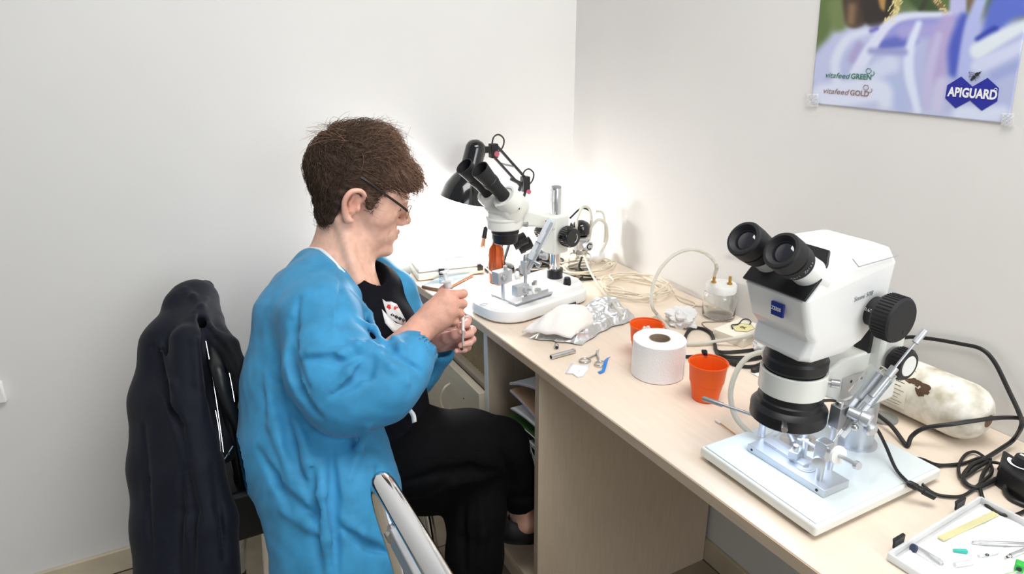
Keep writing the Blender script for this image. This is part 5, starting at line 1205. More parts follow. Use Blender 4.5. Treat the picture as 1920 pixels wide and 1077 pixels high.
def tint_mat(name, rough, attr='tint', crumple=0, cscale=9, scale=90, amt=.12, bump=.1, bscale=500, sss=0, sheen=0, transl=0, spec=.5, warp=None):
    m = bpy.data.materials.new(name); m.use_nodes = True; N = m.node_tree.nodes; L = m.node_tree.links; b = N['Principled BSDF']
    vc = N.new('ShaderNodeVertexColor'); vc.layer_name = attr
    tc = N.new('ShaderNodeTexCoord'); nz = N.new('ShaderNodeTexNoise'); nz.inputs['Scale'].default_value = scale; nz.inputs['Detail'].default_value = 5
    L.new(tc.outputs['Object'], nz.inputs['Vector'])
    mr = N.new('ShaderNodeMapRange'); mr.inputs[1].default_value = .3; mr.inputs[2].default_value = .7; mr.inputs[3].default_value = 1-amt; mr.inputs[4].default_value = 1+amt
    L.new(nz.outputs['Fac'], mr.inputs[0])
    mx = N.new('ShaderNodeMix'); mx.data_type = 'RGBA'; mx.blend_type = 'MULTIPLY'; mx.inputs['Factor'].default_value = 1
    L.new(vc.outputs['Color'], mx.inputs[6]); L.new(mr.outputs[0], mx.inputs[7]); L.new(mx.outputs[2], b.inputs['Base Color'])
    b.inputs['Roughness'].default_value = rough; b.inputs['Sheen Weight'].default_value = sheen; b.inputs['Specular IOR Level'].default_value = spec
    if sss:
        b.inputs['Subsurface Weight'].default_value = sss; b.inputs['Subsurface Radius'].default_value = (.006, .0022, .0012); b.inputs['Subsurface Scale'].default_value = .5
    if bump:
        n2 = N.new('ShaderNodeTexNoise'); n2.inputs['Scale'].default_value = bscale; n2.inputs['Detail'].default_value = 3; L.new(tc.outputs['Object'], n2.inputs['Vector'])
        bp = N.new('ShaderNodeBump'); bp.inputs['Strength'].default_value = bump; bp.inputs['Distance'].default_value = .001; L.new(n2.outputs['Fac'], bp.inputs['Height']); L.new(bp.outputs[0], b.inputs['Normal'])
    if crumple:
        wn = N.new('ShaderNodeTexNoise'); wn.inputs['Scale'].default_value = cscale; wn.inputs['Detail'].default_value = 2.5; wn.inputs['Distortion'].default_value = .8
        try: wn.noise_type = 'RIDGED_MULTIFRACTAL'
        except Exception: pass
        L.new(tc.outputs['Object'], wn.inputs['Vector'])
        b2 = N.new('ShaderNodeBump'); b2.inputs['Strength'].default_value = crumple; b2.inputs['Distance'].default_value = .006; L.new(wn.outputs['Fac'], b2.inputs['Height'])
        if bump: L.new(bp.outputs[0], b2.inputs['Normal'])
        L.new(b2.outputs[0], b.inputs['Normal'])
    if transl:
        t = N.new('ShaderNodeBsdfTranslucent'); L.new(mx.outputs[2], t.inputs['Color']); ms = N.new('ShaderNodeMixShader'); ms.inputs[0].default_value = transl
        L.new(b.outputs[0], ms.inputs[1]); L.new(t.outputs[0], ms.inputs[2]); L.new(ms.outputs[0], N['Material Output'].inputs['Surface'])
    return m
def bounds(pts, m): P_ = np.array(pts); return P_.min(0)-m, P_.max(0)+m

# ------------------------------------------------------------------ the seated woman
per = thing('person', 'seated person in a blue gown and black trousers holding a syringe', 'person', (-.33, .30, 0))
M_skin = tint_mat('skin', .5, scale=70, amt=.10, bump=.25, bscale=420, sss=.15, spec=.35)
M_hair = tint_mat('hair', .6, scale=160, amt=.35, bump=.5, bscale=350, spec=.12)
M_gown = tint_mat('gown_nonwoven', .62, crumple=.30, cscale=8, scale=26, amt=.14, bump=.25, bscale=700, sheen=.15, transl=.22, spec=.3)
M_black_cloth = tint_mat('black_cloth', .85, crumple=.25, cscale=7, scale=60, amt=.2, bump=.3, bscale=500, sheen=0, spec=.12)

# head frame
azh = .276; FH = V(math.cos(azh), -math.sin(azh), 0); HL = V(math.sin(azh), math.cos(azh), 0)
th_ = math.radians(21); HF = FH*math.cos(th_)-V(0, 0, 1)*math.sin(th_); HU = V(0, 0, 1)*math.cos(th_)+FH*math.sin(th_)
EAR = at(663, 388, 1.345); HO = EAR+HL*.073
RH = np.stack([HF, HL, HU], 1)
def hp3(x, y, z): return HO+HF*x+HL*y+HU*z
def to_h(Pw): return (np.asarray(Pw)-HO)@RH
def hpx(px, py, y=-.06): return to_h(hit(px, py, HO+HL*y, HL))      # head-local point seen at a pixel on the sagittal slice y

NB = at(632, 512, 1.43)
hs = SDF(*bounds([hp3(-.13, 0, .02), hp3(.13, 0, 0), hp3(0, -.1, .17), hp3(0, .1, -.1), NB+V(-.14, -.14, -.12), NB+V(.14, .14, 0)], .01), .0021)
hs.ell(hp3(-.008, 0, .052), (.096, .074, .082), RH, .01)
hs.ell(hp3(.040, 0, .012), (.060, .060, .085), RH, .03)                 # face mass
hs.ell(hp3(.058, 0, .055), (.040, .058, .045), RH, .02)                 # forehead
hs.cone(hp3(.030, 0, -.058), hp3(.066, 0, -.070), .040, .032, .03)      # lower jaw mass
for s_ in (-1, 1):
    hs.cone(hp3(.002, s_*.052, -.040), hp3(.070, s_*.022, -.088), .017, .016, .018)
    hs.ell(hp3(.056, s_*.040, -.012), (.030, .022, .026), RH, .02)      # cheek
    hs.ell(hp3(.060, s_*.034, -.050), (.026, .018, .026), RH, .015)     # jowl
    hs.cone(hp3(.088, s_*.034, .036), hp3(.098, s_*.008, .034), .009, .009, .015)
    hs.ell(hp3(.102, s_*.032, .016), (.014, .016, .012), RH, .012, 's')
    hs.ell(hp3(.080, s_*.032, .018), (.0145, .0145, .0130), RH, .004)   # lidded eyeball
    hs.cone(hp3(.0935, s_*.020, .0155), hp3(.088, s_*.044, .0135), .0022, .0022, .004)
    hs.cone(hp3(.093, s_*.022, .003), hp3(.086, s_*.044, .004), .004, .003, .008)   # eye bag
hs.ell(hp3(.0930, 0, -.084), (.019, .021, .017), RH, .014)               # chin
hs.cone(hp3(.098, 0, .026), hp3(.115, 0, -.006), .0075, .0095, .012)    # nose
hs.ell(hp3(.1175, 0, -.0105), (.0105, .0105, .0095), RH, .008)
for s_ in (-1, 1): hs.ell(hp3(.107, s_*.011, -.016), (.0105, .0065, .0075), RH, .006)
hs.ell(hp3(.0900, 0, -.048), (.019, .027, .024), RH, .014)              # mouth mound
hs.cone(hp3(.1075, 0, -.0400), hp3(.093, -.020, -.0445), .0045, .003, .006); hs.cone(hp3(.1075, 0, -.0400), hp3(.093, .020, -.0445), .0045, .003, .006)
hs.cone(hp3(.1060, 0, -.0520), hp3(.092, -.018, -.049), .0052, .003, .006); hs.cone(hp3(.1060, 0, -.0520), hp3(.092, .018, -.049), .0052, .003, .006)
for s_ in (-1, 1):
    hs.cone(hp3(.110, 0, -.0462), hp3(.093, s_*.024, -.0485), .0012, .0012, .003, 's')
    hs.cone(hp3(.103, s_*.018, -.014), hp3(.086, s_*.031, -.046), .0017, .0015, .006, 's')   # cheek fold
    hs.cone(hp3(.085, s_*.029, -.054), hp3(.076, s_*.032, -.074), .0014, .0012, .006, 's')
    # ear: rim, bowl, lobe
    er = lambda x, y, z: hp3(x*1.08, s_*(.074+y*1.25), z*1.06-.001)
    rim = [er(.010, -.002, .014), er(.013, .004, .028), er(.002, .010, .036), er(-.013, .014, .030), er(-.019, .014, .012), er(-.015, .010, -.008), er(-.006, .005, -.024), er(.004, 0, -.026)]
    rim = smooth_path(rim, 4); hs.path(rim, list(np.interp(np.linspace(0, 7, len(rim)), range(8), [.0036, .0040, .0044, .0046, .0046, .0046, .0062, .0050])), .003)
    hs.ell(er(-.004, .002, .006), (.016, .006, .026), RH, .005)
    hs.ell(er(.000, .010, .004), (.008, .007, .012), RH, .005, 's')
    hs.path([er(-.006, .006, .022), er(-.009, .007, .008), er(-.004, .006, -.008)], [.003, .0032, .003], .003)
    hs.ell(er(.009, .004, .000), (.004, .004, .007), RH, .003)
# neck and upper chest
hs.cone(hp3(-.022, 0, -.02), at(646, 470, 1.425), .052, .050, .015); hs.cone(at(640, 462, 1.43), at(598, 500, 1.42), .045, .040, .03)
hs.cone(at(645, 468, 1.425), at(638, 520, 1.43), .051, .066, .03)
hs.cone(hp3(.008, 0, -.070), at(668, 522, 1.42), .030, .030, .020)
hs.cone(at(636, 522, 1.43), at(658, 580, 1.43), .066, .078, .03)
hs.cone(at(640, 495, 1.50), at(676, 555, 1.52), .040, .055, .03)
hs.cone(hp3(-.02, -.055, -.035), at(672, 525, 1.372), .009, .010, .018)      # neck tendon
Vh, Qh = hs.mesh(); Vh = relax(Vh, Qh, 1, .4)
lc_ = (Vh-HO)@RH
base = np.tile(np.array(srgb(234, 188, 166)[:3]), (len(Vh), 1))
def blend(base, w, c): return base*(1-w[:, None])+np.array(srgb(*c)[:3])*w[:, None]
g = lambda x, y, z, r: np.exp(-(((lc_[:, 0]-x)**2+(np.abs(lc_[:, 1])-y)**2+(lc_[:, 2]-z)**2)/r**2))
base = blend(base, .25*g(.07, .045, -.015, .028), (206, 128, 108)); base = blend(base, .3*g(.12, 0, -.006, .016), (200, 122, 104))
base = blend(base, .5*np.clip(g(.104, .006, -.041, .009)+g(.102, .006, -.052, .009), 0, 1), (184, 104, 98)); base = blend(base, .5*g(-.005, .08, .01, .03), (212, 130, 110))
base = blend(base, .3*g(.094, .034, .010, .010), (168, 112, 100)); base = blend(base, .3*np.clip((-lc_[:, 2]-.07)/.05, 0, 1), (222, 172, 148))

# hands ---------------------------------------------------------------
rh = SDF(*bounds([at(740, 660, 1.25), at(880, 500, 1.30), at(880, 640, 1.46), at(760, 690, 1.34)], .02), .0013)
E2 = at(700, 715, 1.21); W2 = at(792, 614, 1.325)
kf = .004
rh.cone(at(740, 668, 1.27), W2, .036, .027, .012)
rh.path([W2, at(815, 594, 1.333), at(834, 578, 1.340)], [.027, .030, .031], .012, flat=(nrm(at(815, 594, 1.30)-at(815, 594, 1.4)), .78))
mcp = [at(838, 553, 1.338), at(843, 569, 1.330), at(841, 586, 1.328), at(833, 601, 1.330)]
pip = [at(868, 551, 1.362), at(868, 570, 1.352), at(863, 588, 1.350), at(853, 603, 1.348)]
dip = [at(862, 558, 1.388), at(864, 577, 1.380), at(860, 594, 1.376), at(850, 608, 1.370)]
tipr = [at(845, 563, 1.394), at(846, 581, 1.386), at(842, 598, 1.382), at(836, 611, 1.376)]
for i in range(4):
    rh.cone(W2*.35+at(815, 594, 1.335)*.65, mcp[i], .018, .0115, .012)
    rh.path([mcp[i], pip[i]], [.0108-.0006*i, .0092-.0005*i], .004); rh.ell(pip[i], (.0098-.0005*i,)*3, k=.003)
    rh.path([pip[i], dip[i], tipr[i]], [.0090-.0005*i, .0080-.0005*i, .0070-.0004*i], .0025)
    rh.cone(mcp[i]+(CAM-mcp[i])*.004, mcp[i], .006, .009, .006)
for i in range(3):                                         # creases between the fingers
    a_, b_ = (mcp[i]*.35+pip[i]*.65+mcp[i+1]*.35+pip[i+1]*.65)/2, (pip[i]+pip[i+1])/2
    rh.cone(a_-FW*.011, b_-FW*.010+RT*.004, .0013, .0018, .003, 's')
th0, th1, th2, th3 = at(812, 588, 1.350), at(822, 563, 1.368), at(832, 546, 1.384), at(838, 537, 1.392)
rh.path([th0, th1, th2, th3], [.017, .0125, .0102, .0082], .006)
for k in range(5):                                         # wrist wrinkles
    c_ = at(797+3*k, 618-4*k, 1.335); rh.cone(c_-FW*.0265-UP*.01, c_-FW*.0265+UP*.012, .0008, .0008, .003, 's')
Vr, Qr = rh.mesh(); Vr = relax(Vr, Qr, 1, .35)
lh = SDF(*bounds([at(745, 700, 1.60), at(905, 580, 1.38), at(905, 690, 1.36), at(760, 600, 1.50)], .015), .0014)
WL = at(806, 640, 1.475)
lh.cone(at(755, 690, 1.545), WL, .036, .026, .012)
lh.path([WL, at(828, 634, 1.462), at(846, 628, 1.455)], [.026, .028, .027], .012)
mcl = [at(856, 604, 1.462), at(862, 619, 1.466), at(861, 634, 1.466), at(855, 647, 1.462)]
pil = [at(876, 601, 1.440), at(885, 619, 1.440), at(885, 637, 1.438), at(876, 652, 1.436)]
dil = [at(875, 608, 1.420), at(882, 626, 1.415), at(880, 644, 1.414), at(871, 656, 1.416)]
til = [at(862, 611, 1.408), at(866, 630, 1.402), at(864, 648, 1.402), at(857, 658, 1.408)]
for i in range(4):
    lh.cone(at(832, 634, 1.462), mcl[i], .018, .0115, .010)
    lh.path([mcl[i], pil[i]], [.0108-.0004*i, .0094-.0005*i], .003); lh.ell(pil[i], (.0099-.0005*i,)*3, k=.003)
    lh.path([pil[i], dil[i], til[i]], [.0090-.0005*i, .0082-.0005*i, .0072-.0005*i], .002)
for i in range(3):
    lh.cone((pil[i]+pil[i+1])/2-FW*.004, (pil[i]+pil[i+1])/2+RT*.010-FW*.004, .0012, .0016, .0025, 's')
    lh.cone((dil[i]+dil[i+1])/2-FW*.009, (til[i]+til[i+1])/2-FW*.009, .0012, .0012, .0025, 's')
lh.path([at(822, 640, 1.440), at(838, 634, 1.418), at(852, 628, 1.404), at(866, 622, 1.398)], [.017, .0125, .0100, .0080], .005)
Vl, Ql = lh.mesh(); Vl = relax(Vl, Ql, 1, .35)
# the hidden trunk and limbs that carry head and hands
tb = SDF(*bounds([at(470, 480, 1.45), at(900, 700, 1.60), at(560, 980, 1.45), at(640, 640, 1.12)], .03), .010)
tb.cone(at(622, 610, 1.43), at(600, 850, 1.42), .080, .10, .03); tb.path([at(605, 575, 1.34), at(640, 735, 1.20), at(745, 668, 1.275)], [.036, .038, .033], .02)
tb.path([at(680, 590, 1.53), at(730, 740, 1.60), at(757, 690, 1.545)], [.045, .040, .033], .02)
Vt, Qt = tb.mesh()
skinc = np.array(srgb(206, 160, 142)[:3])
colr = np.tile(np.array(srgb(216, 164, 144)[:3]), (len(Vr), 1))
dk = np.min([np.linalg.norm(Vr-p_, axis=1) for p_ in mcp+pip], axis=0); colr = colr*(1-.5*np.exp(-(dk/.009)**2)[:, None])+np.array(srgb(204, 128, 112)[:3])*.5*np.exp(-(dk/.009)**2)[:, None]
rs_ = np.random.RandomState(12)
for _ in range(26):
    p_ = Vr[rs_.randint(len(Vr))]; w_ = .45*np.exp(-(np.linalg.norm(Vr-p_, axis=1)/(.0012+.0014*rs_.rand()))**2); colr = colr*(1-w_[:, None])+np.array(srgb(150, 92, 72)[:3])*w_[:, None]
coll = np.tile(np.array(srgb(218, 168, 154)[:3]), (len(Vl), 1))
allV = np.concatenate([Vh, Vr, Vl, Vt]); o1, o2, o3 = len(Vh), len(Vh)+len(Vr), len(Vh)+len(Vr)+len(Vl)
body = np_mesh('body', allV, np.concatenate([Qh, Qr+o1, Ql+o2, Qt+o3]), M_skin, per, np.concatenate([base, colr, coll, np.tile(skinc, (len(Vt), 1))]))
M_nail = mat('nail', srgb(232, 176, 160), .3)
for i in range(4):
    n_ = nrm(dil[i]-til[i]); c_ = til[i]-FW*.0062+RT*-.001
    MB().ball(c_, (.0042, .0014, .0048), 10, 6, np.stack([np.cross(FW, UP), FW, UP], 1)).build('fingernail', M_nail, body)
tn = at(864, 623, 1.390); MB().ball(tn-FW*.0005, (.0052, .0016, .0046), 10, 6, np.stack([np.cross(FW, UP), FW, UP], 1)).build('fingernail', M_nail, body)
# eye detail: lash line, brow
M_lash = mat('lash', srgb(52, 36, 32), .6); M_brow = mat('brow', srgb(150, 110, 92), .7)
for s_ in (-1, 1):
    MB().tube([hp3(.0962, s_*.022, .0155), hp3(.0958, s_*.032, .0132), hp3(.0895, s_*.044, .0125)], [.0007, .0010, .0006], 5).build('eyelash', M_lash, body)
    q = MB()
    for k in range(16):
        u = k/15; p_ = hp3(.100-.016*u, s_*(.014+.030*u), .0385+.005*math.sin(PI*u*.9)); q.tube([p_, p_+HL*s_*.005+HU*.0015-HF*.0015], [.0007, .0002], 4)
    q.build('eyebrow', M_brow, body)

# hair ----------------------------------------------------------------
hr = SDF(*bounds([hp3(-.13, -.1, -.06), hp3(.14, .1, .20), hp3(-.12, .1, .20), hp3(.14, -.1, 0)], .012), .0028)
hr.ell(hp3(-.012, 0, .056), (.103, .083, .090), RH, .01)
def hc(px, py, y=0): q = hpx(px, py, y); return hp3(q[0], y, q[2])
for s_ in (-1, 1):
    hr.cone(hc(632, 345, 0)+HL*s_*.035, hc(628, 395, 0)+HL*s_*.030, .046, .036, .02)
    hr.cone(hc(650, 300, 0)+HL*s_*.03, hc(700, 285, 0)+HL*s_*.03, .050, .045, .02)
    hr.cone(hc(710, 305, 0)+HL*s_*.035, hc(752, 335, 0)+HL*s_*.032, .042, .030, .02)
    hr.cone(hc(752, 332, 0)+HL*s_*.028, hc(778, 350, 0)+HL*s_*.022, .026, .013, .012)
    hr.cone(hc(690, 340, -.06)+HL*(0 if s_ < 0 else .12), hc(693, 385, -.068)+HL*(0 if s_ < 0 else .136), .016, .010, .012)
hr.cone(hc(668, 268, 0), hc(715, 262, 0), .030, .022, .02); hr.cone(hc(690, 258, 0), hc(735, 285, 0), .020, .020, .015)
# hairline: cut away everything below a curve on the side of the head
line = [(596, 426), (622, 424), (644, 416), (648, 396), (648, 372), (658, 358), (676, 358), (684, 372), (687, 398), (694, 402), (704, 388), (716, 372), (738, 360), (764, 372), (778, 372), (800, 352)]
LZ = np.array([[hpx(x, y, -.065)[0], hpx(x, y, -.065)[2]] for x, y in line])
X, Y, Z = hr.P((slice(None),)*3); X = X-HO[0]; Y = Y-HO[1]; Z = Z-HO[2]
hx_ = X*HF[0]+Y*HF[1]+Z*HF[2]; hz_ = X*HU[0]+Y*HU[1]+Z*HU[2]; hy_ = X*HL[0]+Y*HL[1]+Z*HL[2]
o_ = np.argsort(LZ[:, 0]); zb_ = np.interp(hx_, LZ[o_, 0], LZ[o_, 1])
zb_ = zb_+.020*np.clip(1-np.abs(hy_)/.06, 0, 1)*np.clip((hx_-.04)/.04, 0, 1)
cut = (zb_-hz_)*.7
kk_ = .006; F = hr.F; hh = np.clip(.5-.5*(F-cut)/kk_, 0, 1); hr.F = (F*(1-hh)+cut*hh+kk_*hh*(1-hh)).astype(np.float32)
hr.F += (.0012*np.sin(hx_*90+14*np.sin(hz_*40))*np.sin(hz_*150+hx_*35+9*np.sin(hy_*50))+.0008*np.sin(hx_*60+hz_*330+hy_*70)).astype(np.float32)
del X, Y, Z
Va, Qa = hr.mesh(); Va = relax(Va, Qa, 1, .4)
# strands laid over the surface
e1 = Va[Qa[:, 2]]-Va[Qa[:, 0]]; e2 = Va[Qa[:, 3]]-Va[Qa[:, 1]]; fn = np.cross(e1, e2); fa = np.linalg.norm(fn, axis=1); fn = fn/(fa[:, None]+1e-12); fcn = Va[Qa].mean(1)
rs_ = np.random.RandomState(77); pick = rs_.choice(len(Qa), 5200, p=fa/fa.sum())
sv, sf, scl = [], [], []
KN = rs_.randn(6, 3)*22; KP = rs_.rand(6)*6.28
for f_i in pick:
    p_ = fcn[f_i]; n_ = fn[f_i]; l_ = to_h(p_)
    if np.dot(n_, p_-hp3(-.005, 0, .05)) < 0: n_ = -n_
    if l_[2] < -.01 and l_[0] > -.03: continue
    if abs(l_[1]) > .05 and -.034 < l_[0] < .026 and l_[2] < .042: continue
    if l_[0] < -.03: d_ = V(-.25, 0, -1.0)+V(.9, 0, .6)*np.clip((l_[2]-.03)/.08, 0, 1)
    else: d_ = V(1, 0, .35-np.clip(l_[0]/.10, 0, 1)*1.1)
    d_ = d_+.30*rs_.randn(3)+.35*np.sin(KN[:3]@(p_)+KP[:3])
    d_ = RH@d_; d_ = nrm(d_-np.dot(d_, n_)*n_)
    ln_ = .022+.030*rs_.rand(); lift = (.0025+.004*rs_.rand())*(1+1.8*(l_[2] > .12)+2.0*(l_[0] > .075)); sd_ = np.cross(n_, d_); cu = rs_.randn()*.008; r_ = .00045+.00045*rs_.rand()
    b0_ = len(sv)
    for k in range(5):
        t_ = k/4; c_ = p_+d_*ln_*(t_-.3)+n_*(-.001+lift*math.sin(PI*min(1, t_*.75+.1))-.55*ln_*max(0, t_-.3)**2*(.9 if l_[0] < .07 else -.1))+sd_*cu*t_*t_
        rr = r_*(1-.75*t_)
        for q_ in range(3):
            a_ = 2*PI*q_/3; sv.append(c_+rr*(n_*math.cos(a_)+sd_*math.sin(a_)))
    for k in range(4):
        for q_ in range(3): sf.append((b0_+k*3+q_, b0_+k*3+(q_+1) % 3, b0_+(k+1)*3+(q_+1) % 3, b0_+(k+1)*3+q_))
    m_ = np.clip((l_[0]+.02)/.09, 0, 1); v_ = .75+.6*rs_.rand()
    cc_ = (np.array(srgb(80, 64, 53)[:3])*(1-m_)+np.array(srgb(122, 95, 80)[:3])*m_)*v_  # light on the front hair is put into the strand colour
    scl += [cc_]*15
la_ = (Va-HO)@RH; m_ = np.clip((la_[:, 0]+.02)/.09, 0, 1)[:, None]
cb = np.array(srgb(68, 54, 46)[:3])*(1-m_)+np.array(srgb(104, 80, 68)[:3])*m_  # same painted light towards the front on the hair surface
tips = [i for i in rs_.choice(len(Qa), 4000, p=fa/fa.sum()) if (to_h(fcn[i])[2] > .105 or to_h(fcn[i])[0] > .07) and np.dot(fn[i] if np.dot(fn[i], fcn[i]-hp3(-.005, 0, .05)) > 0 else -fn[i], HU) > -.3][:520]
for f_i in tips:
    p_ = fcn[f_i]; n_ = fn[f_i]; l_ = to_h(p_)
    if np.dot(n_, p_-hp3(-.005, 0, .05)) < 0: n_ = -n_
    d_ = RH@(V(.8 if l_[0] > -.04 else -.5, 0, .25)+.45*rs_.randn(3)); d_ = nrm(d_-np.dot(d_, n_)*n_); sd_ = np.cross(n_, d_); ln_ = .030+.030*rs_.rand(); cu = rs_.randn()*.012; up_ = .006+.012*rs_.rand(); b0_ = len(sv)
    for k in range(6):
        t_ = k/5; c_ = p_+d_*ln_*t_+n_*(up_*math.sin(PI*.62*t_)-.002)+sd_*cu*t_*t_; rr = .0006*(1-.7*t_)
        for q_ in range(3): a_ = 2*PI*q_/3; sv.append(c_+rr*(n_*math.cos(a_)+sd_*math.sin(a_)))
    for k in range(5):
        for q_ in range(3): sf.append((b0_+k*3+q_, b0_+k*3+(q_+1) % 3, b0_+(k+1)*3+(q_+1) % 3, b0_+(k+1)*3+q_))
    scl += [np.array(srgb(138, 108, 90)[:3])*(.6+.6*rs_.rand())]*18
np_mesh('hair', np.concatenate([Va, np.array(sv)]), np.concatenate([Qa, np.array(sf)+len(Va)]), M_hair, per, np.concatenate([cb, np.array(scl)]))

# glasses -------------------------------------------------------------
M_gframe = mat('glasses_frame', srgb(46, 34, 32), .3, .3); M_gold = mat('gold_wire', srgb(196, 170, 130), .3, .8)
gl_ = bpy.data.objects.new('glasses', None); C.objects.link(gl_); gl_.parent = per; gl_.matrix_parent_inverse = Matrix.Translation(-per.location)
def lens_ring(cy, sy):
    return [hp3(.1145+.000*math.sin(t_)-.004*abs(math.cos(t_)), cy+.024*math.cos(t_), .004+.0155*math.sin(t_)+.010) for t_ in np.linspace(0, 2*PI, 25)[:-1]]
for s_ in (-1, 1):
    MB().tube(lens_ring(s_*.033, s_), .0012, 6, closed=True).build('rim', M_gold, gl_)
    MB().loft([[p_ for p_ in lens_ring(s_*.033, s_)]]*1+[[p_+HF*.0006 for p_ in lens_ring(s_*.033, s_)]]).build('lens', mat('spectacle_lens', (.98, .98, .98, 1), .02, trans=1, ior=1.05, var=0), gl_)
    hin = hp3(.106, s_*.060, .022)
    tpl = [hin, hp3(.085, s_*.071, .032), hp3(.045, s_*.081, .047), hp3(.012, s_*.086, .060), hp3(-.005, s_*.086, .064)]
    MB().tube(smooth_path(tpl, 5), .0016, 8, flat=1.6).build('temple', M_gframe, gl_)
    MB().tube([hin, hp3(.109, s_*.057, .020)], .0016, 6).build('hinge', M_gold, gl_)
MB().tube([hp3(.1135, -.010, .012), hp3(.117, 0, .016), hp3(.1135, .010, .012)], .0009, 6).build('bridge', M_gold, gl_)
# ------------------------------------------------------------------ clothes
BLUE, BLUEHI, BLUELO = (66, 158, 208), (92, 186, 220), (40, 120, 196)
gw = SDF(*bounds([at(600, 440, 1.25), at(700, 450, 1.40), at(455, 480, 1.50), at(840, 480, 1.60), at(640, 1110, 1.05), at(540, 1110, 1.30), at(470, 860, 1.50), at(820, 720, 1.10)], .03), .0045)
K1 = .03
# trunk
gw.path([at(612, 515, 1.38), at(590, 600, 1.36), at(585, 720, 1.36), at(588, 835, 1.36)], [.056, .112, .130, .142], K1)
gw.path([at(640, 515, 1.49), at(625, 600, 1.50), at(620, 720, 1.52), at(620, 835, 1.52)], [.075, .118, .130, .140], K1)
gw.cone(at(640, 560, 1.44), at(690, 720, 1.44), .10, .10, K1)
# skirt falling over the seat
gw.path([at(590, 840, 1.32), at(622, 930, 1.27), at(634, 1020, 1.25), at(636, 1100, 1.25)], [.140, .122, .114, .122], K1)
gw.path([at(660, 820, 1.36), at(682, 930, 1.30), at(690, 1100, 1.29)], [.07, .062, .062], .02)
# near sleeve
gw.cone(at(592, 440, 1.35), at(680, 505, 1.33), .026, .030, .010, 's')
gw.path([at(590, 540, 1.34), at(600, 600, 1.27), at(622, 690, 1.215), at(650, 735, 1.195)], [.058, .072, .080, .078], .025)
gw.path([at(650, 732, 1.195), at(712, 722, 1.205), at(748, 692, 1.235), at(780, 658, 1.265)], [.076, .068, .056, .043], .02)
gw.ell(at(668, 745, 1.195), (.075, .06, .045), k=.02)
# far sleeve, cuff and lapel
gw.path([at(705, 530, 1.56), at(745, 660, 1.60), at(770, 700, 1.56), at(822, 660, 1.482)], [.060, .062, .056, .036], .02)
gw.path([at(700, 505, 1.525), at(745, 545, 1.52), at(772, 610, 1.51), at(788, 700, 1.50)], [.040, .040, .040, .040], .02)
gw.path([at(775, 690, 1.49), at(788, 760, 1.48)], [.018, .012], .01)
# neck and front opening
gw.path([at(610, 520, 1.40), at(592, 506, 1.42), at(655, 500, 1.50)], [.045, .036, .05], .03); gw.cone(at(572, 545, 1.40), at(592, 506, 1.42), .062, .038, .03)
gw.cone(at(652, 452, 1.425), at(700, 552, 1.42), .068, .070, .010, 's')
gw.path([at(690, 545, 1.43), at(735, 610, 1.42), at(770, 690, 1.43), at(800, 790, 1.43)], [.066, .052, .050, .046], .012, 's')
gw.cone(at(612, 446, 1.43), at(650, 446, 1.43), .046, .060, .01, 's')
# cuffs are open tubes
cdir = nrm(at(800, 622, 1.32)-at(752, 690, 1.235)); ccen = at(782, 658, 1.262); ca1, ca2, _ = frame(cdir); gw.ell(ccen+cdir*.10, (.10, .075, .075), np.stack([cdir, ca1, ca2], 1), k=.002, mode='s'); gw.cone(ccen-cdir*.03, ccen+cdir*.05, .033, .038, .003, 's'); gw.cone(at(815, 650, 1.474), at(860, 625, 1.43), .030, .034, .004, 's')
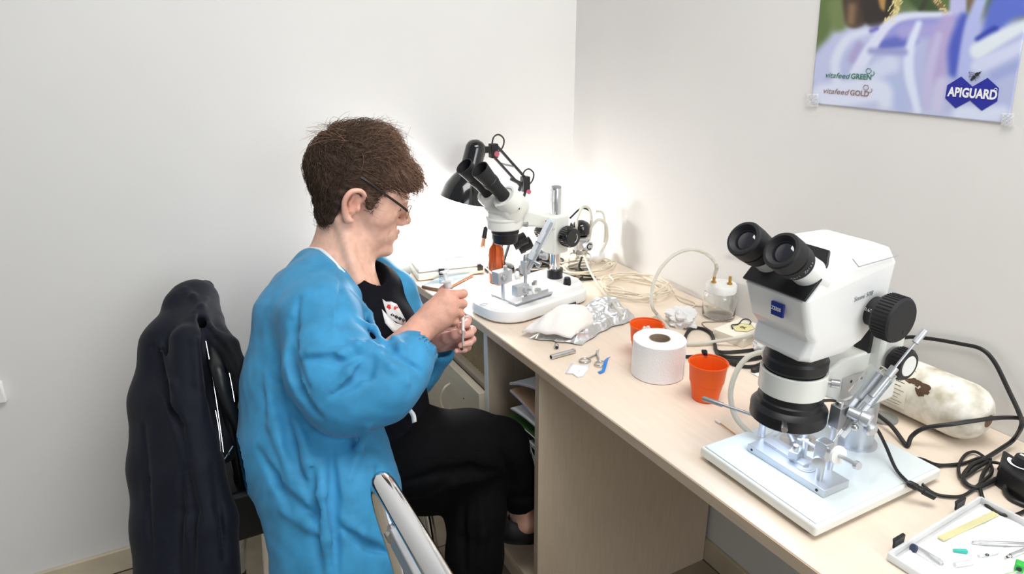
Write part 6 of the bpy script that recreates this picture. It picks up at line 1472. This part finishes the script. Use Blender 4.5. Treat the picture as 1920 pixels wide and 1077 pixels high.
# folds: ridges (u) and creases (s)
def ridge(pts, r, k=.012, mode='u'): gw.path(pts, [r*.4]+[r]*(len(pts)-2)+[r*.4], k, mode)
def front(px, py, d): return at(px, py, d)
def surf(px, py, d0=1.0, d1=1.75):                       # depth where the cloth is met along a line of sight
    ts = np.arange(d0, d1, .002); P_ = CAM+ray(px, py)*ts[:, None]; I = np.round((P_-gw.lo)/gw.h).astype(int)
    ok = ((I >= 0) & (I < gw.n)).all(1); v = np.full(len(ts), 1.0); v[ok] = gw.F[I[ok, 0], I[ok, 1], I[ok, 2]]
    w_ = np.where(v < 0)[0]; return ts[w_[0]] if len(w_) else 1.4
def rpx(pts, r=.008, mode='u', k=.007, off=0.0): ridge([at(x, y, surf(x, y)+off) for x, y in pts], r, k, mode)
for pts, r, mode in [
    ([(578, 660), (640, 665), (690, 650), (735, 660)], .011, 'u'), ([(565, 675), (620, 672), (668, 690)], .008, 's'),
    ([(690, 672), (655, 700), (628, 735)], .010, 'u'), ([(700, 672), (690, 705), (672, 700), (692, 668)], .008, 's'),
    ([(650, 640), (672, 648), (690, 665)], .010, 'u'), ([(702, 660), (735, 690), (765, 720)], .011, 'u'), ([(712, 650), (750, 672), (790, 700)], .007, 's'),
    ([(620, 745), (660, 720), (700, 690)], .008, 's'), ([(720, 640), (735, 655), (742, 680)], .008, 's'), ([(735, 630), (752, 650), (758, 672)], .009, 'u'),
    ([(560, 560), (552, 620), (556, 690), (580, 730)], .008, 's'), ([(545, 600), (540, 660), (560, 730), (600, 780)], .010, 's'),
    ([(628, 498), (630, 560), (628, 625)], .004, 'u'), ([(636, 500), (637, 560), (634, 620)], .003, 's'),
    ([(660, 548), (690, 590), (715, 640)], .009, 'u'), ([(680, 560), (712, 605), (730, 640)], .006, 's'), ([(672, 600), (700, 615), (716, 640)], .007, 'u'),
    ([(500, 700), (515, 800), (545, 900)], .012, 'u'), ([(525, 720), (545, 830), (580, 930)], .010, 's'), ([(556, 790), (580, 870), (600, 950)], .012, 'u'),
    ([(600, 860), (604, 930), (612, 1010), (618, 1077)], .013, 'u'), ([(622, 850), (626, 940), (632, 1077)], .011, 's'), ([(585, 880), (590, 960), (600, 1070)], .010, 's'),
    ([(690, 800), (670, 850), (655, 900)], .010, 'u'), ([(720, 790), (712, 880), (705, 960)], .008, 's'), ([(530, 960), (580, 985), (600, 1000)], .010, 'u'), ([(640, 970), (680, 1000), (730, 1020)], .010, 'u'), ([(640, 990), (690, 1025), (735, 1040)], .008, 's'),
    ([(515, 900), (560, 950), (590, 965)], .008, 's'), ([(480, 840), (520, 900), (545, 960)], .009, 's')]:
    rpx(pts, r, mode)
X, Y, Z = gw.P((slice(None),)*3)
gw.F += (.0008*np.sin(X*55+9*np.sin(Z*16))*np.sin(Z*48+7*np.sin(Y*23)+X*21)).astype(np.float32)
gw.F = np.maximum(gw.F, (.355-Z)*np.ones_like(gw.F)).astype(np.float32)
del X, Y, Z
Vg, Qg = gw.mesh(); Vg = relax(Vg, Qg, 2, .5)
ns_ = np.sin(Vg[:, 0]*31+4*np.sin(Vg[:, 2]*17))*np.sin(Vg[:, 2]*27+3*np.sin(Vg[:, 1]*21))
gc_ = np.tile(np.array(srgb(*BLUE)[:3]), (len(Vg), 1))*(1+.08*ns_[:, None])
gown = np_mesh('gown', Vg, Qg, M_gown, per, gc_)
# white neck band and ties
M_band = mat('white_band', srgb(214, 224, 230), .7)
def on_gown(x, y, off=-.002): return at(x, y, surf(x, y)+off)
bnd = [(570, 467), (584, 464), (600, 468), (614, 480), (628, 494)]
MB().tube(smooth_path([at(570, 469, 1.42), at(583, 465, 1.395), at(600, 468, 1.368), at(614, 478, 1.352), at(628, 493, 1.342), at(645, 512, 1.335)], 5), .0042, 8, flat=.5).build('neck_band', M_band, gown)
tie = smooth_path([at(763, 766, 1.33), at(769, 772, 1.325), at(775, 781, 1.325), at(777, 794, 1.325)], 4)
q = MB(); q.loft([[p_-RT*.0045, p_+RT*.0045+UP*.003] for p_ in tie], False, False, closed=False); q.build('waist_tie', M_white, gown, solid=.001)

# shirt ---------------------------------------------------------------
sh_ = SDF(*bounds([at(620, 480, 1.40), at(850, 830, 1.35), at(700, 640, 1.62), at(820, 800, 1.55)], .03), .004)
sh_.path([at(650, 560, 1.43), at(668, 640, 1.43), at(692, 740, 1.43), at(715, 800, 1.43)], [.088, .106, .108, .105], .03)
sh_.path([at(690, 555, 1.48), at(700, 640, 1.49), at(725, 760, 1.49)], [.080, .09, .09], .03)
sh_.ell(at(708, 625, 1.44), (.085, .085, .08), k=.03)
sh_.path([at(636, 492, 1.43), at(672, 512, 1.425)], [.066, .054], .012, 's'); sh_.cone(at(620, 478, 1.36), at(655, 520, 1.345), .032, .026, .01, 's')
sh_.cone(at(664, 465, 1.43), at(682, 520, 1.42), .045, .042, .012, 's')
Vs, Qs = sh_.mesh(); Vs = relax(Vs, Qs, 1, .4)
shirt = np_mesh('shirt', Vs, Qs, M_black_cloth, per, np.tile(np.array(srgb(13, 14, 22)[:3]), (len(Vs), 1)))
# printed owl on the shirt, raised a little: body, feet, eyes
def on_sdf(S_, x, y, off=0):
    ts = np.arange(1.1, 1.7, .001); P_ = CAM+ray(x, y)*ts[:, None]; I = np.round((P_-S_.lo)/S_.h).astype(int); ok = ((I >= 0) & (I < S_.n)).all(1)
    v = np.full(len(ts), 1.0); v[ok] = S_.F[I[ok, 0], I[ok, 1], I[ok, 2]]; w_ = np.where(v < 0)[0]; t_ = ts[w_[0]] if len(w_) else 1.40
    return at(x, y, t_+off)
M_owl = mat('owl_grey', srgb(206, 204, 204), .6, var=.12, scale=300); M_owlw = mat('owl_white', srgb(232, 232, 230), .6, var=.08, scale=300); M_red = mat('red_eye', srgb(206, 48, 44), .5)
def patch(name, pts, mt, off):
    cx_, cy_ = np.mean([p_[0] for p_ in pts]), np.mean([p_[1] for p_ in pts]); n_ = len(pts)
    P_ = [on_sdf(sh_, x, y, off) for x, y in pts]; Mq = [on_sdf(sh_, (x+cx_)/2, (y+cy_)/2, off) for x, y in pts]; c_ = on_sdf(sh_, cx_, cy_, off)
    q = MB(); q.add(P_+Mq+[c_], [(i, (i+1) % n_, n_+(i+1) % n_, n_+i) for i in range(n_)]+[(n_+i, n_+(i+1) % n_, 2*n_) for i in range(n_)]); return q.build(name, mt, shirt, solid=.0008)
patch('owl_print', [(717, 561), (724, 566), (734, 566), (744, 571), (752, 585), (760, 600), (762, 612), (750, 608), (736, 600), (726, 590), (721, 576)], M_owl, -.003)
patch('owl_print', [(716, 580), (727, 592), (742, 606), (760, 612), (768, 626), (752, 628), (736, 622), (722, 606)], M_owlw, -.0025)
for ex, ey in ((729, 576), (743, 578)): patch('owl_eye', [(ex+4.2*math.cos(t_), ey+4.6*math.sin(t_)) for t_ in np.linspace(0, 2*PI, 11)[:-1]], M_red, -.0042)
for k in range(4): patch('owl_wing_mark', [(732+7*k, 590+3*k), (736+7*k, 588+3*k), (740+7*k, 592+3*k), (736+7*k, 595+3*k)], M_ink, -.0040)

# trousers ------------------------------------------------------------
tr_ = SDF(*bounds([at(640, 800, 1.30), at(1020, 760, 1.55), at(1020, 960, 1.70), at(860, 1300, 1.5), at(680, 920, 1.60)], .04), .0048)
tr_.path([at(690, 862, 1.40), at(790, 846, 1.43), at(880, 838, 1.48), at(936, 838, 1.53)], [.098, .088, .077, .066], .03)     # crossed thigh
tr_.path([at(936, 838, 1.53), at(958, 880, 1.575), at(976, 925, 1.615)], [.064, .052, .044], .02)
tr_.path([at(690, 880, 1.52), at(800, 892, 1.54), at(885, 905, 1.53)], [.095, .082, .066], .03)                                # supporting thigh
tr_.path([at(888, 908, 1.525), at(892, 960, 1.515), at(890, 1040, 1.51), at(886, 1130, 1.51), at(884, 1215, 1.52)], [.068, .066, .062, .064, .060], .02)
tr_.path([at(690, 850, 1.46), at(760, 800, 1.46)], [.10, .06], .03)
tr_.cone(at(966, 915, 1.605), at(976, 931, 1.620), .049, .046, .012)
tr_.cone(at(981, 944, 1.628), at(990, 985, 1.65), .037, .040, .006, 's')
def tpath(pts, r, mode): tr_.path([on_sdf(tr_, x, y) for x, y in pts], [r*.4]+[r]*(len(pts)-2)+[r*.4], .012, mode)
for pts, r, mode in [([(760, 905), (820, 890), (880, 880), (930, 885)], .010, 's'), ([(800, 930), (850, 905), (905, 900)], .008, 'u'), ([(940, 850), (955, 880), (962, 910)], .007, 's'), ([(900, 940), (905, 1000), (900, 1060)], .009, 'u'), ([(870, 950), (868, 1010), (872, 1070)], .008, 's'), ([(955, 930), (980, 935), (1000, 930)], .005, 's')]:
    tpath(pts, r, mode)
Vp, Qp = tr_.mesh(); Vp = relax(Vp, Qp, 1, .4)
np_mesh('trousers', Vp, Qp, M_black_cloth, per, np.tile(np.array(srgb(8, 8, 10)[:3]), (len(Vp), 1)))

# crossed foot with slipper, standing foot with slipper -----------------
ft = SDF(*bounds([at(960, 930, 1.60), at(1090, 1040, 1.70), at(960, 1010, 1.70)], .05), .0032)
A0 = at(985, 945, 1.635); H0 = at(975, 985, 1.655); T0_ = H0+V(.165, .03, -.055)
ft.path([A0, at(984, 968, 1.648)], [.033, .031], .01); ft.ell(H0+V(.008, 0, .004), (.032, .028, .030), k=.015)
ft.path([at(986, 970, 1.650), H0+V(.075, .015, .0), H0+V(.135, .026, -.035)], [.031, .029, .021], .02); ft.cone(H0+V(.02, 0, -.008), T0_, .024, .018, .02)
Vf, Qf = ft.mesh()
sole = MB(); dsh = nrm(T0_-H0); upn = nrm(V(0, 0, 1)-dsh*dsh[2]); sdn = np.cross(dsh, upn)
def sole_ring(off, grow):
    pts = []
    for k in range(28):
        t_ = 2*PI*k/28; l_ = .115*math.cos(t_)*1.0+.075; w_ = (.036+.006*math.cos(t_)+grow)*math.sin(t_); pts.append(H0+dsh*(l_+grow*math.cos(t_))+sdn*w_+upn*off)
    return pts
sole.loft([sole_ring(-.040, 0), sole_ring(-.034, .002), sole_ring(-.026, .002)]); slp = sole.build('slipper', M_rubber, per)
q = MB(); q.loft([[H0+dsh*(.075-(.117+e)*math.cos(t_)*1.0)+sdn*(.036+e)*math.sin(t_)+upn*z for e, z in ((0, -.030), (.003, -.010), (.001, .012+.008*math.cos(t_)))] for t_ in np.linspace(-1.2, 1.2, 17)], False, False, closed=False); q.build('heel_strap', M_rubber, slp, solid=.004)
q = MB(); q.loft([[H0+dsh*(.115+.045*u)+sdn*.040*math.cos(t_)+upn*(-.028+.058*(1-.25*u)*math.sin(t_)) for t_ in np.linspace(0, PI, 13)] for u in np.linspace(0, 1, 6)], False, False, closed=False); q.build('toe_strap', M_rubber, slp, solid=.004)
st0 = at(884, 1215, 1.52); fl0 = V(st0[0], st0[1], .045)
ft2 = SDF(*bounds([fl0+V(-.1, -.08, -.06), fl0+V(.22, .08, .14)], .02), .005)
ft2.cone(V(st0[0], st0[1], max(st0[2]-.02, .10)), fl0+V(0, 0, .01), .036, .032, .01); ft2.path([fl0+V(-.02, 0, -.006), fl0+V(.08, -.01, -.008), fl0+V(.16, -.02, -.02)], [.032, .030, .022], .02)
Vf2, Qf2 = ft2.mesh()
np_mesh('feet', np.concatenate([Vf, Vf2]), np.concatenate([Qf, Qf2+len(Vf)]), M_skin, per, np.tile(np.array(srgb(222, 172, 152)[:3]), (len(Vf)+len(Vf2), 1)))
q = MB(); q.loft([[fl0+V(.075+.125*math.cos(t_), -.01+(.040+.006*math.cos(t_))*math.sin(t_), z) for t_ in np.linspace(0, 2*PI, 29)[:-1]] for z in (-.0445, -.022)])
sl2 = q.build('slipper', M_rubber, per, bevel=.003)
q = MB(); q.loft([[fl0+V(.09+.05*u, -.014+.043*math.cos(t_), -.024+.062*(1-.2*u)*math.sin(t_)) for t_ in np.linspace(0, PI, 13)] for u in np.linspace(0, 1, 6)], False, False, closed=False); q.build('toe_strap', M_rubber, sl2, solid=.004)

# ------------------------------------------------------------------ what the hands hold
sy = thing('syringe', 'clear plastic syringe gripped in the raised right fist', 'syringe', tuple(at(835, 530, 1.37)))
s_t, s_b = at(833, 508, 1.372), at(852, 585, 1.384); dd = nrm(s_b-s_t)
M_syr = mat('syringe_plastic', (.93, .94, .95, 1), .25, trans=.45, ior=1.3, var=.01)
pg = MB().prof(s_t, dd, [(0, .0095), (.002, .0105), (.004, .0095), (.004, .0045), (.030, .0045)], 20).build('plunger', M_syr, sy, angle=30)
MB().box(s_t-dd*.0006, (.012, .0016, .0012), np.stack([nrm(RT+UP), np.cross(dd, nrm(RT+UP)), dd], 1)).build('plunger_cross', M_greyink, pg)
MB().prof(s_t+dd*.020, dd, [(0, .0085), (.002, .0125), (.004, .0125), (.005, .0080), (.070, .0080), (.074, .003), (.082, .0025)], 22).build('barrel', M_syr, sy, angle=30)
MB().prof(s_t+dd*.036, dd, [(0, .0083), (.012, .0083)], 22, cap=False).build('grey_band', M_alud, sy)
qh = thing('queen_holder', 'slim white tube with dark bead held by the left hand', 'tool', tuple(at(868, 615, 1.40)))
q0, q1 = at(868, 596, 1.396), at(868, 624, 1.388); dd = nrm(q1-q0)
MB().prof(q0-dd*.006, dd, [(0, .004), (.004, .005), (.005, .0032), (.034, .0032)], 14).build('white_tube', M_white, qh, angle=30)
MB().prof(q0+dd*.026, dd, [(0, .0022), (.034, .0022)], 10).build('metal_stem', M_steel, qh)
MB().ball(at(866, 649, 1.405), .0034).build('dark_bead', mat('dark_bead', srgb(72, 50, 40), .3), qh); MB().ball(at(866, 655, 1.405), .0030).build('dark_bead', MATS['dark_bead'], qh)
# ------------------------------------------------------------------ chairs
M_vinyl = mat('black_vinyl', srgb(16, 17, 20), .42, var=.1, bump=.1, bscale=300)
def chair(label, bx_, y0, y1, ztop, group, r=.0125, mb=None):
    """chrome framed chair facing +X, backrest plane at x = bx_, between y0 and y1"""
    t = thing('chrome_chair', label, 'chair', (bx_+.2, (y0+y1)/2, 0), group)
    zs = .46; fx = bx_+.40
    ys_ = (y0, y1)
    U = smooth_path([V(bx_+.04, y0, zs), V(bx_+.02, y0, zs+(ztop-zs)*.55), V(bx_, y0, ztop-.06), V(bx_-.004, y0+.012, ztop-.014), V(bx_-.006, y0+.05, ztop), V(bx_-.006, (y0+y1)/2, ztop+.004), V(bx_-.006, y1-.05, ztop), V(bx_-.004, y1-.012, ztop-.014), V(bx_, y1, ztop-.06), V(bx_+.02, y1, zs+(ztop-zs)*.55), V(bx_+.04, y1, zs)], 8)
    MB().tube(U, r, 14).build('back_frame', mb or M_chrome, t)
    for y_ in ys_:
        MB().tube(smooth_path([V(bx_+.04, y_, zs), V(bx_+.02, y_, .25), V(bx_-.02, y_, .012)], 5), r, 12).build('leg', M_chrome, t)
        MB().tube(smooth_path([V(fx-.02, y_, zs-.02), V(fx, y_, .25), V(fx+.015, y_, .012)], 5), r, 12).build('leg', M_chrome, t)
        MB().tube([V(bx_+.035, y_, zs-.03), V(fx-.02, y_, zs-.03)], r*.9, 10).build('side_rail', M_chrome, t)
        for x_ in (bx_-.02, fx+.015): MB().prof((x_, y_, 0), (0, 0, 1), [(0, .013), (.014, .0145), (.016, .012)], 12).build('foot_cap', M_rubber, t)
    q = MB(); q.bb((bx_+.02, y0+.006, zs-.03), (fx, y1-.006, zs+.03)); q.build('seat', M_vinyl, t, bevel=.018, seg=4)
    return t
ch = chair('chrome framed chair back in the foreground below the blue gown', -.444, -.76, -.371, .862, 'chrome chairs', .0138)
for zz, nm in ((.770, 'back_bar'), (.62, 'back_bar')):
    MB().bb((-.444, -.75, zz-.02), (-.432, -.388, zz+.010)).build(nm, M_alu, ch, bevel=.002)
    for y_ in (-.385, -.748): MB().prof((-.438, y_, zz-.004), (0, 1, 0), [(-.006, .011), (.006, .011)], 12).build('weld', M_steel, ch)
c2_ = chair('black vinyl chair with a dark jacket over its back, under the seated person', -.590, .165, .560, .80, 'chrome chairs', .0125, M_vinyl)
q = MB(); q.bb((-.628, .132, .432), (-.19, .572, .545)); q.build('seat_skirt', M_vinyl, c2_, bevel=.012, seg=3)
q = MB(); q.bb((-.600, .165, .52), (-.578, .545, .78)); q.build('backrest', M_vinyl, c2_, bevel=.010, seg=3)
q = MB(); q.loft([[V(-.592, .150, .50), V(-.560, .146, .50), V(-.555, .146, .62), V(-.575, .150, .62)], [V(-.590, .40, .50), V(-.560, .40, .50), V(-.555, .40, .62), V(-.575, .40, .62)]]); q.build('back_flap', M_vinyl, c2_, bevel=.006)
for x_ in (444, 452): MB().ball(at(x_, 971, 1.355), .0022, 8, 6).build('rivet', M_steel, c2_)

# ------------------------------------------------------------------ jacket over the chair back
jk = SDF(*bounds([at(230, 900, 1.30), at(300, 500, 1.50), at(480, 700, 1.45), at(420, 1120, 1.20), at(330, 1120, 1.45), at(250, 1000, 1.5)], .04), .0046)
KJ = .02
jk.path([at(338, 572, 1.45), at(364, 565, 1.49), at(377, 610, 1.45), at(394, 655, 1.40)], [.032, .040, .040, .038], KJ); jk.path([at(345, 552, 1.47), at(386, 541, 1.53)], [.020, .018], .02)
jk.path([at(402, 650, 1.37), at(420, 740, 1.34), at(422, 850, 1.33)], [.028, .026, .020], .012)
jk.path([at(350, 580, 1.46), at(325, 650, 1.40), at(312, 750, 1.37), at(316, 870, 1.34), at(328, 980, 1.31), at(340, 1110, 1.29)], [.040, .060, .066, .070, .074, .080], KJ)
jk.path([at(385, 538, 1.53), at(402, 600, 1.44), at(416, 640, 1.40)], [.010, .016, .018], .012)                       # shoulder over the back corner
jk.path([at(375, 560, 1.48), at(368, 620, 1.38)], [.035, .035], KJ)
jk.path([at(352, 640, 1.34), at(356, 760, 1.30), at(374, 880, 1.275), at(394, 980, 1.262), at(404, 1110, 1.25)], [.034, .040, .042, .048, .046], .012)   # hanging front
jk.path([at(400, 610, 1.42), at(428, 650, 1.36), at(446, 690, 1.33), at(446, 735, 1.32)], [.018, .020, .018, .010], .010)   # satin flap
jk.path([at(330, 760, 1.34), at(345, 900, 1.30), at(350, 1100, 1.28)], [.06, .06, .065], KJ)
# sleeve mouth and creases
jk.cone(at(374, 580, 1.33), at(384, 630, 1.42), .011, .014, .005, 's')
def jsurf(x, y, off=0): return on_sdf(jk, x, y, off)
def jp(pts, r, mode, k=.008): jk.path([jsurf(x, y) for x, y in pts], [r*.4]+[r]*(len(pts)-2)+[r*.4], k, mode)
for pts, r, mode in [([(376, 590), (384, 650), (396, 740), (404, 800)], .010, 's'), ([(364, 585), (366, 640), (372, 720), (378, 790)], .007, 'u'), ([(345, 540), (362, 556), (372, 570)], .006, 'u'), ([(285, 650), (310, 720), (335, 800), (352, 880)], .008, 's'), ([(297, 640), (325, 720), (350, 790)], .006, 'u'), ([(352, 880), (362, 960), (362, 1070)], .010, 's'), ([(340, 870), (340, 960), (335, 1070)], .007, 's'), ([(388, 560), (378, 575), (368, 582)], .006, 'u'), ([(400, 870), (410, 950), (420, 1050)], .006, 's'), ([(270, 800), (275, 900), (285, 1040)], .006, 's'), ([(392, 615), (420, 650), (440, 690)], .005, 's'), ([(385, 600), (410, 628), (432, 655)], .005, 'u')]:
    jp(pts, r, mode)
for a_, b_ in (((386, 640), (419, 848)), ((430, 700), (446, 812)), ((404, 770), (414, 850))):
    pm = ((a_[0]+b_[0])/2+3, (a_[1]+b_[1])/2); rp_ = [(a_[0]+(b_[0]-a_[0])*k/7+2*math.sin(PI*k/7), a_[1]+(b_[1]-a_[1])*k/7) for k in range(8)]; dm = min(float(np.dot(on_sdf(jk, *p_)-CAM, FW)) for p_ in rp_)-.003; MB().tube([at(*p_, dm) for p_ in rp_], .0008, 6).build('back_rod', M_chrome, c2_)
MB().tube([on_sdf(jk, 421, 862, -.004), on_sdf(jk, 436, 838, -.005), on_sdf(jk, 452, 812, -.004)], .0018, 8).build('rod_bracket', M_chrome, c2_); MB().tube([on_sdf(jk, 428, 852, -.006), on_sdf(jk, 446, 831, -.006)], .0026, 8).build('rod_bracket', M_chrome, c2_)
Vj, Qj = jk.mesh(); Vj = relax(Vj, Qj, 1, .4)
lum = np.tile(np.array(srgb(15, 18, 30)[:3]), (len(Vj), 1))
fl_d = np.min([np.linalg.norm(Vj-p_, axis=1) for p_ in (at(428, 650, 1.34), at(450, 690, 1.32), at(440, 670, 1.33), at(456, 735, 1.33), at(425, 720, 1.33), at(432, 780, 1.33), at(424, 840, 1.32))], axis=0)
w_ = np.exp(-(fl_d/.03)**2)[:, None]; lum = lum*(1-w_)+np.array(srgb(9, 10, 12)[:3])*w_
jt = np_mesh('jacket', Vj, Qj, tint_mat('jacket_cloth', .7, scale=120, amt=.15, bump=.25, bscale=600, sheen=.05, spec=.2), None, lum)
tag(jt, 'dark navy jacket draped over the back of the black chair', 'jacket')

# ------------------------------------------------------------------ white carrier bag on the floor under the chair
rs_ = np.random.RandomState(31)
K = rs_.randn(14, 3)*2.6; P_ph = rs_.rand(14)*6.28; bc_ = V(-.36, .44, 0)
q = MB(); rings = []
for i in range(15):
    t_ = i/14; z = .002+.30*t_; ring = []
    for k in range(30):
        a = 2*PI*k/30; d_ = V(math.cos(a), math.sin(a), t_*2); s_ = 1+.28*(np.abs(np.sin(K@d_+P_ph)).mean()-.62)*3
        r_ = (.135 if i else .09)*(1-.45*t_**2)*s_; ring.append(bc_+V(r_*math.cos(a), .75*r_*math.sin(a), z))
    rings.append(ring)
q.loft(rings); tag(q.build('carrier_bag', mat('white_bag', srgb(226, 226, 224), .5, transl=.3), angle=25), 'crumpled white carrier bag standing on the floor under the chair', 'bag')
